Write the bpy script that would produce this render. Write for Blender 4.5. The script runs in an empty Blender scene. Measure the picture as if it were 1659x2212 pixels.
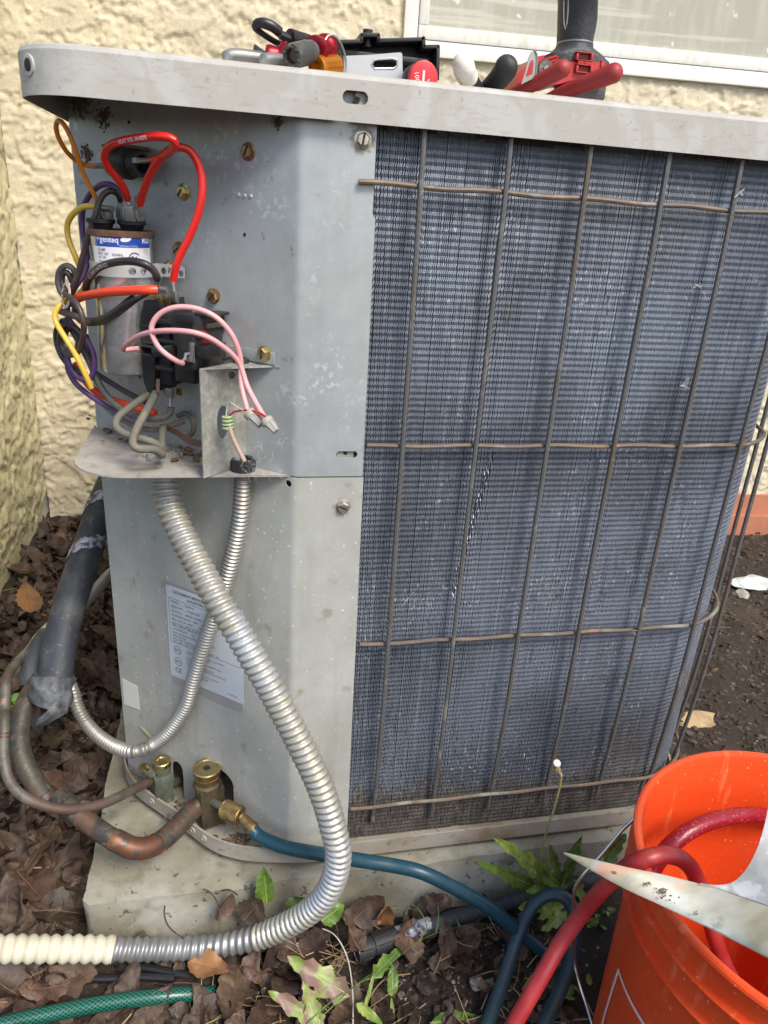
import bpy, bmesh, math, random
import numpy as np
from mathutils import Vector, Matrix, noise as mnoise
from mathutils.geometry import tessellate_polygon
random.seed(7); np.random.seed(7)
S = bpy.context.scene
COL = S.collection
R = math.radians

# ------------------------------------------------------------------ camera, sky, sun, exposure
CAM = Vector((-0.0545, -0.5966, 0.6383))
YAW, PITCH, ROLL, FOC = 0.2255, 0.3907, 0.0673, 1562.4266          # focal length in units of a 1659 x 2212 picture
_cy, _sy, _cp, _sp = math.cos(YAW), math.sin(YAW), math.cos(PITCH), math.sin(PITCH)
FWD = Vector((_sy * _cp, _cy * _cp, -_sp)); _r = Vector((_cy, -_sy, 0)); _u = _r.cross(FWD)
RIGHT = _r * math.cos(ROLL) + _u * math.sin(ROLL); UP = _u * math.cos(ROLL) - _r * math.sin(ROLL)
cd = bpy.data.cameras.new('camera'); cam = bpy.data.objects.new('camera', cd); COL.objects.link(cam)
cam.matrix_world = Matrix(((RIGHT.x, UP.x, -FWD.x, CAM.x), (RIGHT.y, UP.y, -FWD.y, CAM.y), (RIGHT.z, UP.z, -FWD.z, CAM.z), (0, 0, 0, 1)))
cd.sensor_fit = 'VERTICAL'; cd.sensor_height = 36; cd.lens = 36 * FOC / 2212; cd.clip_start = 0.02; cd.clip_end = 100
cd.dof.use_dof = True; cd.dof.focus_distance = 0.72; cd.dof.aperture_fstop = 16
S.camera = cam

SUN_EL, SUN_AZ = R(50), R(154)         # azimuth clockwise from +y, so the sun stands front left of the unit
w = bpy.data.worlds.new('World'); S.world = w; w.use_nodes = True
nt = w.node_tree; nt.nodes.clear()
sky = nt.nodes.new('ShaderNodeTexSky'); sky.sky_type = 'NISHITA'; sky.sun_disc = False
sky.sun_elevation = SUN_EL; sky.sun_rotation = SUN_AZ; sky.air_density = 1.0; sky.dust_density = 2.5; sky.ozone_density = 1.0
bg = nt.nodes.new('ShaderNodeBackground'); bg.inputs[1].default_value = 0.125
ow = nt.nodes.new('ShaderNodeOutputWorld')
nt.links.new(sky.outputs[0], bg.inputs[0]); nt.links.new(bg.outputs[0], ow.inputs[0])
sl = bpy.data.lights.new('sun', 'SUN'); sl.energy = 2.0; sl.angle = R(20); sl.color = (1.0, 0.95, 0.86)
so = bpy.data.objects.new('sun', sl); COL.objects.link(so)
sd = Vector((math.sin(SUN_AZ) * math.cos(SUN_EL), math.cos(SUN_AZ) * math.cos(SUN_EL), math.sin(SUN_EL)))
so.rotation_euler = (-sd).to_track_quat('-Z', 'Y').to_euler(); so.location = sd * 5
S.view_settings.view_transform = 'Standard'; S.view_settings.look = 'None'
S.view_settings.exposure = 0.88; S.view_settings.gamma = 1.0; S.view_settings.use_curve_mapping = False
S.render.engine = 'CYCLES'; S.cycles.max_bounces = 8; S.cycles.use_denoising = True

# ------------------------------------------------------------------ measuring: a pixel of the survey photo to a point on a real plane
ZR = {'A': (0, 0, 1300), 'B': (1000, 0, 1600), 'C': (150, 400, 1100), 'D': (150, 1000, 1100), 'E': (0, 1800, 1100), 'F': (0, 2700, 1100),
      'G': (0, 3200, 1500), 'H': (1300, 3100, 1200), 'I': (2100, 2900, 924), 'J': (2400, 1400, 1199.6), 'K': (1350, 400, 900),
      'L': (2200, 500, 824), 'M': (1300, 1700, 700), 'N': (600, 2250, 450), 'O': (2100, 0, 924), 'Q': (850, 50, 950),
      'T': (1950, 100, 600), 'U': (350, 1050, 600), 'V': (350, 750, 500), 'X': (0, 2000, 899.7), 'Y': (1000, 3300, 1200), 'P': (0, 0, 3024)}
def px(k, x, y):
    a, b, wd = ZR[k]; s = wd / 1659.0
    return ((a + x * s) / 1.8228, (b + y * s) / 1.8228)
def ray(p): return FWD + RIGHT * ((p[0] - 829.5) / FOC) - UP * ((p[1] - 1106) / FOC)
def hit(p, n, d):
    v = ray(p); return CAM + v * ((d - n.dot(CAM)) / n.dot(v))
def YP(k, x, y, Y): return hit(px(k, x, y), Vector((0, 1, 0)), Y)
def ZP(k, x, y, Z): return hit(px(k, x, y), Vector((0, 0, 1)), Z)

class Frame:
    def __init__(s, o, u, v, n): s.o, s.u, s.v, s.n = Vector(o), Vector(u).normalized(), Vector(v).normalized(), Vector(n).normalized()
    def p(s, a, b, c=0.0): return s.o + s.u * a + s.v * b + s.n * c
    def on(s, k, x, y, d=0.0):
        q = hit(px(k, x, y), s.n, s.n.dot(s.o) + d) - s.o
        return q.dot(s.u), q.dot(s.v)
    def P(s, k, x, y, d=0.0):
        a, b = s.on(k, x, y, d); return s.p(a, b, d)
TH = R(39)
CH = Frame((0, 0, 0), (math.cos(TH), -math.sin(TH), 0), (0, 0, 1), (-math.sin(TH), -math.cos(TH), 0))   # chamfered corner panel
FR = Frame((0, 0, 0), (1, 0, 0), (0, 0, 1), (0, -1, 0))                                             # front
_wa = R(-5.9)
WL = Frame((-.498, 1.202, 0), (math.cos(_wa), math.sin(_wa), 0), (0, 0, 1), (math.sin(_wa), -math.cos(_wa), 0))  # house wall
GZ = -0.108

# ------------------------------------------------------------------ materials
def mat(name, base, rough=.55, metal=0., layers=(), bump=(), spec=.5, coat=0., trans=0., alpha=1., hue=0., val=0., uv=False):
    m = bpy.data.materials.new(name); m.use_nodes = True; t = m.node_tree; N = t.nodes; L = t.links
    b = N['Principled BSDF']; b.inputs['Roughness'].default_value = rough; b.inputs['Metallic'].default_value = metal
    b.inputs['Specular IOR Level'].default_value = spec; b.inputs['Coat Weight'].default_value = coat
    b.inputs['Transmission Weight'].default_value = trans; b.inputs['Alpha'].default_value = alpha
    tc = N.new('ShaderNodeTexCoord'); src = tc.outputs['UV' if uv else 'Object']
    def tex(kind, scale, detail, stretch, rg=.6):
        mp = N.new('ShaderNodeMapping'); mp.inputs['Scale'].default_value = stretch; L.new(src, mp.inputs[0])
        if kind == 'voronoi':
            n = N.new('ShaderNodeTexVoronoi'); n.inputs['Scale'].default_value = scale; L.new(mp.outputs[0], n.inputs['Vector']); return n.outputs['Distance']
        if kind == 'cell':
            n = N.new('ShaderNodeTexVoronoi'); n.inputs['Scale'].default_value = scale; L.new(mp.outputs[0], n.inputs['Vector'])
            sp = N.new('ShaderNodeSeparateColor'); L.new(n.outputs['Color'], sp.inputs[0]); return sp.outputs[0]
        n = N.new('ShaderNodeTexNoise'); n.inputs['Scale'].default_value = scale; n.inputs['Detail'].default_value = detail
        n.inputs['Roughness'].default_value = rg
        if kind == 'warp': n.inputs['Distortion'].default_value = 1.6
        L.new(mp.outputs[0], n.inputs['Vector']); return n.outputs[0]
    prev = N.new('ShaderNodeRGB'); prev.outputs[0].default_value = (*base, 1); cur = prev.outputs[0]
    for ly in layers:
        o = tex(ly.get('k', 'noise'), ly['s'], ly.get('d', 4), ly.get('st', (1, 1, 1)), ly.get('rg', .6))
        mr = N.new('ShaderNodeMapRange'); mr.inputs[1].default_value = ly['lo']; mr.inputs[2].default_value = ly['hi']
        mr.inputs[4].default_value = ly.get('f', 1.0); L.new(o, mr.inputs[0])
        fac = mr.outputs[0]
        if 's2' in ly:                      # second noise gates the first: patches of fine flecks
            o2 = tex('noise', ly['s2'], 3, (1, 1, 1)); m2 = N.new('ShaderNodeMapRange'); m2.inputs[1].default_value = ly['lo2']; m2.inputs[2].default_value = ly['hi2']
            L.new(o2, m2.inputs[0]); mu = N.new('ShaderNodeMath'); mu.operation = 'MULTIPLY'; L.new(fac, mu.inputs[0]); L.new(m2.outputs[0], mu.inputs[1]); fac = mu.outputs[0]
        mx = N.new('ShaderNodeMix'); mx.data_type = 'RGBA'; L.new(fac, mx.inputs[0]); L.new(cur, mx.inputs[6]); mx.inputs[7].default_value = (*ly['c'], 1)
        cur = mx.outputs[2]
    if hue or val:
        oi = N.new('ShaderNodeObjectInfo'); hs = N.new('ShaderNodeHueSaturation')
        a = N.new('ShaderNodeMapRange'); a.inputs[3].default_value = .5 - hue; a.inputs[4].default_value = .5 + hue; L.new(oi.outputs['Random'], a.inputs[0]); L.new(a.outputs[0], hs.inputs['Hue'])
        m3 = N.new('ShaderNodeMath'); m3.operation = 'MULTIPLY'; m3.inputs[1].default_value = 7.31; L.new(oi.outputs['Random'], m3.inputs[0])
        fr = N.new('ShaderNodeMath'); fr.operation = 'FRACT'; L.new(m3.outputs[0], fr.inputs[0])
        c = N.new('ShaderNodeMapRange'); c.inputs[3].default_value = 1 - val; c.inputs[4].default_value = 1 + val; L.new(fr.outputs[0], c.inputs[0]); L.new(c.outputs[0], hs.inputs['Value'])
        L.new(cur, hs.inputs['Color']); cur = hs.outputs[0]
    L.new(cur, b.inputs['Base Color'])
    nrm = None
    for bp in bump:
        o = tex(bp.get('k', 'noise'), bp['s'], bp.get('d', 4), bp.get('st', (1, 1, 1)), bp.get('rg', .6))
        if 'lo' in bp:
            mr = N.new('ShaderNodeMapRange'); mr.interpolation_type = 'SMOOTHSTEP'; mr.inputs[1].default_value = bp['lo']; mr.inputs[2].default_value = bp['hi']; L.new(o, mr.inputs[0]); o = mr.outputs[0]
        bn = N.new('ShaderNodeBump'); bn.inputs['Strength'].default_value = bp.get('f', .5); bn.inputs['Distance'].default_value = bp.get('dist', .001)
        L.new(o, bn.inputs['Height'])
        if nrm: L.new(nrm, bn.inputs['Normal'])
        nrm = bn.outputs[0]
    if nrm: L.new(nrm, b.inputs['Normal'])
    m['bsdf_color'] = ''; return m

M = {}
M['galv'] = mat('galvanised_steel', (.41, .435, .45), .42, .35,
    [dict(k='cell', s=120, lo=.0, hi=1, c=(.46, .495, .49), f=.5), dict(s=9, d=6, lo=.42, hi=.66, c=(.31, .35, .375), f=.7), dict(s=60, d=5, lo=.45, hi=.62, c=(.35, .375, .37), f=.5), dict(s=6, d=5, lo=.5, hi=.72, c=(.42, .40, .35), f=.5),
     dict(s=34, st=(1, 1, .12), d=5, lo=.54, hi=.72, c=(.34, .335, .32), f=.5), dict(s=190, d=6, lo=.54, hi=.60, c=(.62, .65, .66), f=.6, s2=17, lo2=.54, hi2=.64), dict(s=70, d=6, lo=.63, hi=.70, c=(.19, .155, .11), f=.65)],
    [dict(s=5, f=.45, dist=.005), dict(s=18, f=.25, dist=.001), dict(s=300, f=.1, dist=.0004)])
M['galv_strip'] = mat('galvanised_steel_clean', (.48, .49, .49), .45, .35,
    [dict(k='cell', s=150, lo=.0, hi=1, c=(.54, .55, .55), f=.6), dict(s=12, lo=.45, hi=.75, c=(.40, .42, .44), f=.6), dict(s=60, d=6, lo=.66, hi=.73, c=(.25, .21, .16), f=.6)],
    [dict(s=4, f=.3, dist=.003)])
M['paint'] = mat('weathered_grey_paint', (.405, .415, .385), .38, .0,
    [dict(s=8, d=6, lo=.4, hi=.66, c=(.28, .28, .245), f=.75), dict(s=70, d=5, lo=.46, hi=.66, c=(.34, .345, .32), f=.5), dict(s=3, lo=.5, hi=.7, c=(.45, .455, .46), f=.7), dict(s=38, st=(1, 1, .10), d=5, lo=.52, hi=.70, c=(.28, .265, .235), f=.55), dict(s=220, d=2, lo=.66, hi=.70, c=(.62, .62, .60), f=.8),
     dict(s=45, d=7, lo=.60, hi=.72, c=(.21, .17, .12), f=.6)],
    [dict(s=6, f=.5, dist=.004), dict(s=22, f=.2, dist=.001), dict(s=250, f=.12, dist=.0004)], spec=.5)
M['lid'] = mat('chalky_lid_paint', (.385, .375, .34), .6, .0,
    [dict(k='warp', s=16, d=6, lo=.48, hi=.60, c=(.45, .44, .42), f=.8), dict(s=60, st=(1, 1, 6), d=6, lo=.56, hi=.7, c=(.33, .30, .25), f=.65), dict(s=230, d=2, lo=.66, hi=.71, c=(.28, .25, .21), f=.6),
     dict(k='warp', s=30, d=5, lo=.60, hi=.64, c=(.36, .33, .28), f=.5)],
    [dict(s=6, f=.3, dist=.002), dict(s=180, f=.15, dist=.0005)])
M['shelf'] = mat('dusty_shelf_paint', (.38, .36, .33), .7, .0,
    [dict(s=14, lo=.4, hi=.62, c=(.29, .265, .23)), dict(s=90, d=5, lo=.55, hi=.68, c=(.20, .17, .13), f=.7), dict(s=7, lo=.55, hi=.7, c=(.47, .46, .45), f=.7)],
    [dict(s=60, f=.4, dist=.001)])
M['pan'] = mat('rusty_pan_paint', (.29, .265, .215), .6, .1,
    [dict(s=25, d=6, lo=.5, hi=.66, c=(.20, .13, .075), f=.7), dict(s=9, lo=.45, hi=.65, c=(.36, .34, .30), f=.8), dict(s=120, d=4, lo=.6, hi=.7, c=(.12, .09, .06), f=.7)],
    [dict(s=70, f=.5, dist=.0015)])
M['galv_grey'] = mat('mottled_zinc_bracket', (.29, .285, .25), .6, .3,
    [dict(s=200, d=4, lo=.4, hi=.65, c=(.40, .395, .36)), dict(s=40, d=4, lo=.5, hi=.65, c=(.21, .20, .17), f=.7)], [dict(s=120, f=.3, dist=.0006)])
M['dark'] = mat('dark_interior', (.02, .02, .02), .9)
M['fin'] = mat('aluminium_fins', (.30, .345, .415), .42, .35,
    [dict(s=6, d=5, lo=.42, hi=.60, c=(.165, .185, .225), f=.85), dict(s=330, st=(1, 1, .6), d=2, lo=.62, hi=.68, c=(.80, .83, .90), s2=9, lo2=.44, hi2=.66), dict(s=260, st=(1, 1, .25), d=3, lo=.58, hi=.70, c=(.08, .09, .12), f=.6),
     dict(s=4, lo=.58, hi=.74, c=(.20, .18, .15), f=.6)])
M['fin_dirty'] = mat('dust_clogged_fins', (.15, .135, .12), .75, .1, [dict(s=60, d=4, lo=.45, hi=.62, c=(.22, .20, .175)), dict(s=260, st=(1, 1, .25), d=3, lo=.54, hi=.66, c=(.05, .045, .04), f=.8)])
M['finback'] = mat('coil_dark_backing', (.05, .052, .06), .8)
M['wire_guard'] = mat('rusting_guard_wire', (.12, .12, .12), .55, .3,
    [dict(s=20, d=5, lo=.50, hi=.60, c=(.13, .10, .07), f=.8), dict(s=40, d=6, lo=.66, hi=.70, c=(.20, .08, .04), f=.8), dict(s=35, d=4, lo=.60, hi=.7, c=(.27, .26, .22), f=.7)],
    [dict(s=160, d=5, f=.7, dist=.0012)])
M['rust_row'] = mat('rusting_guard_crosswire', (.13, .105, .085), .6, .25,
    [dict(s=24, d=5, lo=.48, hi=.60, c=(.19, .125, .08), f=.9), dict(s=55, d=6, lo=.62, hi=.68, c=(.30, .15, .075), f=.8), dict(s=14, d=4, lo=.56, hi=.66, c=(.24, .24, .21), f=.9)],
    [dict(s=160, d=5, f=.7, dist=.0012)])
M['screw'] = mat('brassy_screw', (.42, .29, .15), .35, .85, [dict(s=300, lo=.45, hi=.6, c=(.25, .12, .05), f=.7)])
M['screw_zinc'] = mat('zinc_screw', (.52, .50, .44), .35, .85, [dict(s=300, lo=.5, hi=.6, c=(.34, .26, .14), f=.6)])
M['screw_gold'] = mat('gold_screw', (.60, .50, .22), .3, .9)
M['can'] = mat('capacitor_can_metal', (.62, .63, .65), .24, .88, [dict(s=90, d=5, lo=.44, hi=.62, c=(.82, .83, .86), f=.9), dict(s=60, st=(1, 1, .3), d=4, lo=.52, hi=.64, c=(.36, .37, .38), f=.6), dict(s=18, st=(1, 1, .5), lo=.60, hi=.68, c=(.52, .46, .34), f=.7)],
    [dict(s=30, f=.35, dist=.002), dict(s=90, f=.2, dist=.001)])
M['rust'] = mat('rust_rim', (.13, .065, .042), .8, .1, [dict(s=150, lo=.4, hi=.65, c=(.20, .10, .065))], [dict(s=300, f=.4, dist=.0006)])
M['black'] = mat('dusty_black_plastic', (.018, .018, .02), .48, .0, [dict(s=22, d=5, lo=.52, hi=.75, c=(.075, .07, .06), f=.8)], [dict(s=200, f=.15, dist=.0005)])
M['black_clean'] = mat('black_plastic', (.013, .013, .015), .38)
M['black_rubber'] = mat('black_rubber', (.022, .022, .024), .6, .0, [dict(s=40, lo=.5, hi=.7, c=(.06, .06, .06), f=.6)])
M['brass'] = mat('dull_brass', (.38, .26, .11), .4, .9, [dict(s=120, lo=.45, hi=.65, c=(.17, .10, .05), f=.7)])
M['brass_bright'] = mat('bright_brass', (.54, .43, .20), .26, .95, [dict(s=160, lo=.52, hi=.7, c=(.35, .25, .10), f=.6)])
M['bronze'] = mat('tarnished_bronze', (.13, .105, .06), .5, .6, [dict(s=60, d=5, lo=.45, hi=.62, c=(.07, .06, .04)), dict(s=30, lo=.58, hi=.7, c=(.22, .17, .08), f=.8)], [dict(s=150, f=.4, dist=.001)])
M['verdigris'] = mat('verdigris_brass', (.15, .17, .13), .6, .4, [dict(s=60, d=5, lo=.45, hi=.62, c=(.10, .10, .08)), dict(s=90, lo=.6, hi=.7, c=(.30, .31, .27), f=.8)], [dict(s=150, f=.4, dist=.001)])
M['copper_old'] = mat('tarnished_copper', (.075, .064, .046), .6, .35,
    [dict(s=75, d=6, lo=.45, hi=.6, c=(.040, .038, .034)), dict(s=140, d=4, lo=.58, hi=.66, c=(.13, .135, .115), f=.7), dict(s=18, d=4, lo=.56, hi=.62, c=(.15, .07, .042), f=.6), dict(s=80, d=5, lo=.6, hi=.68, c=(.17, .18, .15), f=.6)], [dict(s=120, f=.4, dist=.001)])
M['copper_hot'] = mat('heat_marked_copper', (.15, .065, .036), .5, .5,
    [dict(s=60, d=4, lo=.48, hi=.56, c=(.07, .055, .055)), dict(s=30, d=4, lo=.58, hi=.64, c=(.26, .13, .06), f=.8), dict(s=70, d=4, lo=.58, hi=.66, c=(.22, .05, .045), f=.7)], [dict(s=90, f=.3, dist=.001)])
M['copper_line'] = mat('liquid_line_copper', (.15, .145, .12), .6, .35,
    [dict(s=35, d=5, lo=.45, hi=.6, c=(.085, .075, .06)), dict(s=40, d=5, lo=.63, hi=.67, c=(.40, .20, .14), f=.8), dict(s=12, d=2, lo=.52, hi=.6, c=(.11, .06, .048), f=.8)], [dict(s=150, f=.5, dist=.001)])
M['conduit'] = mat('zinc_flexible_conduit', (.40, .395, .365), .48, .6, [dict(s=70, d=4, lo=.45, hi=.62, c=(.46, .425, .30), f=.7), dict(s=60, d=5, lo=.55, hi=.68, c=(.36, .33, .28), f=.6), dict(s=8, lo=.5, hi=.6, c=(.55, .60, .68), f=.5)],
    [dict(s=250, f=.25, dist=.0005)])
M['conduit_small'] = mat('small_flexible_conduit', (.34, .33, .305), .45, .7, [dict(s=30, d=4, lo=.5, hi=.64, c=(.36, .33, .29), f=.7)])
M['conduit_cream'] = mat('cream_painted_conduit', (.56, .53, .41), .55, .0, [dict(s=30, d=4, lo=.5, hi=.66, c=(.44, .40, .28), f=.7)])
M['conduit_gray'] = mat('grey_bare_conduit', (.27, .27, .265), .42, .6, [dict(s=50, d=4, lo=.5, hi=.64, c=(.40, .40, .39), f=.7)])
def ins(name, c, rough=.38, dirt=.5, c2=None):
    c2 = c2 or tuple(.35 * x + .05 for x in c)
    return mat(name, c, rough, 0, [dict(s=60, d=5, lo=.52, hi=.72, c=c2, f=dirt)], [dict(s=80, f=.15, dist=.0006)], spec=.5)
M['red_w'] = ins('red_wire_insulation', (.62, .018, .012), .3, .35)
M['orangered_w'] = ins('orange_red_sleeve', (.80, .06, .02), .35, .2)
M['orange_w'] = ins('orange_wire_insulation', (.72, .24, .015), .35, .35)
M['yellow_w'] = ins('yellow_wire_insulation', (.72, .47, .06), .35, .4)
M['purple_w'] = ins('purple_wire_insulation', (.10, .045, .15), .4, .5)
M['brown_w'] = ins('brown_wire_insulation', (.050, .030, .030), .4, .6, (.13, .11, .10))
M['black_w'] = ins('black_wire_insulation', (.022, .022, .024), .38, .6, (.10, .095, .09))
M['grey_w'] = ins('dusty_grey_wire_insulation', (.085, .08, .075), .6, .7, (.18, .165, .14))
M['dust_w'] = ins('dust_caked_wire', (.13, .125, .10), .75, .8, (.23, .19, .12))
M['pink_w'] = ins('pink_wire_insulation', (.66, .33, .34), .45, .45, (.36, .22, .22))
M['tan_w'] = ins('tan_wire', (.36, .26, .19), .6, .5)
M['white_w'] = ins('dirty_white_wire', (.52, .50, .42), .5, .5)
M['green_w'] = ins('pale_green_wire', (.35, .44, .22), .5, .5)
M['nut_grey'] = mat('grey_wire_nut', (.33, .315, .28), .55, 0, [dict(s=60, lo=.5, hi=.7, c=(.22, .21, .19))])
M['copper_strand'] = ins('dirty_copper_strand', (.13, .07, .05), .6, .7)
M['concrete'] = mat('weathered_concrete', (.29, .275, .22), .85, 0,
    [dict(s=14, d=7, lo=.40, hi=.62, c=(.19, .175, .12), f=.9), dict(s=8, d=5, lo=.52, hi=.64, c=(.38, .37, .325), f=.85), dict(s=40, d=6, lo=.55, hi=.68, c=(.15, .14, .10), f=.7), dict(s=110, d=3, lo=.64, hi=.68, c=(.07, .065, .05), f=.9), dict(s=30, d=5, lo=.6, hi=.7, c=(.20, .21, .13), f=.5)],
    [dict(s=45, d=6, f=.6, dist=.002), dict(s=130, d=2, lo=.62, hi=.72, f=-.9, dist=.003)])
M['stucco'] = mat('cream_stucco', (.64, .565, .41), .9, 0,
    [dict(s=5, d=6, lo=.42, hi=.65, c=(.53, .475, .36), f=.8), dict(s=160, d=4, lo=.5, hi=.66, c=(.47, .42, .32), f=.6), dict(s=70, d=6, lo=.6, hi=.72, c=(.40, .34, .23), f=.5)],
    [dict(s=110, d=7, f=.7, dist=.002, rg=.7), dict(s=420, d=3, f=.6, dist=.001)])
M['stucco_y'] = mat('yellowed_stucco', (.62, .56, .34), .92, 0,
    [dict(s=6, d=5, lo=.42, hi=.65, c=(.54, .485, .28), f=.8), dict(s=60, d=6, lo=.58, hi=.7, c=(.32, .28, .15), f=.6)],
    [dict(s=100, d=7, f=.8, dist=.0035, rg=.7), dict(s=400, d=3, f=.6, dist=.001)])
M['terracotta'] = mat('terracotta_paint', (.42, .16, .09), .8, 0, [dict(s=20, d=5, lo=.45, hi=.65, c=(.36, .14, .085))], [dict(s=60, f=.3, dist=.002)])
M['white'] = mat('white_vinyl', (.80, .79, .75), .45, 0, [dict(s=25, st=(1, 1, 1), d=5, lo=.56, hi=.72, c=(.66, .64, .57), f=.6)])
M['sash'] = mat('dusty_vinyl_sash', (.70, .685, .63), .55, 0, [dict(s=60, st=(1, 1, .25), d=5, lo=.48, hi=.66, c=(.55, .535, .47), f=.8)])
M['seal'] = mat('dark_window_seal', (.06, .06, .055), .6)
M['screenmesh'] = mat('dusty_insect_screen', (.37, .365, .30), .75, 0,
    [dict(s=45, st=(1, 1, .16), d=6, lo=.45, hi=.68, c=(.47, .465, .40), f=.8), dict(s=14, st=(.12, .12, 3), d=5, lo=.56, hi=.62, c=(.54, .53, .46), f=.7), dict(s=25, d=3, lo=.66, hi=.70, c=(.62, .61, .54))],
    [dict(s=900, f=.3, dist=.0005)])
M['soil'] = mat('dark_leafy_soil', (.030, .021, .015), .95, 0,
    [dict(s=30, d=6, lo=.45, hi=.62, c=(.032, .022, .015)), dict(s=90, d=5, lo=.60, hi=.70, c=(.10, .075, .05), f=.7), dict(s=2.2, d=2, lo=.56, hi=.68, c=(.062, .046, .033), f=.8)],
    [dict(s=90, d=7, f=1, dist=.008), dict(s=320, d=3, f=.7, dist=.003)])
M['crumb'] = mat('soil_crumbs', (.040, .028, .019), .95, 0, [dict(s=30, d=3, lo=.45, hi=.6, c=(.04, .027, .018)), dict(k='cell', s=120, lo=.75, hi=.98, c=(.14, .105, .07), f=.8)])
M['pebble'] = mat('pale_pebbles', (.34, .31, .26), .85, 0, [dict(k='cell', s=80, lo=.2, hi=1, c=(.20, .17, .13))], [dict(s=200, f=.4, dist=.001)])
M['straw'] = mat('dry_straw', (.42, .31, .17), .8, 0, [dict(s=30, lo=.45, hi=.6, c=(.26, .17, .09))])
M['leafbrown'] = mat('dead_leaf', (.090, .052, .034), .6, 0,
    [dict(s=130, d=5, lo=.42, hi=.62, c=(.042, .025, .019)), dict(s=70, d=4, lo=.56, hi=.70, c=(.17, .105, .068), f=.8), dict(s=110, d=3, lo=.62, hi=.68, c=(.045, .03, .022), f=.8)],
    [dict(s=70, d=5, f=.6, dist=.002)], hue=.015, val=.5)
M['leaforange'] = mat('dry_orange_leaf', (.30, .145, .055), .6, 0, [dict(s=25, d=4, lo=.45, hi=.62, c=(.17, .085, .04))], [dict(s=70, d=5, f=.6, dist=.002)], hue=.01, val=.2)
def green(name, c, c2, c3=None, lo3=.56):
    m = mat(name, c, .45, 0, [dict(s=120, d=4, lo=.42, hi=.62, c=c2)] + ([dict(s=55, d=4, lo=lo3, hi=lo3 + .08, c=c3)] if c3 else []), [dict(s=90, d=4, f=.4, dist=.001)])
    m.node_tree.nodes['Principled BSDF'].inputs['Subsurface Weight'].default_value = 0.0
    return m
M['leafgreen'] = green('weed_leaf', (.13, .22, .04), (.07, .14, .025), (.22, .25, .06), .62)
M['leaflime'] = green('pale_weed_leaf', (.21, .29, .05), (.12, .20, .03), (.36, .36, .09), .6)
M['leafpink'] = green('blotched_weed_leaf', (.17, .23, .05), (.24, .29, .08), (.20, .12, .095), .46)
M['stem'] = green('weed_stem', (.22, .27, .08), (.25, .20, .09))
M['bucket'] = mat('orange_bucket_plastic', (.72, .070, .014), .36, 0, [dict(s=14, d=5, lo=.50, hi=.75, c=(.70, .115, .04), f=.7), dict(s=60, st=(1, 1, .15), d=6, lo=.60, hi=.66, c=(.80, .20, .09), f=.5), dict(s=30, d=6, lo=.62, hi=.72, c=(.38, .06, .02), f=.5), dict(s=300, d=1, lo=.72, hi=.74, c=(.9, .35, .15), f=.7)], [dict(s=25, f=.12, dist=.001)], spec=.5)
M['print_white'] = mat('white_print', (.78, .62, .60), .5)
M['steel_wire'] = mat('bright_steel_wire', (.65, .64, .62), .25, .95)
M['blue_hose'] = mat('blue_rubber_hose', (.010, .050, .075), .38, 0, [dict(s=30, d=4, lo=.5, hi=.75, c=(.03, .075, .095), f=.7), dict(s=200, d=2, lo=.66, hi=.72, c=(.12, .16, .18), f=.5)], [dict(s=250, f=.2, dist=.0006)])
M['blue_hose_b'] = mat('slate_blue_rubber_hose', (.018, .045, .062), .42, 0, [dict(s=30, d=4, lo=.5, hi=.75, c=(.05, .08, .09), f=.7)], [dict(s=250, f=.2, dist=.0006)])
M['red_hose'] = mat('red_rubber_hose', (.29, .016, .020), .42, 0, [dict(s=30, d=4, lo=.48, hi=.72, c=(.42, .055, .05), f=.7), dict(s=16, lo=.6, hi=.7, c=(.45, .10, .05), f=.5)], [dict(s=300, f=.25, dist=.0006)])
M['red_hose_b'] = mat('wet_dark_red_hose', (.24, .010, .018), .25, 0, [dict(s=300, d=1, lo=.64, hi=.68, c=(.45, .12, .12), f=.6)], [dict(s=350, f=.5, dist=.0008)])
M['foam'] = mat('black_foam_insulation', (.030, .034, .042), .6, 0, [dict(s=18, d=5, lo=.50, hi=.70, c=(.13, .135, .13), f=.7), dict(s=150, d=3, lo=.62, hi=.7, c=(.17, .18, .19), f=.5)], [dict(s=60, f=.4, dist=.002)])
M['foil'] = mat('torn_foil_tape', (.34, .34, .42), .45, .3, [dict(s=140, d=5, lo=.44, hi=.54, c=(.06, .065, .08)), dict(s=80, lo=.55, hi=.62, c=(.50, .49, .56), f=.8)], [dict(s=120, f=.7, dist=.0015)])
M['tape'] = mat('wrapped_black_tape', (.045, .05, .055), .5, 0, [dict(s=45, d=5, lo=.48, hi=.66, c=(.16, .17, .175), f=.8)], [dict(s=50, d=5, f=.9, dist=.004)])
M['tool_red'] = mat('red_tool_housing', (.42, .020, .020), .42, 0, [dict(s=60, d=4, lo=.55, hi=.7, c=(.42, .04, .035), f=.6)])
M['tool_dark'] = mat('painted_recess_shade', (.13, .008, .008), .5)  # housing red painted darker for the shade inside vents and seam
M['grip'] = mat('charcoal_overmould', (.040, .043, .048), .55, 0, [dict(s=30, d=4, lo=.5, hi=.7, c=(.07, .073, .078), f=.7)], [dict(k='voronoi', s=420, f=.35, dist=.0008)])
M['plier_red'] = mat('worn_red_dip', (.30, .024, .024), .55, 0, [dict(s=35, d=4, lo=.5, hi=.66, c=(.30, .055, .05), f=.8), dict(s=22, d=3, lo=.6, hi=.7, c=(.14, .05, .045), f=.8)], [dict(s=200, f=.25, dist=.0006)])
M['tape_white'] = mat('worn_white_tape', (.66, .64, .57), .7, 0, [dict(s=60, d=5, lo=.55, hi=.66, c=(.42, .40, .34))], [dict(s=120, f=.5, dist=.001)])
M['anod'] = mat('red_anodised_metal', (.30, .010, .022), .3, .6)
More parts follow.
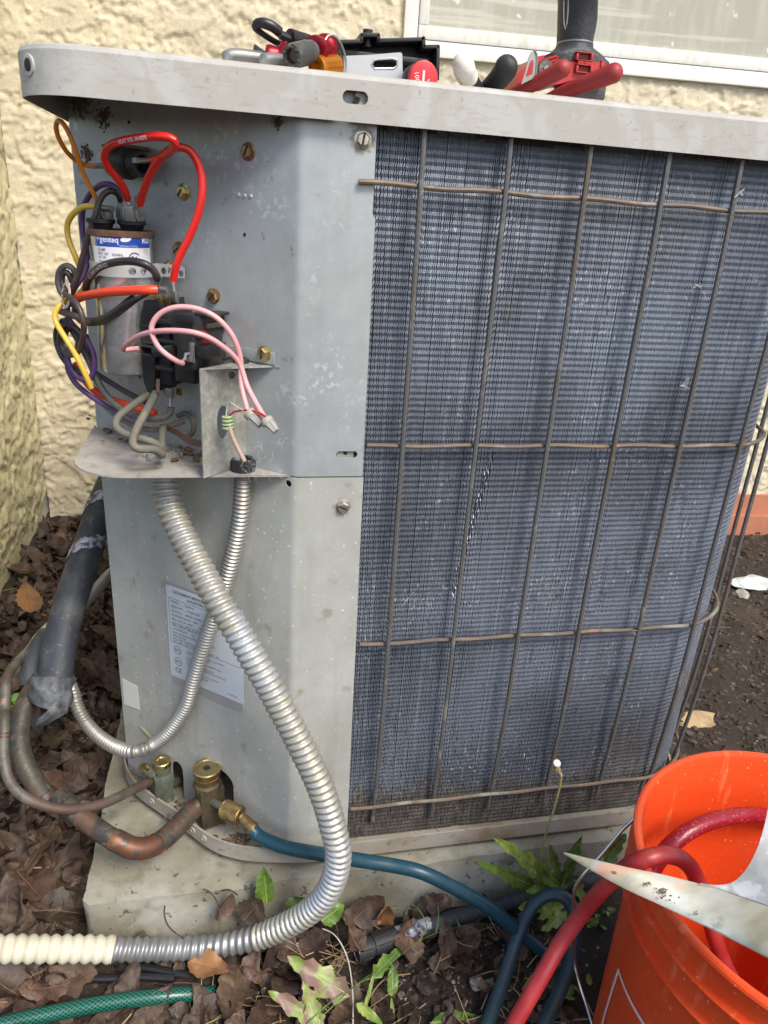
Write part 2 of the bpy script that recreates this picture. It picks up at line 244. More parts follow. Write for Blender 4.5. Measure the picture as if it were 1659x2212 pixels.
M['amber'] = mat('orange_anodised_metal', (.62, .22, .02), .3, .75)
M['steel'] = mat('satin_steel', (.33, .325, .31), .4, .75, [dict(s=60, lo=.5, hi=.7, c=(.28, .27, .24))])
M['steel_dark'] = mat('dark_gunmetal', (.10, .10, .09), .4, .6, [dict(s=90, lo=.5, hi=.65, c=(.24, .235, .21), f=.8)])
M['alu'] = mat('brushed_aluminium', (.46, .46, .47), .36, .7, [dict(s=60, st=(.3, 1, 3), d=4, lo=.5, hi=.7, c=(.50, .50, .49))])
M['knob'] = mat('red_plastic_knob', (.55, .02, .03), .35)
M['paper'] = mat('aged_label_paper', (.52, .56, .60), .5, 0, [dict(s=9, d=4, lo=.5, hi=.7, c=(.44, .455, .45), f=.8)])
M['paper_w'] = mat('white_label', (.74, .74, .76), .4, 0, [dict(s=70, d=3, lo=.60, hi=.68, c=(.55, .52, .47), f=.7)])
M['label_blue'] = mat('blue_label_ink', (.015, .07, .42), .4)
M['ink'] = mat('label_ink', (.10, .11, .13), .6)
M['ink_w'] = mat('white_label_ink', (.80, .82, .86), .5)
M['adhesive'] = mat('adhesive_ghost', (.29, .285, .28), .6, 0, [dict(s=20, lo=.5, hi=.7, c=(.34, .33, .32))])
M['tapeclear'] = mat('white_tape_tab', (.60, .60, .57), .45)
M['panel_dust'] = mat('dusty_access_panel', (.40, .385, .30), .6, .1,
    [dict(s=26, st=(1, 3, 1), d=5, lo=.45, hi=.65, c=(.29, .275, .20)), dict(s=55, d=6, lo=.62, hi=.68, c=(.09, .085, .06), s2=10, lo2=.5, hi2=.6), dict(s=22, st=(1, 2.5, 1), d=3, lo=.56, hi=.66, c=(.60, .24, .15), f=.6), dict(s=12, lo=.52, hi=.62, c=(.44, .47, .46), f=.6)], [dict(s=90, f=.25, dist=.0008)])
M['panel_frost'] = mat('frosted_panel_edge', (.38, .38, .38), .6, .1, [dict(s=120, d=4, lo=.4, hi=.65, c=(.33, .33, .32)), dict(s=50, d=6, lo=.6, hi=.66, c=(.56, .56, .58), f=.8)], [dict(s=250, f=.3, dist=.0006)])
M['cobweb'] = mat('dusty_debris', (.16, .115, .075), .95, 0, [dict(s=80, lo=.45, hi=.6, c=(.09, .06, .035))], [dict(s=120, f=1, dist=.003)])
M['fluff'] = mat('pale_fluff', (.55, .53, .48), .9)
M['chip'] = mat('pale_blue_paint_chip', (.58, .66, .66), .8, 0, [dict(s=30, d=5, lo=.45, hi=.6, c=(.42, .46, .45))], [dict(s=60, f=.8, dist=.004)])
M['cable'] = mat('black_cable', (.015, .016, .018), .4)

# braided garden hose: crossing light green threads, laid out along the hose in real measures
def hose_mat():
    m = mat('green_braided_hose', (.006, .06, .045), .34, 0, (), (), coat=.1, uv=True)
    t = m.node_tree; N = t.nodes; L = t.links; b = N['Principled BSDF']; tc = [n for n in N if n.type == 'TEX_COORD'][0]
    sp = N.new('ShaderNodeSeparateXYZ'); L.new(tc.outputs['UV'], sp.inputs[0])
    def line(sgn):
        a = N.new('ShaderNodeMath'); a.operation = 'MULTIPLY'; a.inputs[1].default_value = 12 * sgn; L.new(sp.outputs[0], a.inputs[0])
        c = N.new('ShaderNodeMath'); c.operation = 'MULTIPLY_ADD'; c.inputs[1].default_value = 190; L.new(sp.outputs[1], c.inputs[0]); L.new(a.outputs[0], c.inputs[2])
        f = N.new('ShaderNodeMath'); f.operation = 'FRACT'; L.new(c.outputs[0], f.inputs[0])
        g = N.new('ShaderNodeMath'); g.operation = 'LESS_THAN'; g.inputs[1].default_value = .2; L.new(f.outputs[0], g.inputs[0]); return g.outputs[0]
    mx = N.new('ShaderNodeMath'); mx.operation = 'MAXIMUM'; L.new(line(1), mx.inputs[0]); L.new(line(-1), mx.inputs[1])
    mi = N.new('ShaderNodeMix'); mi.data_type = 'RGBA'; L.new(mx.outputs[0], mi.inputs[0]); mi.inputs[6].default_value = (.003, .030, .024, 1); mi.inputs[7].default_value = (.02, .19, .13, 1)
    L.new(mi.outputs[2], b.inputs['Base Color']); return m
M['garden_hose'] = hose_mat()

# ------------------------------------------------------------------ mesh helpers
def catmull(pts, step=.002):
    P = [Vector(p) for p in pts]; P = [P[0] * 2 - P[1]] + P + [P[-1] * 2 - P[-2]]; out = []
    for i in range(1, len(P) - 2):
        a, b, c, d = P[i - 1:i + 3]; n = max(2, int((c - b).length / step))
        for k in range(n):
            t = k / n
            out.append(.5 * ((2 * b) + (c - a) * t + (2 * a - 5 * b + 4 * c - d) * t * t + (3 * b - a - 3 * c + d) * t ** 3))
    out.append(P[-2]); return out
def resample(p, step):
    L = [0.0]
    for a, b in zip(p, p[1:]): L.append(L[-1] + (b - a).length)
    n = max(2, int(round(L[-1] / step))); out = []; j = 0
    for i in range(n + 1):
        s = L[-1] * i / n
        while j < len(L) - 2 and L[j + 1] < s: j += 1
        f = (s - L[j]) / max(1e-9, L[j + 1] - L[j]); out.append(p[j].lerp(p[j + 1], min(1, f)))
    return out, L[-1]
def frames(p):
    T = [(p[min(i + 1, len(p) - 1)] - p[max(i - 1, 0)]).normalized() for i in range(len(p))]
    n = T[0].orthogonal().normalized(); out = []
    for t in T:
        n = (n - t * n.dot(t)).normalized(); out.append((n.copy(), t.cross(n).normalized()))
    return T, out

class MB:
    def __init__(s): s.v, s.f, s.m, s.uv = [], [], [], {}
    def add(s, v, f, mi=0):
        b = len(s.v); s.v += [Vector(x) for x in v]; s.f += [tuple(i + b for i in q) for q in f]; s.m += [mi] * len(f); return s
    def box(s, fr, u, v, w_, mi=0, bev=0.0):
        u0, u1 = sorted(u); v0, v1 = sorted(v); w0, w1 = sorted(w_)
        b = min(bev, (u1 - u0) / 2.2, (v1 - v0) / 2.2, (w1 - w0) / 2.2)
        if b <= 0:
            c = [fr.p(a, b_, c_) for c_ in (w0, w1) for b_ in (v0, v1) for a in (u0, u1)]
            return s.add(c, [(0, 2, 3, 1), (4, 5, 7, 6), (0, 1, 5, 4), (2, 6, 7, 3), (0, 4, 6, 2), (1, 3, 7, 5)], mi)
        bm = bmesh.new(); bmesh.ops.create_cube(bm, size=1)
        for q in bm.verts: q.co = Vector(((u0 + u1) / 2 + q.co.x * (u1 - u0), (v0 + v1) / 2 + q.co.y * (v1 - v0), (w0 + w1) / 2 + q.co.z * (w1 - w0)))
        bmesh.ops.bevel(bm, geom=list(bm.edges), offset=b, segments=2, affect='EDGES', profile=.6)
        s.bm(bm, lambda c: fr.p(c.x, c.y, c.z), mi); bm.free(); return s
    def bm(s, bm, fn, mi=0):
        bm.verts.ensure_lookup_table(); bm.verts.index_update()
        return s.add([fn(q.co) for q in bm.verts], [tuple(x.index for x in f.verts) for f in bm.faces], mi)
    def lathe(s, o, ax, prof, n=28, mi=0, squash=None, caps=True, ref=None):
        o, ax = Vector(o), Vector(ax).normalized(); a = (Vector(ref) - ax * ax.dot(Vector(ref))).normalized() if ref else ax.orthogonal().normalized(); b = ax.cross(a); sx, sy = squash or (1, 1)
        v = [o + ax * t + (a * math.cos(2 * math.pi * k / n) * sx + b * math.sin(2 * math.pi * k / n) * sy) * r for t, r in prof for k in range(n)]
        f = [(i * n + k, i * n + (k + 1) % n, (i + 1) * n + (k + 1) % n, (i + 1) * n + k) for i in range(len(prof) - 1) for k in range(n)]
        if caps: f += [tuple(range(n))[::-1], tuple((len(prof) - 1) * n + k for k in range(n))]
        return s.add(v, f, mi)
    def cyl(s, p0, p1, r0, r1=None, n=20, mi=0):
        p0, p1 = Vector(p0), Vector(p1); return s.lathe(p0, p1 - p0, [(0, r0), ((p1 - p0).length, r0 if r1 is None else r1)], n, mi)
    def tube(s, pts, r, n=12, mi=0, step=.004, rf=None, caps=True, smooth=True, flat=1.0, nrm=None):
        p = catmull(pts, step) if smooth else [Vector(q) for q in pts]; p, L = resample(p, step)
        T, F = frames(p); v = []; b0 = len(s.v)
        for i, q in enumerate(p):
            sv = L * i / (len(p) - 1); a, b = F[i]
            if nrm is not None: a = (Vector(nrm) - T[i] * T[i].dot(Vector(nrm))).normalized(); b = T[i].cross(a)
            for k in range(n):
                th = 2 * math.pi * k / n; rr = r if rf is None else rf(sv, th, L)
                v.append(q + (a * math.cos(th) * flat + b * math.sin(th)) * rr)
        nf = len(s.f)
        f = [(i * n + k, i * n + (k + 1) % n, (i + 1) * n + (k + 1) % n, (i + 1) * n + k) for i in range(len(p) - 1) for k in range(n)]
        for j, q in enumerate(f):
            i, k = divmod(j, n); l0, l1 = L * i / (len(p) - 1), L * (i + 1) / (len(p) - 1)
            s.uv[nf + j] = [(k / n, l0), ((k + 1) / n, l0), ((k + 1) / n, l1), (k / n, l1)]
        if caps: f += [tuple(range(n))[::-1], tuple((len(p) - 1) * n + k for k in range(n))]
        s.add(v, f, mi); s.path, s.T, s.F, s.L = p, T, F, L; return s
    def ell(s, c, r, mi=0, fr=None, sub=2):
        bm = bmesh.new(); bmesh.ops.create_icosphere(bm, subdivisions=sub, radius=1); fr = fr or Frame((0, 0, 0), (1, 0, 0), (0, 1, 0), (0, 0, 1)); c = Vector(c)
        s.bm(bm, lambda q: c + fr.u * q.x * r[0] + fr.v * q.y * r[1] + fr.n * q.z * r[2], mi); bm.free(); return s
    def poly(s, outline, fn, th, holes=(), mi=0, mi_side=None, cuts=()):
        """sheet from a 2D outline with holes; fn(x, y, side) maps both faces into the world, side 0 outer 1 inner"""
        loops = [list(outline)] + [list(h) for h in holes]
        bm = bmesh.new(); flat = [q for l in loops for q in l]; vs = [bm.verts.new((q[0], q[1], 0)) for q in flat]
        for t in tessellate_polygon([[Vector((q[0], q[1], 0)) for q in l] for l in loops]):
            try: bm.faces.new([vs[i] for i in t])
            except ValueError: pass
        for axis, c in cuts:
            no = Vector((1, 0, 0)) if axis == 'x' else Vector((0, 1, 0))
            bmesh.ops.bisect_plane(bm, geom=bm.verts[:] + bm.edges[:] + bm.faces[:], plane_co=no * c, plane_no=no, dist=1e-7)
        bmesh.ops.recalc_face_normals(bm, faces=bm.faces)
        if sum(f.normal.z for f in bm.faces) < 0: bmesh.ops.reverse_faces(bm, faces=bm.faces)
        bm.verts.index_update(); n = len(bm.verts)
        v = [fn(q.co.x, q.co.y, 0) for q in bm.verts] + [fn(q.co.x, q.co.y, th) for q in bm.verts]
        f = [tuple(x.index for x in q.verts) for q in bm.faces]; g = [tuple(i + n for i in q[::-1]) for q in f]; sd_ = []
        for e in bm.edges:
            if len(e.link_loops) == 1:
                l = e.link_loops[0]; a, b = l.vert.index, l.link_loop_next.vert.index; sd_.append((b, a, a + n, b + n))
        s.add(v, f + g, mi); s.add([], [], mi); b0 = len(s.v) - len(v)
        s.f += [tuple(i + b0 for i in q) for q in sd_]; s.m += [mi if mi_side is None else mi_side] * len(sd_); bm.free(); return s
    def text(s, txt, size, fn, mi=0, align='LEFT', bold=0.0):
        c = bpy.data.curves.new('t', 'FONT'); c.body = txt; c.size = size; c.align_x = align; c.resolution_u = 2; c.offset = bold
        o = bpy.data.objects.new('t', c); me = bpy.data.meshes.new_from_object(o)
        s.add([fn(q.co.x, q.co.y) for q in me.vertices], [tuple(p.vertices) for p in me.polygons], mi)
        bpy.data.objects.remove(o); bpy.data.meshes.remove(me); bpy.data.curves.remove(c); return s
    def build(s, name, mats, parent=None, label=None, cat=None, group=None, kind=None, sharp=35):
        me = bpy.data.meshes.new(name)
        if not isinstance(mats, (list, tuple)): mats = [mats]
        for m in mats: me.materials.append(M[m] if isinstance(m, str) else m)
        org = Vector((0, 0, 0))
        if parent is None and cat and s.v:
            lo = Vector([min(q[i] for q in s.v) for i in range(3)]); hi = Vector([max(q[i] for q in s.v) for i in range(3)]); org = Vector(((lo.x + hi.x) / 2, (lo.y + hi.y) / 2, lo.z))
        me.from_pydata([q - org for q in s.v], [], s.f); me.polygons.foreach_set('material_index', s.m)
        if s.uv:
            ul = me.uv_layers.new(name='UVMap')
            for i, c in s.uv.items():
                p = me.polygons[i]
                for k, li in enumerate(p.loop_indices): ul.data[li].uv = c[k]
        me.validate(); me.polygons.foreach_set('use_smooth', [True] * len(me.polygons)); me.set_sharp_from_angle(angle=R(sharp))
        return link(me, name, parent, label, cat, group, kind, org)
def link(me, name, parent=None, label=None, cat=None, group=None, kind=None, loc=None):
    o = bpy.data.objects.new(name, me); COL.objects.link(o)
    if loc is not None: o.location = loc
    if parent is not None:
        o.parent = parent; o.matrix_parent_inverse = Matrix.Translation(-ROOTLOC[parent.name])
    ROOTLOC[o.name] = (ROOTLOC[parent.name] if parent is not None else Vector((0, 0, 0))) + (Vector(loc) if loc is not None else Vector((0, 0, 0)))
    if parent is not None: ROOTLOC[o.name] = Vector((0, 0, 0)) + (Vector(loc) if loc is not None else Vector((0, 0, 0)))
    for k, x in (('label', label), ('category', cat), ('group', group), ('kind', kind)):
        if x: o[k] = x
    return o
ROOTLOC = {}
def thing(name, label, cat, loc, group=None):
    o = bpy.data.objects.new(name, None); COL.objects.link(o); o.location = loc; o.empty_display_size = .02
    o['label'] = label; o['category'] = cat
    if group: o['group'] = group
    ROOTLOC[o.name] = Vector(loc); return o
def fast_mesh(name, V, Q, mats, smooth=False):
    me = bpy.data.meshes.new(name); V = np.asarray(V, np.float32); Q = np.asarray(Q, np.int32)
    me.vertices.add(len(V)); me.vertices.foreach_set('co', V.ravel()); me.loops.add(Q.size); me.loops.foreach_set('vertex_index', Q.ravel())
    me.polygons.add(len(Q)); me.polygons.foreach_set('loop_start', np.arange(0, Q.size, Q.shape[1], dtype=np.int32))
    me.polygons.foreach_set('use_smooth', [smooth] * len(Q)); me.update(calc_edges=True); me.validate()
    for m in mats: me.materials.append(M[m])
    return me
_tab = np.random.RandomState(3).rand(256, 256)
def vnoise(x, y):
    xi, yi = np.floor(x).astype(int), np.floor(y).astype(int); fx, fy = x - xi, y - yi; fx, fy = fx * fx * (3 - 2 * fx), fy * fy * (3 - 2 * fy)
    g = lambda a, b: _tab[a & 255, b & 255]
    return (g(xi, yi) * (1 - fx) + g(xi + 1, yi) * fx) * (1 - fy) + (g(xi, yi + 1) * (1 - fx) + g(xi + 1, yi + 1) * fx) * fy
def fbm(x, y, o=4):
    r, a, t = 0, .5, 0
    for i in range(o): r = r + a * vnoise(x * 2 ** i + 17.3 * i, y * 2 ** i + 5.1 * i); t += a; a *= .5
    return r / t
def grid(nx, ny):
    i = np.arange(nx - 1)[None, :] + np.arange(ny - 1)[:, None] * nx; i = i.ravel()
    return np.stack([i, i + 1, i + nx + 1, i + nx], 1)
def roundrect(x0, x1, y0, y1, r, n=6):
    o = []
    for cx, cy, a0 in ((x1 - r, y1 - r, 0), (x0 + r, y1 - r, 90), (x0 + r, y0 + r, 180), (x1 - r, y0 + r, 270)):
        for k in range(n + 1): a = R(a0 + 90 * k / n); o.append((cx + r * math.cos(a), cy + r * math.sin(a)))
    return o
def circ(x, y, r, n=16): return [(x + r * math.cos(2 * math.pi * k / n), y + r * math.sin(2 * math.pi * k / n)) for k in range(n)]

# ================================================================== SETTING
# ground: one sheet, fine near the unit, out to the horizon
gx = np.concatenate([[-40, -12, -4, -1.6], np.arange(-1, 1.9, .011), [2.4, 4, 12, 40]]); gy = np.concatenate([[-40, -12, -4, -1.4], np.arange(-.7, 1.4, .011), [1.8, 3, 12, 40]])
X, Y = np.meshgrid(gx, gy)
gz = GZ + .018 * (fbm(X * 5, Y * 5, 3) - .5) + .022 * (fbm(X * 22 + 9, Y * 22, 4) - .5) + .010 * (np.maximum(0, fbm(X * 70, Y * 70, 3) - .5))
gz = gz - .012 * np.clip((X - .5) / .6, 0, 1)
def ground_z(x, y):
    a = float(GZ + .018 * (fbm(np.array(x * 5.), np.array(y * 5.), 3) - .5) + .022 * (fbm(np.array(x * 22. + 9), np.array(y * 22.), 4) - .5))
    return a - .012 * min(1, max(0, (x - .5) / .6))
link(fast_mesh('ground', np.stack([X.ravel(), Y.ravel(), gz.ravel()], 1), grid(len(gx), len(gy)), ['soil'], True), 'ground', kind='structure')

def trowel(a, b, k=1.0):
    wx, wy = fbm(a * 14 * k + 3, b * 14 * k, 3) * 1.3, fbm(a * 14 * k + 60, b * 14 * k + 30, 3) * 1.3
    n1 = fbm(a * 27 * k + wx * 2.6, b * 38 * k + wy * 2.6, 3); n2 = fbm(a * 60 * k + wy * 2.4 + 40, b * 72 * k + wx * 2.4, 3)
    sm = lambda n, lo, hi: (lambda t: t * t * (3 - 2 * t))(np.clip((n - lo) / (hi - lo), 0, 1))
    ridge = np.exp(-((n1 - .50) / .014) ** 2) * .0016 + np.exp(-((n2 - .55) / .022) ** 2) * .0010
    return .0030 * sm(n1, .487, .508) + .0024 * sm(n2, .535, .555) + ridge + .0012 * fbm(a * 150, b * 150, 3)

# back wall of the house, with the opening for the window left out
ub = np.concatenate([np.arange(-.0, 2.15, .0040), [2.6, 4, 7]]); vb = np.concatenate([[-.3], np.arange(-.14, 1.22, .0040), [1.45, 2.0, 2.8]])
WU0, WU1, WV0, WV1 = WL.on('P', 870 * 1, 85)[0], 2.35, .944, 2.0
WU0 = (Vector((.3111, 1.1184, 0)) - WL.o).dot(WL.u)
U_, V_ = np.meshgrid(ub, vb); D_ = trowel(U_, V_)
nn = np.array(WL.n); P3 = np.array(WL.o)[None, :] + U_.ravel()[:, None] * np.array(WL.u) + V_.ravel()[:, None] * np.array([0, 0, 1.]) + D_.ravel()[:, None] * nn
Q = grid(len(ub), len(vb)); cu, cv = U_.ravel()[Q].mean(1), V_.ravel()[Q].mean(1)
Q = Q[~((cu > WU0 + .008) & (cu < WU1 - .01) & (cv > WV0 + .008) & (cv < WV1 - .01))]
house = link(fast_mesh('house_wall', P3, Q, ['stucco'], True), 'house_wall', None, 'cream trowelled stucco house wall behind the air conditioner', 'wall')
house['kind'] = 'structure'
# side wall on the left, running towards the viewer
yb = np.concatenate([np.arange(.18, 1.24, .0045)]); vb2 = np.concatenate([[-.3], np.arange(-.14, 1.22, .0055), [1.6, 2.6]])
Y_, V_ = np.meshgrid(yb, vb2); D_ = trowel(Y_ + 5, V_, .8) * 1.2 + .005 * fbm(Y_ * 12, V_ * 12 + 8, 3) - .012 * np.exp(-((V_ + .1) / .05) ** 2)
P3 = np.stack([-.506 + D_.ravel(), Y_.ravel(), V_.ravel()], 1); me_ = fast_mesh('side_wall', P3, grid(len(yb), len(vb2)), ['stucco_y'], True)
sw = link(me_, 'side_wall', None, 'yellowish rough stucco wall on the left, at right angles to the house wall', 'wall'); sw['kind'] = 'structure'
mb = MB(); mb.box(Frame((0, 0, 0), (1, 0, 0), (0, 1, 0), (0, 0, 1)), (-.66, -.508), (.183, 1.23), (-.3, 2.6)); mb.build('wall_core', 'stucco_y', sw)
# painted footing along the wall
mb = MB(); mb.box(WL, (.75, 7), (-.3, -.008), (-.02, .010), 0, .003); mb.box(WL, (.75, 7), (-.3, -.062), (.009, .030), 0, .006)
mb.build('foundation_strip', 'terracotta', None, 'terracotta painted footing along the bottom of the house wall', 'footing', kind='structure')

# window
wr = thing('window', 'white vinyl window with a dusty insect screen in the stucco wall', 'window', WL.p(WU0 + .8, WV0, 0))
def wbox(u, v, w_, m, name, bev=.002, par=None, lab=None): q = MB(); q.box(WL, u, v, w_, 0, bev); return q.build(name, m, par or wr, lab)
WT = .028
wbox((WU0, WU1), (WV0, WV0 + WT), (-.05, .014), 'white', 'frame_bottom'); wbox((WU0, WU0 + WT), (WV0 + WT + .0005, WV1), (-.05, .0135), 'white', 'frame_side')
wbox((WU1 - WT, WU1), (WV0 + WT + .0005, WV1), (-.05, .0135), 'white', 'frame_side'); wbox((WU0, WU1), (WV1, WV1 + WT), (-.05, .014), 'white', 'frame_top')
wbox((WU0 + WT, WU1 - WT), (WV0 + WT - .001, WV0 + WT + .0035), (-.03, .006), 'seal', 'seal', 0); wbox((WU0 + WT - .001, WU0 + WT + .003), (WV0 + WT + .004, WV1 - WT), (-.03, .006), 'seal', 'seal', 0)
wbox((WU0 + WT + .0035, WU1 - WT), (WV0 + WT + .004, WV0 + WT + .030), (-.03, -.002), 'sash', 'sash_rail'); wbox((WU0 + WT + .0035, WU0 + WT + .024), (WV0 + WT + .0305, WV1 - WT), (-.03, -.0025), 'sash', 'sash_rail')
wbox((WU1 - WT - .03, WU1 - WT), (WV0 + WT + .0305, WV1 - WT), (-.03, -.0025), 'sash', 'sash_rail')
wbox((WU0 + WT + .024, WU1 - WT - .03), (WV0 + WT + .030, WV1 - WT), (-.012, -.0085), 'screenmesh', 'insect_screen', 0)
q = MB(); q.box(WL, (WU0 + .33, WU0 + .34), (WV0 + WT + .030, WV1 - WT), (-.026, -.0125)); q.build('mullion', 'sash', wr)
# a thin raised welt across the wall below the sill
# concrete pad
bm = bmesh.new(); bmesh.ops.create_cube(bm, size=1); bmesh.ops.bevel(bm, geom=list(bm.edges), offset=.01, segments=1, affect='EDGES')
for c, n_ in ((0, 40), (1, 40), (2, 6)):
    for k in range(1, n_):
        no = Vector([1 if i == c else 0 for i in range(3)]); bmesh.ops.bisect_plane(bm, geom=bm.verts[:] + bm.edges[:] + bm.faces[:], plane_co=no * (-.5 + k / n_), plane_no=no, dist=1e-6)
mb = MB()
def padf(c):
    x, y, z = -.2125 + (c.x + .5) * .74, -.020 + (c.y + .5) * .78, -.16 + (c.z + .5) * .122
    x += (.004 * (-.038 - z) / .1) * (-1 if c.x < 0 else 1); y -= .08 * max(0, -.038 - z) if c.y < -.3 else 0
    d = .0022 * mnoise.noise(Vector((x * 45, y * 45, z * 45))) + .0035 * mnoise.noise(Vector((x * 12, y * 12, z * 12)))
    return Vector((x + (d if abs(c.x) > .45 else 0), y + (d if abs(c.y) > .45 else 0), min(z + (d * .5 if c.z > .4 else 0), -.0365)))
mb.bm(bm, padf); bm.free()
mb.build('concrete_pad', 'concrete', None, 'weathered concrete pad under the air conditioner', 'concrete pad', sharp=50)

# ================================================================== AIR CONDITIONER
ac = thing('air_conditioner', 'old grey outdoor air conditioner with its wiring corner open and wire guarded coil', 'air conditioner', (.15, .35, -.002))
ZL, ZT = .698, .729
rt = .0012
def arcpts(cx, cy, r, a0, a1, n=10): return [(cx + r * math.cos(R(a0 + (a1 - a0) * k / n)), cy + r * math.sin(R(a0 + (a1 - a0) * k / n))) for k in range(n + 1)]
# lid: shallow pan turned down, the lip a rounded square in plan
XL, XR_, YF, YB_ = -.1945, .52, -.0105, .70
def lidpath(o):
    r = .05 - o; x0, x1, y0, y1 = XL + o, XR_ - o, YF + o, YB_ - o
    return [q for a in ((x1 - r, y0 + r, -90, 0), (x1 - r, y1 - r, 0, 90), (x0 + r, y1 - r, 90, 180), (x0 + r, y0 + r, 180, 270)) for q in arcpts(a[0], a[1], r, a[2], a[3], 14)]
def ring(mbb, paths_z, mi=0, close_top=False, close_bottom=False):
    n = len(paths_z[0][0]); v = [Vector((x, y, z)) for pth, z in paths_z for x, y in pth]; m_ = len(paths_z)
    f = [(i * n + k, i * n + (k + 1) % n, (i + 1) * n + (k + 1) % n, (i + 1) * n + k) for i in range(m_ - 1) for k in range(n)]
    if close_top: f.append(tuple(range((m_ - 1) * n, m_ * n)))
    mbb.add(v, f, mi)
# the front of the lip is a sheet of its own with slots, the rest a ring; both are one mesh
mb = MB(); lp = lidpath(0); li = lidpath(rt)
slot0 = FR.on('B', 362, 396, .0105)[0]; slot1 = FR.on('B', 466, 402, .0105)[0]; slz = FR.on('B', 414, 398, .0105)[1]
hl = roundrect(slot0, slot1, slz - .0042, slz + .0042, .004)
x0, x1 = XL + .05, XR_ - .05
mb.poly([(x0, ZL), (x1, ZL), (x1, ZT - .004), (x0, ZT - .004)], lambda a, b, s_: Vector((a, YF + s_, b)), rt, [hl])
side = lp; n = len(side)
k0 = 0     # the ring without its front run: from the right front corner round to the left front corner
v = []; path = lp
for z, ps in ((ZL, lp), (ZT - .004, lp)): v += [Vector((x, y, z)) for x, y in ps]
f = [(k, k + 1, n + k + 1, n + k) for k in range(n - 1)]
mb.add(v, f); v = []
for z, ps in ((ZL, li), (ZT - .004, li)): v += [Vector((x, y, z)) for x, y in ps]
mb.add(v, [q[::-1] for q in f]); mb.add([Vector((x, y, ZL)) for ps in (lp, li) for x, y in ps], [(k, k + 1, n + k + 1, n + k) for k in range(n - 1)])
ring(mb, [(lp, ZT - .004), (lidpath(.0012), ZT - .0012), (lidpath(.004), ZT), (lidpath(.05 - .002), ZT + .001)], close_top=True)
ring(mb, [(li, ZT - .004), (lidpath(.004), ZT - .0025), (lidpath(.048), ZT - .002)], close_top=True)
lid = mb.build('lid', 'lid', ac, sharp=30)
# dimple with hole on the rounded lid corner, and the dark tabs seen inside the slots
c = YP('A', 202, 347, .012); nrm = Vector((-.75, -.66, 0)).normalized()
cc = Vector((XL + .05, YF + .05, 0)); dirn = Vector((c.x - cc.x, c.y - cc.y, 0)).normalized(); c = cc + dirn * .0505; c.z = YP('A', 202, 347, .02).z
mb = MB(); mb.lathe(c - dirn * .001, dirn, [(0, .0072), (.0012, .0066), (.0014, .0045), (.0004, .0034)], 20, caps=False); mb.build('hole_dimple', 'lid', lid)
mb = MB(); mb.lathe(c - dirn * .0004, dirn, [(0, .0036), (.0012, .0034)], 18); mb.build('screw_hole', 'dark', lid)
mb = MB(); mb.box(FR, (slot0 + .010, slot1 + .01), (slz - .012, slz + .012), (.004, .006)); mb.build('slot_tab', 'galv_grey', lid)
mb = MB(); mb.cyl((slot1 - .0075, YF + .0048, slz - .001), (slot1 - .0075, YF + .0035, slz - .001), .0022); mb.build('slot_hole', 'dark', lid)

# bent corner sheets, drawn unrolled: s < 0 runs along the chamfer, s > 0 along the front strip
def bent(s_, z, off, left=.238):
    rb = .004
    if s_ < -left:                                   # turned back along the left flank
        e = CH.p(-left, 0); return Vector((e.x - off * .0, e.y + (-left - s_), z)) + Vector((-off, 0, 0)) * -1
    if s_ < -rb: q = CH.p(s_, 0, -off)
    elif s_ > rb: q = Vector((s_, off, 0))
    else:
        t = (s_ + rb) / (2 * rb); n0, n1 = CH.n, FR.n; nn_ = (n0 * (1 - t) + n1 * t).normalized()
        base = CH.p(s_, 0) if s_ < 0 else Vector((s_, 0, 0)); q = base - nn_ * off + Vector((math.sin(TH / 2) * -0, 0, 0)) - (-(n0 + n1).normalized()) * -.0007 * (1 - abs(2 * t - 1))
    return Vector((q.x, q.y, z))
def bentsheet(name, outline, holes, m, label=None, th=rt):
    mb = MB(); cuts = [('x', c_) for c_ in (-.238, -.004, -.0024, -.0008, .0008, .0024, .004)]
    mb.poly(outline, lambda a, b, s_: bent(a, b, s_), th, holes, cuts=cuts)
    return mb.build(name, m, ac, label, sharp=40)
sx0 = FR.on('M', 58, 214)[0]; sx1 = FR.on('M', 254, 214)[0]; sz = FR.on('M', 155, 212)[1]
nz = FR.on('K', 225, 855)[1]
up = bentsheet('upper_corner_panel', [(-.45, .4215), (.0605, .4212), (.0600, .55), (.0598, nz), (.0573, nz + .004), (.0573, .7245), (-.45, .7245)],
    [roundrect(sx0, sx1, sz - .0030, sz + .0030, .0029)], 'galv', 'upper galvanised corner panel carrying the electrical parts')
ht = CH.on('F', 1345, 640)
# lower panel: notched at the foot where the two valves come out
def cz(k, x, y): return CH.on(k, x, y)[0]
n1a, n1b, n2a, n2b = cz('F', 1022, 480), cz('F', 1085, 480), cz('F', 1170, 640), cz('F', 1388, 640)
h1 = CH.on('F', 1050, 450)[1]; h2 = CH.on('F', 1330, 500)[1]
notch1 = [(n1a, -.019)] + [(n1a + (n1b - n1a) * (.5 - .5 * math.cos(math.pi * k / 8)), h1 - .012 + .012 * math.sin(math.pi * k / 8)) for k in range(9)] + [(n1b, -.019)]
notch2 = [(n2a, -.019)] + [(n2a + (n2b - n2a) * (.5 - .5 * math.cos(math.pi * k / 8)), h2 - .018 + .018 * math.sin(math.pi * k / 8)) for k in range(9)] + [(n2b, -.019)]
low = bentsheet('lower_corner_panel', [(-.45, -.019)] + notch1 + notch2 + [(.0650, -.019), (.0615, .4200), (-.45, .4200)], [circ(-.006, .4135, .0032, 12)], 'paint', 'lower painted corner panel with the rating label')
mb = MB(); mb.box(FR, (sx0 + .001, sx1 - .003), (sz - .008, sz + .008), (-.0045, -.003)); mb.build('slot_tab', 'galv_grey', up)
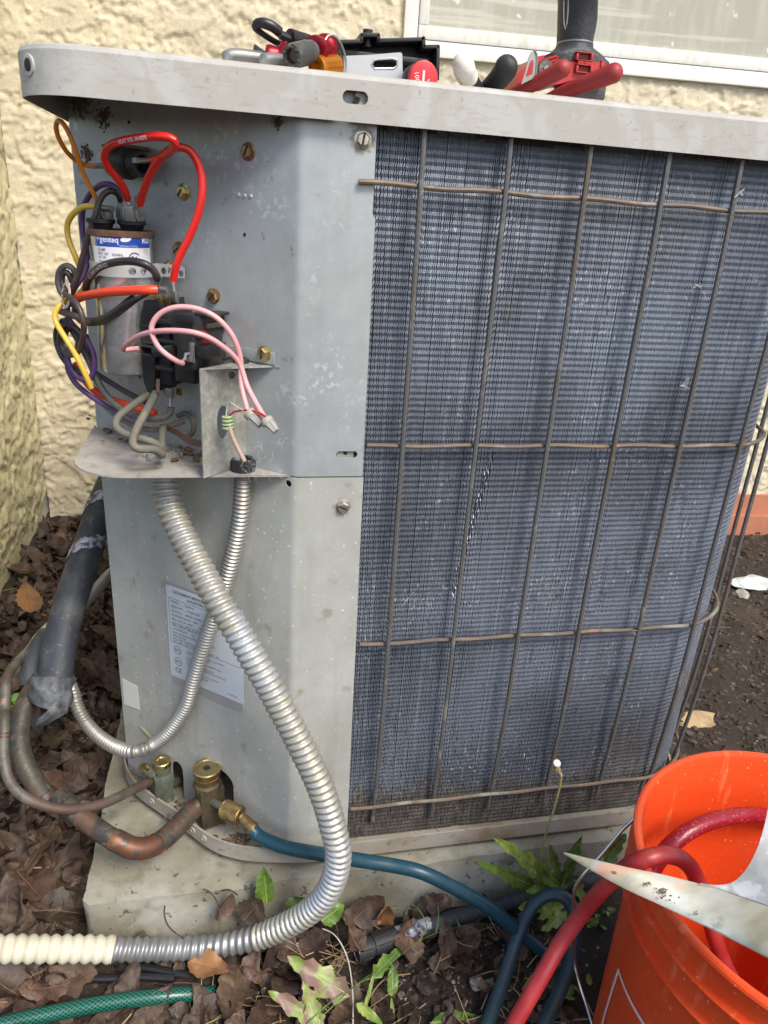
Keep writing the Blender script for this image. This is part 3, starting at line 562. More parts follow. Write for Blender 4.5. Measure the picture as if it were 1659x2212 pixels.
mb = MB(); mb.cyl(((sx0 + sx1) / 2 - .001, .0033, sz + .0006), ((sx0 + sx1) / 2 - .001, .0026, sz + .0006), .0019, n=12); mb.build('slot_hole', 'dark', up)
# three punched dimples and small marks on the upper panel
for x, y in ((1190, 555), (1226, 560), (1262, 562)):
    mb = MB(); mb.lathe(CH.P('C', x, y), CH.n, [(0, .0019), (.0007, .0015), (.001, .0006)], 12); mb.build('dimple', 'galv_strip', up)
for x, y in ((540, 122), (1227, 790)):
    mb = MB(); mb.lathe(CH.P('C', x, y), CH.n, [(0, .0015), (.0004, .0013)], 10); mb.build('small_hole', 'dark', up)

# shelf between the two panels (square corner in plan)
mb = MB(); x0, y0 = -.1885, .0035
outl = [(-.002, .0035), (-.002, .006)] + [tuple(CH.p(u_, 0, .0006)[:2]) for u_ in (-.006, -.2375)] + [(x0, .16)] + [(q[0], q[1]) for q in arcpts(x0 + .05, y0 + .05, .05, 180, 270, 10)]
outl = outl[::-1]
lnb = ZP('D', 745, 1215, .42); lnb2 = Vector((-.0435, .0185, .42))
mb.poly(outl, lambda a, b, s_: Vector((a, b, .4215 - s_)), .0014)
shelf = mb.build('shelf', 'shelf', ac)

# base pan: floor and upstanding lip
def panpath(o):
    ZPAN = -.006
    pts = [('F', 735, 440), ('F', 790, 560), ('F', 900, 650), ('F', 1050, 750), ('F', 1240, 890), ('F', 1400, 950), ('F', 1580, 970)]
    q = [ZP(k, x, y, ZPAN) for k, x, y in pts]; q = [Vector((-.1905, .20, 0))] + [Vector((a.x, a.y, 0)) for a in q] + [Vector((.02, -.0115, 0)), Vector((.06, -.0110, 0))]
    q = catmull(q, .008); q = [Vector((-.1915, .66, 0)), Vector((-.1915, .3, 0))] + q + [Vector((.2, -.0105, 0)), Vector((.395, -.0105, 0))]
    q += [Vector((x, y, 0)) for x, y in arcpts(.395, .1145, .125, -90, 0, 14)] + [Vector((.52, .3, 0)), Vector((.52, .66, 0))]
    out = []
    for i, p in enumerate(q):
        t = (q[min(i + 1, len(q) - 1)] - q[max(i - 1, 0)]).normalized(); out.append(p + Vector((-t.y, t.x, 0)) * o)
    return out
a, b = panpath(0), panpath(.0022); n = len(a)
mb = MB(); z0, z1 = -.0255, -.006
mb.add([Vector((p.x, p.y, z)) for z in (z0, z1) for p in a], [(k, k + 1, n + k + 1, n + k) for k in range(n - 1)])
mb.add([Vector((p.x, p.y, z)) for z in (-.021, z1) for p in b], [(k + 1, k, n + k, n + k + 1) for k in range(n - 1)])
mb.add([Vector((p.x, p.y, z1)) for ps in (a, b) for p in ps], [(k, k + 1, n + k + 1, n + k) for k in range(n - 1)])
mb.add([Vector((p.x, p.y, -.0205)) for p in b], [tuple(range(n))]); mb.add([Vector((p.x, p.y, z0)) for p in a], [tuple(range(n))[::-1]])
pan = mb.build('base_pan', 'pan', ac)
mb = MB(); mb.box(Frame((0, 0, 0), (1, 0, 0), (0, 1, 0), (0, 0, 1)), (-.02, .46), (.03, .64), (-.040, -.0256)); mb.build('foot', 'dark', pan)  # one wide near-black block put in for the shadow gap under the pan
for x, y in ((895, 680), (1145, 860), (1195, 895)):
    p_ = ZP('F', x, y, -.015); e = min(a, key=lambda q: (q.xy - p_.xy).length); i = a.index(e); t = (a[min(i + 1, n - 1)] - a[i - 1]).normalized(); nr = Vector((t.y, -t.x, 0))
    mb = MB(); mb.lathe(Vector((e.x, e.y, -.015)), nr, [(0, .0045), (.0012, .0042), (.0012, .0024), (.0004, .0020)], 12); mb.build('rivet', 'pan', pan)

# coil: thin wavy fins standing on the bend, each a strip with face and two flanks
pitch, row = .00155, .0055
CXc, CYc, Rc = .412, .1, .092
S1 = CXc - .050; S2 = S1 + Rc * math.pi / 2; S3 = S2 + .50
ns = int(S3 / pitch); sarr = (np.arange(ns) + .5) * pitch
def coil_at(s_, off):
    x = np.where(s_ < S1, .050 + s_, np.where(s_ < S2, CXc + (Rc - off) * np.sin((s_ - S1) / Rc), CXc + Rc - off))
    y = np.where(s_ < S1, CYc - Rc + off, np.where(s_ < S2, CYc - (Rc - off) * np.cos((s_ - S1) / Rc), CYc + (s_ - S2)))
    return x, y
zr = np.arange(-.018, .705, row / 2); nzr = len(zr); alt = np.where(np.arange(nzr) % 2 == 0, 1., -1.)
SS, ZZ = np.meshgrid(sarr, zr, indexing='ij')
rough_ = (fbm(SS * 160, ZZ * 11 + 5, 3) - .5)
per_fin = (_tab[(np.arange(ns) * 7) & 255, (np.arange(ns) * 13) & 255] - .5)[:, None]
lat = alt[None, :] * pitch * .30 + pitch * .35 * per_fin + pitch * 1.3 * rough_ * np.clip(fbm(SS * 9, ZZ * 6, 3) * 3 - 1.1, 0.16, 1)
dep = alt[None, :] * .00030 + .0010 * (fbm(SS * 14 + 3, ZZ * 14, 3) - .5) + .0016 * np.clip(fbm(SS * 70, ZZ * 18, 3) - .62, 0, 1) * 4
# a creased fin column and some crushed patches
cs = .121 + .020 * (ZZ - .37) / .12; crease = np.exp(-((SS - cs + .004 * np.sin(ZZ * 260) * .25) / .0009) ** 2) * (ZZ > .30) * (ZZ < .435); dep = dep - crease * .0022 + np.exp(-((SS - cs - .0022) / .0009) ** 2) * (ZZ > .29) * (ZZ < .44) * .004
th_ = pitch * .19
cols = []
for o_, dd in ((-th_, 0), (th_, 0), (-th_ * .5, .012), (th_ * .5, .012)):
    x_, y_ = coil_at(SS + lat + o_, np.clip(dep, -.002, .008) + dd); cols.append(np.stack([x_, y_, ZZ], -1))
V = np.stack(cols, 2).reshape(-1, 3)
i0 = (np.arange(ns)[:, None] * nzr + np.arange(nzr - 1)[None, :]).ravel() * 4; j0 = i0 + 4
Q = np.concatenate([np.stack([i0 + a_, i0 + b_, j0 + b_, j0 + a_], 1) for a_, b_ in ((0, 1), (2, 0), (1, 3))])
fm = fast_mesh('coil_fins', V, Q, ['fin', 'fin_dirty'])
zc_ = V[Q[:, 0], 2]; sc_ = np.repeat(sarr, nzr)[np.minimum(Q[:, 0] // 4, ns * nzr - 1)]; edge = .045 * (fbm(sc_ * 30, zc_ * 12, 3) - .3)
hz_ = _tab[(sc_ / pitch).astype(int) & 255, (zc_ / row).astype(int) & 255]
dirty = (zc_ < .012 + edge * 1.0 + .035 * hz_) | (zc_ > .699 - edge * .3) | (fbm(sc_ * 22 + 4, zc_ * 7, 3) > .80 + .3 * hz_)
fm.polygons.foreach_set('material_index', dirty.astype(np.int32)); coil = link(fm, 'coil_fins', ac, kind='stuff')
mb = MB(); cp = [(.05, .0215), (CXc, .0215)] + arcpts(CXc, CYc, Rc - .0135, -90, 0, 14) + [(CXc + Rc - .0135, .60), (.05, .60)]
mb.add([Vector((x, y, z)) for z in (-.019, .715) for x, y in cp], [(k, (k + 1) % len(cp), len(cp) + (k + 1) % len(cp), len(cp) + k) for k in range(len(cp) - 1)])
mb.build('coil_dark_backing', 'finback', ac)  # plain dark backing sheet, its colour stands in for the shade between fins
mb = MB(); mb.box(Frame((0, 0, 0), (1, 0, 0), (0, 1, 0), (0, 0, 1)), (-.184, .50), (.602, .69), (.004, .712), 0, .01); mb.build('back_panel', 'paint', ac)
mb = MB(); mb.box(Frame((0, 0, 0), (1, 0, 0), (0, 1, 0), (0, 0, 1)), (-.1840, -.1825), (.44, .601), (.004, .712)); mb.build('left_panel', 'paint', ac)

# wire guard: uprights outside, cross wires behind them
GX0, GS, RG = .0934, .0680, .104
def gpt(s_, off=0):      # s measured from x = 0 along the front
    if s_ < CXc: return Vector((s_, CYc - RG - off, 0))
    if s_ < CXc + RG * math.pi / 2:
        a_ = (s_ - CXc) / RG; return Vector((CXc + (RG + off) * math.sin(a_), CYc - (RG + off) * math.cos(a_), 0))
    return Vector((CXc + RG + off, CYc + s_ - CXc - RG * math.pi / 2, 0))
for i in range(14):
    s_ = GX0 + GS * i - (.026 if i == 7 else 0); q = gpt(s_, .0022)
    b_ = [q + Vector((.0006 * math.sin(i * 3 + k), 0, z)) for k, z in enumerate((.010, .16, .33, .5, .62, .705))]
    b_[0] += (Vector((CXc, CYc, 0)) - q).normalized() * .008 if i > 4 else Vector((0, .008, 0)); b_[-1] += Vector((0, .003, 0)) if i < 5 else Vector((0, 0, 0))
    mb = MB(); mb.tube(b_, .0023, 8, step=.03); mb.build('guard_wire', 'wire_guard', ac)
for j, z in enumerate((.6592, .4498, .2456, .0351)):
    s0 = FR.on('K', 110, 590)[0] if j == 0 else .0625 if j == 1 else .0665
    pts = [gpt(s0 + (0.98 - s0) * k / 40, -.0022) + Vector((0, 0, z + .0008 * math.sin(k * 1.7 + j))) for k in range(41)]
    if j == 0: pts[0].y = -.0035; pts[1].y = -.0032
    mb = MB(); mb.tube(pts, .0021, 8, step=.01); mb.build('guard_wire', 'rust_row', ac)

# hex-head slotted screws
def screw(fr, k, x, y, m, r=.0052, d=0., ang=40, par=None, tilt=(0, 0)):
    c = fr.P(k, x, y, d); u, v = fr.u, fr.v; nrm_ = (fr.n + fr.u * tilt[0] + fr.v * tilt[1]).normalized(); mb = MB()
    mb.lathe(c, nrm_, [(0, r * 1.28), (.0006, r * 1.28), (.0010, r * 1.0)], 20); a_ = math.cos(R(ang)) * fr.u + math.sin(R(ang)) * fr.v
    mb.lathe(c + nrm_ * .001, nrm_, [(0, r), (.0030, r), (.0038, r * .82)], 6, ref=a_)
    f2 = Frame(c + nrm_ * .0048, a_, nrm_.cross(a_), nrm_); mb2 = MB(); mb2.box(f2, (-r * .8, r * .8), (-r * .16, r * .16), (-.0006, .00015))
    o = mb.build('screw', m, par or ac); mb2.build('slot', 'dark', o)
screw(CH, 'C', 1250, 298, 'screw', ang=65, tilt=(.1, 0)); screw(CH, 'C', 868, 537, 'screw_gold', ang=50, tilt=(-.1, 0)); screw(CH, 'C', 842, 880, 'screw', ang=35); screw(CH, 'D', 1046, 250, 'screw', ang=40, tilt=(.1, -.1)); screw(CH, 'D', 1345, 592, 'screw_gold', ang=85, d=.0022)
screw(FR, 'K', 143, 278, 'screw_zinc', ang=80); screw(FR, 'M', 118, 697, 'screw_zinc', ang=-28)
# lower screws catch through the guard strip; ghost ring of old washer
M['ring_stain'] = mat('washer_stain', (.30, .275, .235), .6, .1, [dict(s=200, lo=.45, hi=.6, c=(.38, .37, .35))])
for k_, x_, y_ in (('K', 143, 278), ('M', 118, 697)):
    c_ = FR.on(k_, x_, y_); mb = MB(); v = []
    for i in range(36):
        th = 2 * math.pi * i / 36; j = 1 + .12 * math.sin(i * 1.9) + .08 * math.sin(i * 4.3)
        v += [FR.p(c_[0] + .0066 * math.cos(th), c_[1] + .0066 * math.sin(th), .0003), FR.p(c_[0] + .0092 * j * math.cos(th), c_[1] + .0092 * j * math.sin(th), .0002)]
    mb.add(v, [(2 * i, 2 * i + 1, (2 * i + 3) % 72, (2 * i + 2) % 72) for i in range(36)]); mb.build('rust_ring', 'ring_stain', up if k_ == 'K' else low)
# ------------------------------------------------------------------ rating label on the lower panel
tl = CH.on('N', 200, 150); tr = CH.on('N', 1310, 610); bl = CH.on('N', 275, 1440); br = CH.on('N', 1340, 1985)
LW = ((tr[0] - tl[0]) + (br[0] - bl[0])) / 2; LU = (tl[0] + bl[0]) / 2; LT = (tl[1] + tr[1]) / 2; LB = (bl[1] + br[1]) / 2; LH = LT - LB
mb = MB(); mb.box(CH, (LU + .002, LU + LW * .98), (LB - .011, LT + .004), (.0003, .0006)); mb.build('adhesive_ghost', 'adhesive', low)
mb = MB(); mb.box(CH, (LU, LU + LW), (LB, LT), (.0006, .0010)); lw_ = .0011
def lt(txt, fx, fy, h, al='LEFT', bold=0): mb.text(txt, h * LH, lambda x, y: CH.p(LU + fx * LW + x * .92, LT - fy * LH + y, .00115), 1, al, bold)
def ln(x0, y0, x1, y1, t=.0018):
    dx, dy = (x1 - x0) * LW, (y1 - y0) * LH
    mb.box(CH, (LU + x0 * LW - t * .1, LU + x1 * LW + t * .1), (LT - y1 * LH - t * .12, LT - y0 * LH + t * .12), (.0010, .0011), 1)
lt('GOODMAN MANUFACTURING CO., L.P.', .5, .06, .043, 'CENTER', .0001); lt('HOUSTON, TEXAS', .46, .105, .040, 'CENTER', .0001)
ln(.03, .125, .97, .125); ln(.03, .605, .97, .605); ln(.03, .125, .03, .605); ln(.97, .125, .97, .605)
for y_, t_ in ((.165, 'MODEL ___ CKJ48-1A'), (.215, 'SERIAL NO. __ 9104434630'), (.265, 'AC/VOLTS _ 208/230  PHASE _ 1'), (.310, 'VOLTAGE RANGE   MIN. _ 197'), (.355, 'MIN. CIRCUIT AMPS ___ 29.5'), (.395, 'MAX. FUSE, AMPS OR HACR TYPE'), (.420, '(PER CIRCUIT BREAKER FOR USA)'),
    (.460, 'COMPRESSOR      RLA       105'), (.500, 'MAX. WORKING PRESSURE    H.P. _ 1/6'), (.535, 'FAN MOTOR'), (.565, 'FACTORY CHARGE OZ. R22'), (.595, 'FACTORY TEST PRESSURE   150  HIGH  350')): lt(t_, .06, y_, .032)
for cy_ in (.68, .81):
    cu_, cv_ = LU + .12 * LW, LT - cy_ * LH; r0 = .042 * LH * 1.1
    for k in range(24):
        a0, a1 = 2 * math.pi * k / 24, 2 * math.pi * (k + 1) / 24
        mb.add([CH.p(cu_ + rr * math.cos(a_), cv_ + rr * math.sin(a_), .00115) for a_ in (a0, a1) for rr in (r0, r0 * .86)], [(0, 1, 3, 2)], 1)
    lt('ETL', .12, cy_ + .014, .040, 'CENTER', .0001)
for y_, t_ in ((.66, 'CONFORMS TO THE ELECTRICAL POWER'), (.685, 'CERTIFIED TO STANDARD'), (.735, 'PERCER DU CIRCUIT D\'ALIMENTATION'), (.76, 'AVANT L\'ENTRETIEN.'), (.785, 'COPPER CONDUCTORS ONLY'), (.812, 'EQUIPMENT SUITABLE FOR OUTDOOR USE.'), (.87, 'MFG. __________ PART NO. 9145103'), (.905, 'REPRODUCED FOR USE'), (.93, 'BY ITEM 51A')): lt(t_, .24, y_, .026)
lt('CE', .07, .935, .075, 'LEFT', .0001); lt('B14933-00', .80, .955, .026)
mb.build('rating_label', ['paper', 'ink'], low)
a_ = CH.on('E', 730, 1315); b_ = CH.on('E', 832, 1500)
mb = MB(); mb.poly([(a_[0], a_[1]), (CH.on('E', 740, 1465)[0], CH.on('E', 740, 1465)[1]), (b_[0], b_[1]), (CH.on('E', 818, 1360)[0], CH.on('E', 818, 1360)[1])], lambda x, y, s_: CH.p(x, y, .0008 - s_), .0005); mb.build('tape_tab', 'tapeclear', low)
p_ = CH.on('F', 870, 280); mb = MB(); mb.ell(CH.p(p_[0], p_[1], .0006), (.012, .004, .0006), fr=Frame((0, 0, 0), CH.u - CH.v * .5, CH.v, CH.n)); mb.build('sticker_scrap', 'green_w', low)

# ------------------------------------------------------------------ capacitor: oval can, rusty rim, paper label, two cup insulators with spades
CR = .0248; cu_m = (CH.on('C', 303, 765, .027)[0] + CH.on('C', 692, 765, .027)[0]) / 2; CC = CH.p(cu_m, 0, .0275)
fd = Vector((CAM.x - CC.x, CAM.y - CC.y, 0)).normalized()
def zf(k, y): return YP(k, 500, y, CC.y + fd.y * CR).z
zt = zf('C', 770); zb = zf('D', 728); rd = Vector((-fd.y, fd.x, 0))          # the side of the can that carries the label, and its right hand
def ovalbody(mb, prof): mb.lathe((CC.x, CC.y, 0), (0, 0, 1), [(z, CR + g) for z, g in prof], 64)
mb = MB(); ovalbody(mb, [(zb, -.003), (zb + .0015, -.0005), (zb + .004, 0), (zb + .03, -.0004), (zb + .055, -.0011), (zb + .07, -.0003), (zt - .005, 0)])
capr = mb.build('capacitor', 'can', ac, 'silver oval capacitor with blue and white label and rusty rim')
mb = MB(); ovalbody(mb, [(zt - .0052, .0002), (zt - .0045, .0014), (zt - .0015, .0018), (zt + .0003, .0012), (zt - .0003, -.0015), (zt - .0022, -.0022)]); mb.build('rim', 'rust', capr)
def onlabel(a_, z, h):     # a_: distance round the can from the middle of the label
    t = a_ / CR; return Vector((CC.x, CC.y, z)) + (fd * math.cos(t) + rd * math.sin(t)) * (CR + h)
def la_(k, x): return CR * math.asin(max(-.98, min(.98, (px(k, x, 0)[0] - (px('C', 303, 0)[0] + px('C', 692, 0)[0]) / 2) / ((px('C', 692, 0)[0] - px('C', 303, 0)[0]) / 2))))
# label position from the photo: left edge, right edge, top, foot of the blue band, bottom
la = la_('C', 350); lb = la_('C', 664); ltop = zf('C', 803); lmid = zf('C', 866); lbot = zf('D', 62)
def strip(mb, a0, a1, z0, z1, h, mi, n=14):
    v = [onlabel(a0 + (a1 - a0) * k / n, z, h) for z in (z0, z1) for k in range(n + 1)]; mb.add(v, [(k, k + 1, n + 2 + k, n + 1 + k) for k in range(n)], mi)
mb = MB(); W_ = lb - la; H_ = lmid - lbot
strip(mb, la - .004, lb + .001, lbot - .004, lmid - .0002, .0003, 0); strip(mb, la, lb, lmid, ltop, .0004, 1)
def ct(t, fx, z, h, mi=2, al='LEFT', bold=.0): mb.text(t, h * 1.0, lambda x, y: onlabel(la + fx * W_ + x * .86, z + y, .0007), mi, al, bold)
ct('genteq', .09, lmid + .0034, .0064, 3, bold=.00010); ct('*', .01, lmid + .0012, .011, 3)
ct('Self Protection No PCB\'s', .42, lmid + .0006, .0016, 3); ct('RU', .97, lmid + .0036, .0066, 3, 'RIGHT', .0002)
k_ = 12; lf = [(math.cos(math.pi * i / k_) * .0042, math.sin(math.pi * i / k_) * .0019) for i in range(k_ + 1)] + [(-math.cos(math.pi * i / k_) * .0042, -math.sin(math.pi * i / k_) * .0019) for i in range(1, k_)]
mb.add([onlabel(la + .53 * W_ + x * math.cos(.2) - y * .2, lmid + .0062 + y + x * .2, .0008) for x, y in lf], [tuple(range(len(lf)))], 3)
for t_, fx, y_, h_ in (('27L889', .03, .10, .0036), ('45uf', .03, .22, .0036), ('5uf', .16, .22, .0036), ('+6  -6%', .04, .335, .0032), ('50/60Hz', .29, .24, .0036), ('440VAC', .31, .37, .0036), ('Protected P966', .03, .45, .0024), ('S10000AFC', .03, .54, .0024), ('Y-MEXICO', .03, .63, .0024)): ct(t_, fx, lmid - y_ * .024 - .001, h_ * .78, 2, bold=.00003)
for k in range(4, 33):     # the open ring of the approval mark
    a0, a1 = 2 * math.pi * k / 36, 2 * math.pi * (k + 1) / 36; c0 = la + .66 * W_
    mb.add([onlabel(c0 + r_ * math.cos(a_), lmid - .0085 + r_ * math.sin(a_), .0008) for a_ in (a0, a1) for r_ in (.0050, .0042)], [(0, 1, 3, 2)], 2)
ct('SA', .66, lmid - .0107, .0062, 2, 'CENTER', .0001)
mb.build('label', ['paper_w', 'label_blue', 'ink', 'ink_w'], capr)
# metal strap, wrapping the can and screwed to the panel at its right
sz0 = zf('D', 138); sz1 = zf('D', 58); sr = CH.on('D', 876, 110, .003)[0]
mb = MB(); n = 30; a0 = -CR * 1.9; aT = la_('C', 680) + .004; pR = CH.p(sr, 0, .003); LR = (pR - onlabel(aT, 0, 0)).length; a1 = aT + LR
def strapp(a_, z, h):
    if a_ > aT: e = onlabel(aT, z, h); f_ = CH.p(sr, z, .003 + h); return e.lerp(f_, (a_ - aT) / LR)
    return onlabel(a_, z, h)
hz = sz0 + (sz1 - sz0) * .45
holes = [circ(la_('D', 548), hz, .0030, 14), circ(la_('D', 614), hz, .0030, 14), circ(aT + LR * .28, hz, .0028, 14), circ(aT + LR * .88, hz - .001, .0026, 12)]
outl = [(a0 + (a1 - a0) * k / n, sz0) for k in range(n + 1)] + [(a1 - (a1 - a0) * k / n, sz1 - (.002 if k == 0 else 0)) for k in range(n + 1)]
mb.poly(outl, lambda x, y, s_: strapp(x, y, .0018 - s_), .0009, holes, cuts=[('x', a0 + (a1 - a0) * k / n) for k in range(1, n)])
mb.build('strap', 'galv_strip', ac, 'perforated metal strap round the capacitor'); screw(CH, 'C', 785, 990, 'screw', d=.004, ang=130)
def spade(k, x, y, d, ht, wd, m='steel', par=capr, thick=.0012, nm='terminal', crimp=None, lean=0):
    u_, v_ = CH.on(k, x, y, d); mb = MB(); f2 = Frame(CH.p(u_, v_, d), CH.u + CH.n * lean, CH.v, CH.n - CH.u * lean)
    mb.box(f2, (-wd / 2, wd / 2), (0, ht), (-thick, thick), 0, .0005); mb.box(f2, (-wd / 2, -wd / 2 + .0014), (ht * .15, ht * .9), (-.0018, .0024), 0, .0004); mb.box(f2, (wd / 2 - .0014, wd / 2), (ht * .15, ht * .9), (-.0018, .0024), 0, .0004)
    if crimp: mb.tube([f2.p(0, ht, 0), f2.p(crimp[0] * .5, ht + crimp[1] * .5, 0), f2.p(crimp[0], ht + crimp[1], crimp[2] if len(crimp) > 2 else 0)], .0022, 8, step=.002)
    return mb.build(nm, m, par)
for x_ in (-.0150, .0092):
    c = Vector((CC.x, CC.y, zt - .001)) + rd * x_ + fd * (.002 if x_ > 0 else -.001); r1 = .0116
    mb = MB(); mb.lathe(c, CH.v, [(0, .0078), (.0055, r1 - .0012), (.0058, r1), (.0088, r1), (.0088, r1 - .0015), (.0068, r1 - .003)], 28); mb.build('insulator_cup', 'black_clean', capr)
spade('C', 417, 708, .032, .0095, .0090, 'steel'); mb = MB(); mb.cyl(CH.P('C', 375, 632, .034), CH.P('C', 443, 638, .034), .0024); mb.build('terminal', 'steel', capr)
spade('C', 370, 706, .026, .011, .003, 'steel'); spade('C', 492, 705, .024, .012, .0060, 'steel', crimp=(0, .010)); spade('C', 546, 712, .034, .012, .0105, 'steel', crimp=(-.004, .0135)); spade('C', 592, 712, .030, .010, .0030, 'steel', crimp=(.0015, .0085))

# ------------------------------------------------------------------ start device: short black tube lying on the panel
mb = MB(); c0 = CH.P('C', 425, 355, .018); c1 = CH.P('C', 618, 372, .018); ax = (c1 - c0).normalized(); ln_ = (c1 - c0).length; rr = .0125
mb.lathe(c0, ax, [(0, rr * .55), (.002, rr * .8), (.004, rr * .95), (ln_ * .45, rr), (ln_ * .62, rr), (ln_ * .64, rr * .90), (ln_ * .72, rr * .9), (ln_ * .72, rr * .80), (ln_ * .98, rr * .78), (ln_, rr * .70), (ln_, rr * .56), (ln_ - .010, rr * .5)], 32)
rel = mb.build('start_device', 'black', ac, 'round black plastic starting device under the lid')
mb = MB(); mb.box(CH, (CH.on('C', 440, 262, .01)[0], CH.on('C', 620, 262, .01)[0]), (CH.on('C', 500, 285, .01)[1], CH.on('C', 500, 262, .01)[1]), (.001, .022), 0, .002); mb.build('bracket', 'rust', rel)
mb = MB(); mb.tube([CH.P('C', 580, 350, .031), CH.P('C', 625, 350, .035), CH.P('C', 672, 343, .038)], .0019, 8); mb.box(Frame(CH.P('C', 600, 350, .033), CH.u, CH.v, CH.n), (-.006, .006), (-.0018, .0018), (-.001, .001)); mb.build('terminal', 'steel', rel)
mb = MB(); mb.tube([CH.P('C', 400, 384, .018), CH.P('C', 365, 380, .019), CH.P('C', 338, 384, .020)], .0022, 8); mb.build('terminal', 'steel', rel)

# ------------------------------------------------------------------ contactor
def cb(mbb, k, x0_, y0_, x1_, y1_, d0, d1, bev=.0008, mi=0):
    a_ = CH.on(k, x0_, y0_, d1); b_ = CH.on(k, x1_, y1_, d1); mbb.box(CH, (a_[0], b_[0]), (b_[1], a_[1]), (d0, d1), mi, bev); return mbb
plate = MB(); cb(plate, 'U', 1300, 470, 1385, 1090, .001, .008, .0006); cb(plate, 'U', 1385, 480, 1480, 690, .001, .0025, .0004); cb(plate, 'U', 1385, 800, 1500, 1000, .001, .0022, .0004)
cont = MB(); cb(cont, 'U', 900, 520, 1150, 1290, .002, .040, .002); cb(cont, 'U', 720, 460, 900, 1300, .002, .032, .002); cb(cont, 'U', 940, 730, 1140, 1150, .040, .052, .003); cb(cont, 'U', 1140, 500, 1290, 560, .002, .030, .001); cb(cont, 'U', 1140, 1180, 1240, 1260, .002, .028, .001); cb(cont, 'U', 950, 500, 1140, 640, .040, .044, .002)
for v0, v1 in ((560, 650), (780, 850), (1070, 1160)): cb(cont, 'U', 715, v0, 915, v1, .032, .040, .002)
cb(cont, 'U', 1115, 740, 1200, 800, .030, .048, .0015)
c_ob = cont.build('contactor', 'black', ac, 'dusty black contactor relay with pink control wires')
plate.build('mounting_plate', 'steel', c_ob)
mb = MB(); d1 = .036
ol = [CH.on('U', x, y, d1) for x, y in ((600, 365), (760, 352), (775, 450), (720, 560), (715, 1290), (690, 1370), (640, 1370), (600, 1260), (560, 1060), (552, 640))]
mb.poly([q for q in ol][::-1], lambda a_, b_, s_: CH.p(a_, b_, d1 - s_), .030); mb.build('side_cover', 'black', c_ob)
mb = MB(); cb(mb, 'U', 565, 655, 720, 663, .036, .038, .0003); cb(mb, 'U', 570, 812, 690, 850, .036, .041, .001); cb(mb, 'U', 580, 1082, 700, 1090, .036, .038, .0003); cb(mb, 'U', 560, 868, 690, 880, .036, .047, .0006); cb(mb, 'U', 560, 955, 690, 966, .036, .047, .0006); cb(mb, 'U', 556, 868, 570, 966, .036, .047, .0006); cb(mb, 'U', 678, 868, 692, 966, .036, .047, .0006); mb.build('molded_ledge', 'black', c_ob)
mb = MB(); mb.cyl(CH.P('U', 720, 930, .050), CH.P('U', 935, 905, .048), .0042); mb.build('post', 'black', c_ob)
mb = MB(); cb(mb, 'U', 1145, 850, 1262, 1015, .030, .050, .001); mb.build('coil_terminal_block', 'black_clean', c_ob)
mb = MB(); cb(mb, 'U', 1057, 815, 1145, 1050, .0505, .0520, .0005); cb(mb, 'U', 1050, 950, 1110, 1045, .052, .0555, .0008); mb.build('terminal', 'steel', c_ob)
mb = MB(); mb.tube([CH.P('U', 1010, 1040, .060), CH.P('U', 1050, 1000, .058), CH.P('U', 1050, 955, .057), CH.P('U', 1110, 945, .055)], .0016, 8); mb.build('terminal', 'steel', c_ob)
mb = MB(); mb.cyl(CH.P('U', 1225, 850, .008), CH.P('U', 1225, 850, .036), .0115, n=28); mb.build('coil_bobbin', 'anod', c_ob)
mb = MB(); cb(mb, 'U', 1145, 600, 1290, 680, .002, .026, .001); mb.build('coil_frame', 'bronze', c_ob)
mb = MB(); cb(mb, 'U', 1140, 555, 1300, 1180, .0015, .010, .001); mb.build('coil_recess', 'black_clean', c_ob)
for x0_, x1_, y0_, y1_, d_ in ((620, 750, 300, 352, .022), (765, 885, 320, 445, .030), (890, 970, 380, 430, .022), (505, 560, 450, 610, .020), (530, 560, 1080, 1220, .018), (808, 905, 1315, 1410, .028), (945, 1005, 1315, 1410, .022)):
    mb = MB(); cb(mb, 'U', x0_, y0_, x1_, y1_, d_ - .0012, d_, .0003); mb.build('brass_tab', 'brass', c_ob)
for k, x, y in (('U', 850, 382), ('U', 798, 376), ('U', 975, 1352)):
    mb = MB(); mb.cyl(CH.P(k, x, y, .0300 if y < 1000 else .022), CH.P(k, x, y, .0304 if y < 1000 else .0224), .0012, n=10); mb.build('tab_hole', 'dark', c_ob)
spade('U', 787, 418, .032, .0085, .0042, 'brass_bright', c_ob); spade('U', 928, 388, .026, .0085, .0080, 'steel', c_ob, crimp=(-.001, .010)); spade('U', 885, 1430, .030, .0085, .0070, 'steel', c_ob)
mb = MB(); mb.tube([CH.P('U', 890, 1430, .030), CH.P('U', 888, 1470, .032), CH.P('U', 890, 1525, .033)], .0016, 8); mb.build('terminal', 'steel', c_ob); mb = MB(); mb.cyl(CH.P('U', 765, 240, .046), CH.P('U', 850, 250, .044), .0023); mb.build('terminal', 'steel', c_ob)
mb = MB(); mb.cyl(CH.P('U', 750, 110, .052), CH.P('U', 748, 160, .050), .0029, .0025); mb.cyl(CH.P('U', 748, 160, .050), CH.P('U', 750, 240, .047), .0014); mb.build('terminal', 'steel', c_ob)

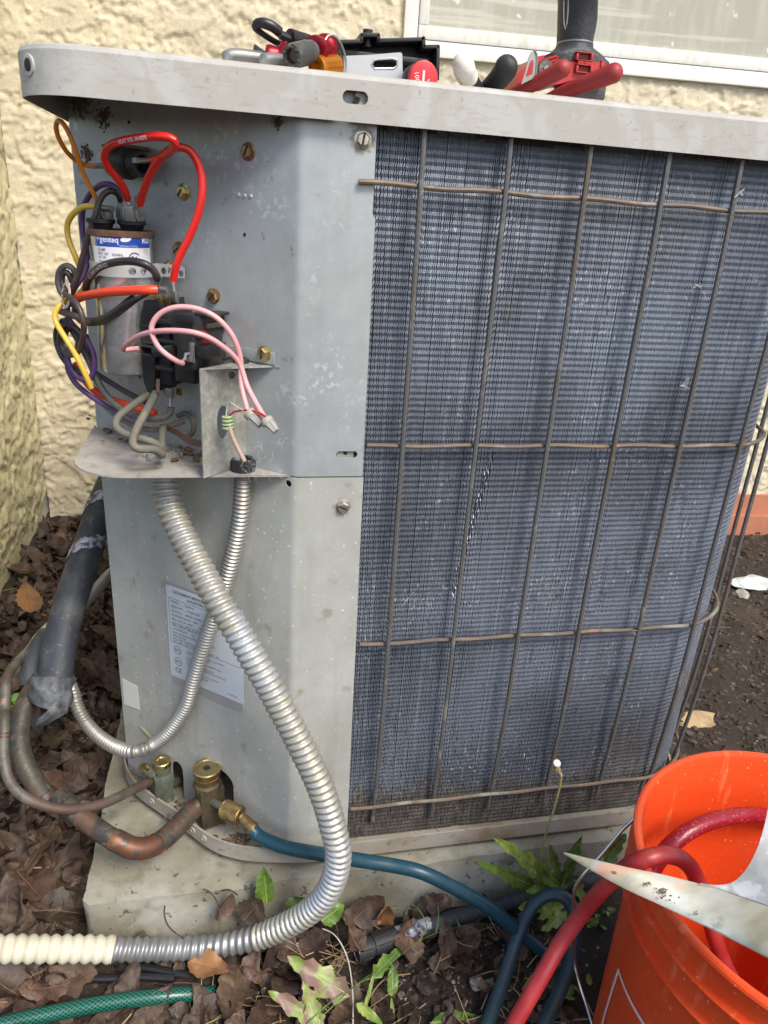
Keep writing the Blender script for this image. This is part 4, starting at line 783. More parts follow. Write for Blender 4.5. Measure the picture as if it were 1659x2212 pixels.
# ------------------------------------------------------------------ wires of the unit
def wire(m, r_, pts, label, k='D', n=10, nm='wire'):
    P_ = []
    for q in pts:
        if isinstance(q[0], str): P_.append(CH.P(*q))
        else: P_.append(CH.P(k, *q))
    mb = MB(); mb.tube(P_, r_, max(n, 14) if n > 8 else n, step=.003); return mb.build(nm, m, ac, label)
wire('orange_w', .0019, [(350, 600, .036), (338, 560, .038), (305, 500, .042), (265, 420, .046), (238, 340, .050), (205, 240, .054), (165, 155, .056), (130, 112, .056), (108, 130, .055), (112, 190, .052), (150, 270, .046), (195, 325, .038), (250, 365, .028), (295, 380, .022), (345, 384, .020)], 'orange wire looping off the left edge', 'C')
wire('red_w', .0030, [(530, 578, .036), (512, 520, .042), (470, 455, .048), (420, 395, .054), (393, 335, .058), (405, 285, .060), (450, 250, .061), (550, 225, .062), (660, 210, .062), (740, 208, .061), (795, 218, .058), (815, 245, .056), (800, 280, .052), (755, 318, .047), (715, 338, .042), (678, 348, .038)], 'thick red wire looping over the start device', 'C')
wire('red_w', .0030, [(605, 610, .032), (618, 560, .035), (650, 465, .040), (690, 390, .044), (745, 315, .046), (800, 280, .042), (850, 270, .038), (900, 290, .034), (940, 345, .031), (966, 420, .029), (975, 500, .029), (968, 590, .030), (940, 700, .032), (895, 810, .035), (850, 900, .038), (820, 975, .040), (803, 1065, .040)], 'long red wire arching down to the contactor', 'C')
wire('yellow_w', .0024, [('C', 362, 628, .036), ('C', 300, 620, .040), ('C', 240, 640, .042), ('C', 190, 690, .043), ('C', 172, 750, .043), ('C', 185, 830, .043), ('C', 215, 905, .043), ('D', 250, 80, .040), ('D', 283, 130, .036), ('D', 278, 190, .034), ('D', 245, 235, .036), ('D', 190, 265, .045), ('D', 140, 295, .055), ('D', 105, 340, .060), ('D', 104, 400, .062), ('D', 150, 480, .063), ('D', 200, 560, .062), ('D', 245, 640, .060), ('D', 285, 725, .057), ('D', 316, 795, .053)], 'yellow wire running down through the bundle')
wire('purple_w', .0024, [('C', 490, 560, .028), ('C', 465, 515, .030), ('C', 410, 490, .031), ('C', 350, 508, .031), ('C', 295, 570, .030), ('C', 264, 650, .029), ('C', 262, 760, .030), ('C', 285, 870, .034), ('C', 292, 950, .038), ('D', 265, 130, .044), ('D', 215, 205, .050), ('D', 175, 300, .048), ('D', 185, 390, .045), ('D', 245, 460, .045), ('D', 300, 530, .045), ('D', 332, 610, .044), ('D', 330, 690, .045), ('D', 300, 750, .046), ('D', 240, 735, .048), ('D', 195, 680, .050), ('D', 172, 610, .050)], 'purple wire curling through the bundle')
wire('purple_w', .0025, [(172, 600, .045), (180, 690, .045), (225, 770, .043), (300, 835, .040), (370, 880, .037), (440, 925, .034), (520, 975, .030), (590, 1010, .026)], 'purple wire along the bottom of the bundle')
wire('brown_w', .0025, [('C', 488, 590, .026), ('C', 478, 555, .029), ('C', 440, 530, .034), ('C', 395, 545, .038), ('C', 360, 600, .042), ('C', 338, 680, .045), ('C', 308, 770, .047), ('C', 280, 870, .048), ('C', 255, 960, .050), ('C', 228, 1050, .052), ('C', 195, 1120, .054), ('D', 158, 235, .056), ('D', 190, 255, .062), ('D', 232, 300, .064), ('D', 262, 370, .065), ('D', 272, 440, .064), ('D', 262, 520, .060), ('D', 232, 585, .056), ('D', 185, 600, .053), ('D', 148, 570, .052), ('D', 128, 500, .053), ('D', 150, 420, .055)], 'dark brown wire knotted into the bundle')
wire('black_w', .0030, [(285, 225, .048), (290, 180, .052), (315, 125, .058), (365, 80, .063), (430, 55, .066), (520, 43, .068), (600, 50, .067), (660, 75, .063), (695, 110, .058), (708, 148, .053)], 'black wire arching across the capacitor')
wire('black_w', .0037, [(225, 330, .045), (255, 390, .050), (310, 402, .056), (380, 392, .061), (460, 350, .064), (530, 295, .064), (590, 250, .058), (640, 225, .045)], 'thick black wire curving under the orange sleeve')
wire('orangered_w', .0036, [(215, 275, .050), (250, 258, .054), (320, 240, .060), (420, 226, .066), (540, 218, .068), (640, 213, .066), (705, 213, .060)], 'orange red sleeved wire crossing the capacitor', n=14)
wire('orangered_w', .0034, [(225, 640, .036), (262, 720, .034), (310, 790, .032), (370, 835, .030), (450, 870, .029), (540, 900, .027), (620, 925, .025), (700, 948, .022)], 'orange red sleeved wire below the capacitor')
wire('grey_w', .0026, [(225, 130, .040), (205, 85, .042), (165, 68, .044), (128, 100, .046), (118, 160, .047), (135, 225, .048), (185, 285, .048), (240, 330, .046), (275, 400, .040)], 'grey loop at the top of the bundle')
wire('brown_w', .0026, [(205, 170, .040), (180, 115, .042), (150, 110, .044), (140, 165, .045), (165, 230, .046)], 'short brown loop in the bundle')
wire('black_w', .0027, [(150, 395, .045), (112, 450, .046), (112, 530, .046), (150, 620, .045), (220, 690, .042), (290, 720, .038)], 'black wire at the outer side of the bundle')
wire('grey_w', .0029, [(135, 340, .052), (190, 360, .054), (250, 380, .052), (300, 410, .048)], 'grey wire crossing the knot')
wire('grey_w', .0030, [(160, 380, .046), (215, 470, .044), (265, 560, .042), (310, 650, .040), (350, 750, .040), (400, 830, .040), (470, 905, .040), (560, 955, .040), (650, 978, .039), (730, 975, .037), (780, 950, .034), (790, 910, .033)], 'long grey wire ending at the lower terminal')
wire('grey_w', .0026, [(280, 480, .035), (310, 560, .032), (320, 640, .030), (335, 700, .024), (400, 745, .020), (480, 795, .017), (560, 840, .014), (640, 880, .012)], 'grey wire running behind the sleeve')
wire('dust_w', .0026, [(400, 905, .035), (470, 965, .034), (560, 1015, .033), (650, 1042, .031), (730, 1040, .028), (800, 1015, .022), (870, 990, .014)], 'dusty grey wire low on the shelf')
wire('brown_w', .0025, [(240, 520, .050), (225, 580, .052), (190, 590, .052), (160, 540, .050), (165, 460, .050), (205, 430, .050), (250, 470, .048), (300, 560, .045)], 'brown loop low in the knot')
wire('dust_w', .0023, [(830, 965, .006), (870, 945, .005), (908, 970, .005), (925, 1020, .006), (915, 1065, .008), (885, 1085, .010)], 'dust covered wire loop lying on the panel')
wire('dust_w', .0032, [(660, 835, .034), (610, 865, .044), (540, 915, .056), (475, 970, .066), (462, 1020, .072), (500, 1060, .074), (570, 1085, .070), (650, 1105, .064), (715, 1135, .058), (742, 1180, .052)], 'dust covered supply wire, the outer one')
wire('dust_w', .0034, [(700, 825, .038), (672, 880, .050), (625, 965, .062), (585, 1040, .072), (562, 1110, .078), (575, 1150, .080), (625, 1158, .076), (690, 1160, .068), (735, 1190, .060)], 'dust caked supply wire bending into the conduit')
wire('dust_w', .0034, [(745, 1020, .030), (738, 1080, .036), (735, 1140, .044), (735, 1200, .052)], 'short dusty wire going down into the conduit')
mbs = MB()
for k in range(6): mbs.tube([CH.P('D', 750 + k * 3, 1018 + k * 5, .026), CH.P('D', 830 + k * 2, 1045 + k * 8, .030), CH.P('D', 900, 1095 + k * 7, .034), CH.P('D', 1000, 1120 + k * 5, .036)], .0008, 6, step=.006)
mbs.build('wire_strands', 'copper_strand', ac, 'bare dusty copper strands')
mbs = MB()
for k in range(4): mbs.tube([CH.P('U', 740 + k * 9, 1220, .040), CH.P('U', 735 + k * 9, 1300, .041), CH.P('U', 745 + k * 6, 1370, .042)], .0007, 6, step=.006)
mbs.build('wire_strands', 'copper_strand', ac)
wire('pink_w', .0021, [(858, 650, .060), (830, 640, .066), (780, 610, .072), (725, 565, .075), (690, 510, .076), (672, 450, .075), (685, 400, .074), (730, 350, .071), (800, 320, .067), (880, 315, .062), (960, 330, .057), (1040, 365, .052), (1100, 415, .048), (1150, 480, .044), (1185, 555, .040), (1205, 640, .037), (1202, 700, .037), (1208, 780, .039), (1225, 860, .042), (1250, 950, .045)], 'pink control wire making the big loop over the contactor')
wire('pink_w', .0021, [(600, 562, .048), (550, 565, .052), (505, 572, .058), (510, 550, .062), (560, 510, .068), (620, 478, .073), (700, 460, .076), (780, 455, .076), (860, 458, .074), (940, 470, .070), (1020, 500, .062), (1090, 545, .053), (1150, 595, .045), (1195, 650, .038), (1218, 710, .037), (1240, 780, .038), (1280, 860, .041), (1320, 930, .044), (1355, 990, .046)], 'pink control wire running level across the contactor')
wire('white_w', .0007, [(1250, 940, .046), (1210, 925, .046), (1175, 905, .044), (1150, 885, .043), (1135, 890, .042), (1120, 925, .042), (1118, 965, .042)], 'thin white wire above the green twist', n=6)
wire('red_w', .0008, [(1365, 975, .047), (1330, 950, .047), (1280, 932, .047), (1220, 928, .046), (1160, 940, .044), (1130, 965, .042)], 'thin red wire joining the connector', n=6)
def wiretext(pts, k, r_, txt, size, t0, m, flip=False):
    P_ = [CH.P(*q) if isinstance(q[0], str) else CH.P(k, *q) for q in pts]; p_, L_ = resample(catmull(P_, .003), .0015); mb = MB(); n_ = len(p_)
    def fn(x, y):
        i = max(0, min(n_ - 2, (t0 * L_ + x) / L_ * (n_ - 1))); a_ = int(i); c = p_[a_].lerp(p_[a_ + 1], i - a_); t = (p_[a_ + 1] - p_[a_]).normalized(); v_ = (CAM - c).normalized(); v_ = (v_ - t * v_.dot(t)).normalized(); s_ = v_.cross(t); al = (y - size * .35) / r_
        return c + (v_ * math.cos(al) + s_ * math.sin(al)) * (r_ + .00015)
    mb.text(txt, size, fn, 0, bold=.00004); return mb.build('printing', m, ac)
wiretext([(285, 225, .048), (290, 180, .052), (315, 125, .058), (365, 80, .063), (430, 55, .066), (520, 43, .068), (600, 50, .067), (660, 75, .063), (695, 110, .058), (708, 148, .053)], 'D', .0030, '(UL) 600V E-44576 (UL)', .0036, .22, 'ink_w')
wiretext([(530, 578, .036), (512, 520, .042), (470, 455, .048), (420, 395, .054), (393, 335, .058), (405, 285, .060), (450, 250, .061), (550, 225, .062), (660, 210, .062), (740, 208, .061), (795, 218, .058), (815, 245, .056)], 'C', .0030, 'HEAT RES. 56H275', .0036, .55, 'ink_w')
hx = [CH.P('D', 1128, 962, .042) + CH.u * .0042 * math.cos(t * .5) + CH.n * .0040 * math.sin(t * .5) - CH.v * .00024 * t for t in range(0, 50)]
mb = MB(); mb.tube(hx, .0012, 6, step=.0008); mb.build('twisted_wire', 'green_w', ac, 'pale green wire coiled round the tan cable')
wire('tan_w', .0019, [(1128, 960, .042), (1135, 1010, .043), (1150, 1070, .045), (1175, 1130, .047), (1205, 1190, .049), (1228, 1235, .050)], 'thin tan cable rising out of the small conduit')
for (x0_, y0_), (x1_, y1_) in (((1252, 940), (1322, 1018)), ((1352, 985), (1412, 1055))):
    a_, b_ = CH.P('D', x0_, y0_, .045), CH.P('D', x1_, y1_, .046); ax = (b_ - a_).normalized(); L_ = (b_ - a_).length; mb = MB()
    n = 24; prof = [(0, .0052), (.001, .0056), (L_ * .35, .0052), (L_ * .36, .0047), (L_ - .001, .0030), (L_, .0024)]
    mb.lathe(a_, ax, prof, n)
    for k in range(8):
        th = 2 * math.pi * k / 8; p = ax.orthogonal().normalized(); q = ax.cross(p); d_ = p * math.cos(th) + q * math.sin(th)
        mb.tube([a_ + ax * L_ * .36 + d_ * .0048, a_ + ax * L_ + d_ * .0028], .0006, 5, smooth=False, step=.01)
    mb.build('wire_connector', 'nut_grey', ac, 'grey twist on wire connector')

# ------------------------------------------------------------------ bracket with grommet, standing on the shelf
bz = CH.P('D', 1205, 662, .013).z; ft = ZP('D', 962, 692, bz); fb = ZP('D', 985, 1290, .4218); bu = ft.dot(CH.u); bd = ft.dot(CH.n); bu2 = CH.on('D', 1237, 900, .0)[0]
bf = Frame(CH.p(bu2, 0, 0), (CH.p(bu, 0, bd) - CH.p(bu2, 0, 0)), (0, 0, 1), (CH.p(bu, 0, bd) - CH.p(bu2, 0, 0)).cross(Vector((0, 0, 1)))); bL = (CH.p(bu, 0, bd) - CH.p(bu2, 0, 0)).length
ha = bf.on('D', 1098, 1000)
hole = [(ha[0] + .0068 * math.cos(2 * math.pi * k / 24), ha[1] + .0125 * math.sin(2 * math.pi * k / 24) + (.002 if math.sin(2 * math.pi * k / 24) > 0 else -.002)) for k in range(24)]
mb = MB(); mb.poly([(.0005, .4222), (bL, .4222), (bL, bz), (.0005, bz)], lambda a_, b_, s_: bf.p(a_, b_, s_), .0012, [hole])
br_ = mb.build('terminal_bracket', 'galv_grey', ac, 'mottled zinc bracket standing on the shelf')
fr_ = [ZP('D', 960, 690, bz), ZP('D', 1452, 672, bz)]; e0 = CH.p(bu2 - .001, 0, .0006); e1 = CH.p(fr_[1].dot(CH.u), 0, .0006)
q0 = Vector((fr_[0].x, fr_[0].y)); q1 = Vector((fr_[1].x, fr_[1].y))
gp = ZP('D', 1205, 655, bz)
e2 = CH.p(fr_[1].dot(CH.u) + .002, 0, .0006)
mb = MB(); mb.add([Vector((q.x, q.y, bz + o_)) for o_ in (.0001, .0013) for q in (q0, q1, e2, e0)], [(0, 3, 2, 1), (4, 5, 6, 7), (0, 1, 5, 4), (1, 2, 6, 5), (2, 3, 7, 6), (3, 0, 4, 7)]); mb.build('bracket_flange', 'galv_grey', br_)
mb = MB(); cb(mb, 'D', 1040, 525, 1405, 660, .0012, .0022, .0003); mb.build('bracket_tab', 'galv', br_)
mb = MB(); mb.lathe((gp.x, gp.y, bz - .004), (0, 0, 1), [(0, .0058), (.001, .0066), (.0038, .0066), (.0042, .0048), (.0054, .0048), (.0058, .0068), (.0085, .0066), (.0095, .0045), (.0095, .0028), (0, .0028)], 24, caps=False); mb.build('grommet', 'black_rubber', br_)
a0 = fb; mb = MB(); q2 = ZP('D', 885, 1262, .4222); q3 = bf.p(.01, .4222); 
mb.add([Vector((fb.x, fb.y, .4228)), Vector((q3.x, q3.y, .4228)), Vector((q3.x + q2.x - fb.x, q3.y + q2.y - fb.y, .4228)), Vector((q2.x, q2.y, .4228))], [(0, 1, 2, 3)])
mb.add([v_ + Vector((0, 0, -.001)) for v_ in mb.v[:4]], [(3, 2, 1, 0)]); mb.add([], []); mb.f += [(k, 4 + k, 4 + (k + 1) % 4, (k + 1) % 4) for k in range(4)]; mb.m += [0] * 4; mb.build('bracket_foot', 'galv_grey', br_)
# screw on bracket tab, dust and webs
def clump(c, r_, m='cobweb', par=ac, n=26, label=None, nm='debris', spread=(1, 1, .35)):
    mb = MB()
    for k in range(n):
        q = Vector(c) + Vector((random.gauss(0, r_ * spread[0]), random.gauss(0, r_ * spread[1]), abs(random.gauss(0, r_ * spread[2])))); s_ = r_ * random.uniform(.12, .4)
        mb.ell(q, (s_, s_ * random.uniform(.4, 1), s_ * random.uniform(.2, .6)), sub=1, fr=Frame((0, 0, 0), (math.cos(k), math.sin(k), random.uniform(-.4, .4)), (-math.sin(k), math.cos(k), 0), (0, 0, 1)))
    return mb.build(nm, m, par, label, kind='stuff')
def flatclump(k, x, y, r_, n=16, m='cobweb', dd=.0012):
    mb = MB()
    for i in range(n * 5):
        c = CH.P(k, x + random.gauss(0, r_), y + random.gauss(0, r_ * 1.3), 0) + CH.n * random.uniform(0, .0004); s_ = random.uniform(.0004, .0013); mb.ell(c, (s_, s_ * random.uniform(.5, 1.4), min(s_, dd) * random.uniform(.3, 1)), sub=1, fr=Frame((0, 0, 0), CH.u + CH.v * random.uniform(-1, 1), CH.v, CH.n))
    return mb.build('debris', m, ac, kind='stuff')
flatclump('A', 400, 505, 28, 60, dd=.003); flatclump('A', 520, 590, 20, 30, dd=.004); flatclump('C', 285, 310, 18, 24); flatclump('C', 1425, 120, 14, 12)
clump(ZP('D', 740, 1100, .423), .010, n=40); clump(ZP('D', 620, 1060, .4225), .014, n=46, spread=(1, 1, .2)); clump(ZP('D', 880, 980, .4225), .011, n=46, spread=(1, 1, .6)); clump(ZP('D', 560, 1000, .4225), .015, n=30, spread=(1, 1, .15)); clump(ZP('D', 900, 1180, .4225), .014, n=30, spread=(1, 1, .08))
def hairs(c, r_, n, m='fluff', rad=.00007, par=ac, nm='cobweb', flat=.5):
    mb = MB()
    for k in range(n):
        a_ = Vector(c) + Vector([random.gauss(0, r_) for _ in range(3)]) * 1; d_ = Vector([random.gauss(0, 1) for _ in range(3)]).normalized() * r_ * random.uniform(.6, 1.6); e_ = Vector([random.gauss(0, .4) for _ in range(3)]) * r_
        mb.tube([a_ - d_ * .5, a_ + e_ * .5, a_ + d_ * .5], rad, 3, step=r_ * .3, caps=False)
    return mb.build(nm, m, par, kind='stuff')
hairs(CH.P('D', 1270, 1235, .03), .007, 60); hairs(CH.P('D', 1460, 1110, .002), .005, 30); hairs(CH.P('D', 870, 1000, .010), .010, 60, 'cobweb'); hairs(CH.P('D', 640, 1080, .060), .010, 40, 'cobweb'); hairs(CH.P('D', 1140, 790, .02), .006, 14); hairs(CH.P('D', 800, 1180, .05), .008, 30, 'cobweb'); hairs(CH.P('D', 560, 800, .03), .010, 22, 'cobweb')
mb = MB(); p = bf.on('D', 1150, 720); mb.ell(bf.p(p[0], p[1], -.0006), (.0035, .003, .001), fr=bf); mb.build('mud_spot', 'cobweb', br_)
# white zip tie round the bundle
mb = MB(); c = CH.P('D', 165, 245, .058); mb.tube([c + CH.u * .0085 * math.cos(t) * 1.0 + CH.v * .0095 * math.sin(t) + CH.n * .004 * math.cos(t + .5) for t in np.linspace(0, 6.0, 20)], .0014, 6, step=.002, flat=.5); mb.build('cable_tie', 'white_w', ac, 'off white cable tie round the wire bundle')

# ------------------------------------------------------------------ conduits
def corr(r_, amp, p_, hel=0.0, sharp=1.0):
    def f(s_, th, L): 
        ph = (s_ / p_ + hel * th / (2 * math.pi)) % 1.0; x = .5 - .5 * math.cos(2 * math.pi * ph); return r_ - amp + 2 * amp * x ** sharp
    return f
def conduit_build(name, pts, r_, amp, p_, hel, m, label, cat, n=22, sharp=1.0, split=None, mats2=None, parent=None, step=None):
    mb = MB(); mb.tube(pts, r_, n, step=step or p_ / 7, rf=corr(r_, amp, p_, hel, sharp)); return mb
# large conduit, drawn from shelf to ground; its last stretches are separate pieces of one thing
BIG = [(ZP('P', 351, 985, .42).x, ZP('P', 351, 985, .42).y, .418)]
def yp(x, y, Y): return hit((x, y), Vector((0, 1, 0)), Y)
BIG += [yp(*q) for q in ((358, 1060, .052), (386, 1140, .034), (440, 1242, .004), (472, 1300, -.012), (531, 1395, -.030), (600, 1515, -.048), (655, 1620, -.064), (694, 1705, -.076), (722, 1795, -.086), (731, 1850, -.090), (716, 1912, -.089), (682, 1958, -.083), (622, 1997, -.074), (548, 2027, -.064), (447, 2046, -.056), (347, 2051, -.053), (243, 2051, -.052))]
bt = thing('flexible_conduit', 'large ribbed metal conduit sweeping from the shelf down across the panel to the ground', 'conduit', BIG[-1], 'flexible metal conduits')
pp, LL = resample(catmull(BIG, .003), .001)
cut = int(len(pp) * .80)
def seg(pts, m, nm, r_, amp, p_, lab=None, par=bt, hel=1.0, sharp=1.0):
    mb = MB(); mb.tube(pts, r_, 24, step=p_ / 8, rf=corr(r_, amp, p_, hel, sharp), smooth=False); return mb.build(nm, m, par, lab, sharp=60)
seg(pp[:cut], 'conduit', 'conduit_section', .0118, .00125, .0068, 'bright ribbed upper length of conduit', sharp=.55)
seg(pp[cut - 4:], 'conduit_gray', 'conduit_section', .0112, .0010, .0085, 'bare grey length of conduit near the joint')
tail = catmull([pp[-3], yp(180, 2050, -.051), yp(100, 2050, -.050), yp(0, 2050, -.048), yp(-150, 2056, -.045), yp(-420, 2075, -.02), Vector((-.75, -.03, GZ + .016)), Vector((-1.3, .02, GZ + .014))], .003)
seg(tail, 'conduit_cream', 'conduit_section', .0122, .0013, .0105, 'cream painted length of conduit at the left edge', hel=0, sharp=.6)
mb = MB(); mb.cyl(pp[-2], tail[2], .0128, .0126, 24); mb.build('collar', 'conduit_cream', bt)
# lock nuts on the shelf
mb = MB(); c = Vector((lnb.x, lnb.y, .4216)); mb.lathe(c, (0, 0, 1), [(0, .0150), (.0042, .0150), (.0046, .0138), (.0048, .0112), (.0072, .0112), (.0074, .0098), (.001, .0096)], 36)
for k in range(8): a_ = 2 * math.pi * k / 8; d_ = Vector((math.cos(a_), math.sin(a_), 0)); mb.box(Frame(c + d_ * .0145 + Vector((0, 0, .0002)), d_, (0, 0, 1), d_.cross(Vector((0, 0, 1)))), (0, .0026), (0, .0040), (-.0022, .0022), 0, .0004)
mb.build('lock_nut', 'galv_grey', bt)
small = [Vector((lnb2.x, lnb2.y, .418))] + [CH.P('E', x, y, d_) for x, y, d_ in ((1441, 180, .0118), (1432, 310, .0112), (1415, 430, .0105), (1390, 550, .0102), (1360, 670, .0102), (1325, 790, .0102), (1285, 910, .0102), (1243, 1020, .0102), (1210, 1120, .0104), (1177, 1225, .0108), (1143, 1345, .0112))] + [CH.P('F', x, y, d_) for x, y, d_ in ((1110, 110, .0118), (1060, 195, .013), (990, 285, .016), (900, 355, .020))] + \
    [YP('F', x, y, Y_) for x, y, Y_ in ((800, 390, .088), (700, 370, .104), (600, 312, .122), (520, 232, .140), (465, 140, .155), (440, 60, .170))] + [YP('X', x, y, Y_) for x, y, Y_ in ((495, 1250, .20), (455, 1100, .225), (470, 930, .25), (530, 790, .28), (620, 680, .31), (710, 580, .35), (800, 480, .40), (900, 400, .50))]
bs = thing('flexible_conduit', 'thin ribbed metal conduit crossing under the large one and looping up behind the insulated pipe', 'conduit', small[-1], 'flexible metal conduits')
seg(catmull(small, .003), 'conduit_small', 'conduit_section', .0072, .0009, .0042, None, bs, hel=0, sharp=1.6)
mb = MB(); c = Vector((lnb2.x, lnb2.y, .4217)); mb.lathe(c, (0, 0, 1), [(0, .0108), (.010, .0100), (.0108, .0092), (.0108, .0078), (.002, .0076)], 32)
for k in range(10): a_ = 2 * math.pi * k / 10; d_ = Vector((math.cos(a_), math.sin(a_), 0)); mb.box(Frame(c + d_ * .0096 + Vector((0, 0, .001)), d_, (0, 0, 1), d_.cross(Vector((0, 0, 1)))), (0, .0016), (0, .0075), (-.0014, .0014), 0, .0003)
mb.build('lock_nut', 'black_rubber', bs)

# ------------------------------------------------------------------ service valves and copper
def val(x, y, k, z): return ZP(k, x, y, z)
def vertical_axis(k, x, y, Y): return YP(k, x, y, Y)
# big valve
VB = YP('F', 1220, 700, .020); capt = YP('F', 1220, 487, .056); vb = thing_part = None
bx, by = capt.x + .0015, .056; zt_ = capt.z
mb = MB(); f2 = Frame((bx + .002, by, 0), (.94, .34, 0), (0, 0, 1), (.34, -.94, 0)); z_hex = YP('F', 1220, 610, .044).z
mb.box(f2, (-.014, .014), (-.018, z_hex - .004), (-.012, .012), 0, .003); mb.lathe((bx, by, z_hex - .006), (0, 0, 1), [(0, .0165), (.004, .016), (.006, .0125), (.010, .0125)], 8)
vbig = mb.build('service_valve', 'bronze', ac, 'large brass service valve, its cap open to a hex socket')
mb = MB(); zc = z_hex + .002; Hc = zt_ - zc
mb.lathe((bx, by, zc), (0, 0, 1), [(0, .0125), (Hc * .25, .0128), (Hc * .3, .0142), (Hc * .42, .0142), (Hc * .46, .0128), (Hc * .55, .0145), (Hc * .68, .0145), (Hc * .74, .0150), (Hc - .0012, .0150), (Hc, .0140), (Hc, .0112), (Hc - .0018, .0105)], 36); mb.build('valve_neck', 'brass', vbig)
mb = MB(); mb.lathe((bx, by, zt_ - .0016), (0, 0, 1), [(0, .0150), (.0012, .0154), (.0024, .0146), (.0026, .0118), (.0012, .0110), (.0010, .0062), (.0012, .0048)], 36); mb.build('valve_cap', 'brass_bright', vbig)
mb = MB(); mb.lathe((bx, by, zt_ - .0008), (0, 0, 1), [(0, .0044), (.0006, .0044)], 6); mb.build('hex_socket', 'dark', vbig)
pr = [YP('F', 1265, 690, .046), YP('F', 1300, 708, .036), YP('F', 1335, 722, .028)]
mb = MB(); mb.tube(pr, .0042, 12); mb.build('port', 'steel', vbig)
# small valve
cs_ = YP('F', 960, 442, .098); zs = cs_.z; sx, sy = cs_.x, .098; zh = YP('F', 955, 545, .090).z
mb = MB(); f3 = Frame((sx - .001, sy, 0), (.94, .34, 0), (0, 0, 1), (.34, -.94, 0)); mb.box(f3, (-.0105, .0105), (-.018, zh), (-.010, .010), 0, .002)
mb.cyl(YP('F', 905, 520, .096), YP('F', 850, 488, .092), .0062); mb.lathe((sx, sy, zh - .001), (0, 0, 1), [(0, .0085), ((zs - zh) * .3, .0088), ((zs - zh) * .35, .0098), ((zs - zh) * .7, .0098)], 24)
vs = mb.build('service_valve', 'verdigris', ac, 'small greenish service valve near the left edge')
mb = MB(); mb.lathe((sx, sy, zh + (zs - zh) * .62), (0, 0, 1), [(0, .0098), ((zs - zh) * .1, .0102), ((zs - zh) * .34, .0102), ((zs - zh) * .38, .0094), ((zs - zh) * .38, .0060), ((zs - zh) * .3, .0050), ((zs - zh) * .3, .0022)], 32); mb.build('valve_cap', 'brass_bright', vs)
mb = MB(); mb.cyl(YP('F', 862, 495, .090), YP('F', 845, 483, .088), .0058, .0052); mb.build('port_cap', 'brass_bright', vs)
mb = MB(); mb.tube([YP('F', 1010, 590, .100), YP('F', 1060, 560, .115), YP('F', 1110, 535, .135), Vector((-.08, .18, .05))], .0055, 10); mb.build('valve_stub', 'verdigris', vs)
mb = MB(); mb.tube([Vector((bx, by + .008, .030)), Vector((bx + .015, by + .04, .032)), Vector((bx + .03, by + .12, .035))], .0105, 14); mb.build('valve_stub', 'bronze', vbig)
clump((-.055, .022, -.019), .010, par=pan, n=90, spread=(1.2, .6, .3)); clump((-.115, .072, -.019), .009, par=pan, n=70, spread=(1, .8, .3)); clump((-.15, .11, -.019), .008, par=pan, n=20)
# suction pipe
pts = [('F', 1195, 695, .054), ('F', 1120, 765, .040), ('F', 1040, 850, .022), ('F', 960, 920, .008), ('F', 880, 960, -.002), ('F', 790, 965, -.006), ('F', 700, 925, -.002), ('F', 620, 880, .006), ('F', 540, 825, .016), ('F', 460, 765, .026), ('F', 390, 705, .036), ('F', 345, 665, .044)]
P_ = [YP(*q) for q in pts]; sp_ = thing('suction_pipe', 'thick tarnished copper pipe bending from the large service valve towards the left', 'copper pipe', P_[5])
fp = catmull(P_, .003); n_ = len(fp)
mb = MB(); mb.tube(fp, .0103, 22, step=.003, smooth=False); mb.build('pipe', 'copper_old', sp_)
i0_, i1_ = int(n_ * .33), int(n_ * .62); mb = MB(); mb.tube(fp[i0_:i1_], .0112, 24, step=.003, smooth=False, rf=lambda s_, th, L: .0112 - .0007 * (1 if (s_ < .002 or s_ > L - .002) else 0)); mb.build('elbow', 'copper_hot', sp_)
mb = MB(); mb.tube(fp[int(n_ * .12):i0_], .0110, 22, step=.003, smooth=False); mb.build('coupling', 'copper_old', sp_)
mb = MB(); mb.lathe(fp[-1], (fp[-1] - fp[-4]), [(-.014, .0106), (-.0138, .0118), (.001, .0118), (.001, .0102), (-.004, .009)], 24); mb.build('coupling', 'copper_old', sp_)
P_ = [YP(*q) for q in (('X', 340, 2120, .050), ('X', 250, 1990, .062), ('X', 175, 1850, .075), ('X', 140, 1700, .088), ('X', 150, 1560, .100), ('X', 185, 1430, .115), ('X', 235, 1330, .130), ('X', 300, 1240, .145))]
vp = thing('riser_pipe', 'upright brown copper pipe rising into the black insulation at the left', 'copper pipe', P_[0])
mb = MB(); mb.tube(P_, .0108, 22); mb.build('pipe', 'copper_old', vp); ax = (P_[0] - P_[1]).normalized()
mb = MB(); mb.lathe(P_[0] - ax * .006, ax, [(0, .011), (.001, .0125), (.010, .0128), (.0125, .0140), (.0130, .0134), (.010, .011), (.002, .0102)], 28, caps=False); mb.build('socket_ring', 'copper_hot', vp)
# liquid line
pts = [('F', 905, 560, .098), ('F', 830, 597, .082), ('F', 760, 632, .066), ('F', 690, 668, .052), ('F', 610, 700, .040), ('F', 520, 724, .030), ('F', 410, 735, .021), ('F', 300, 722, .017), ('F', 200, 690, .017), ('F', 110, 635, .020), ('F', 50, 550, .030), ('F', 24, 440, .042), ('F', 22, 320, .056), ('F', 28, 200, .070), ('X', 36, 1480, .085), ('X', 38, 1380, .098), ('X', 45, 1280, .112), ('X', 65, 1200, .13), ('X', 120, 1125, .16), ('X', 210, 1030, .20), ('X', 290, 920, .25), ('X', 360, 850, .30), ('X', 500, 700, .36), ('X', 620, 560, .42)]
mb = MB(); LLp = [YP(*q) for q in pts]; fp = catmull(LLp, .003); ct_ = int(len(fp) * .66)
lt_ = thing('liquid_line', 'thin copper pipe curving out from the small valve and up at the left edge', 'copper pipe', LLp[7])
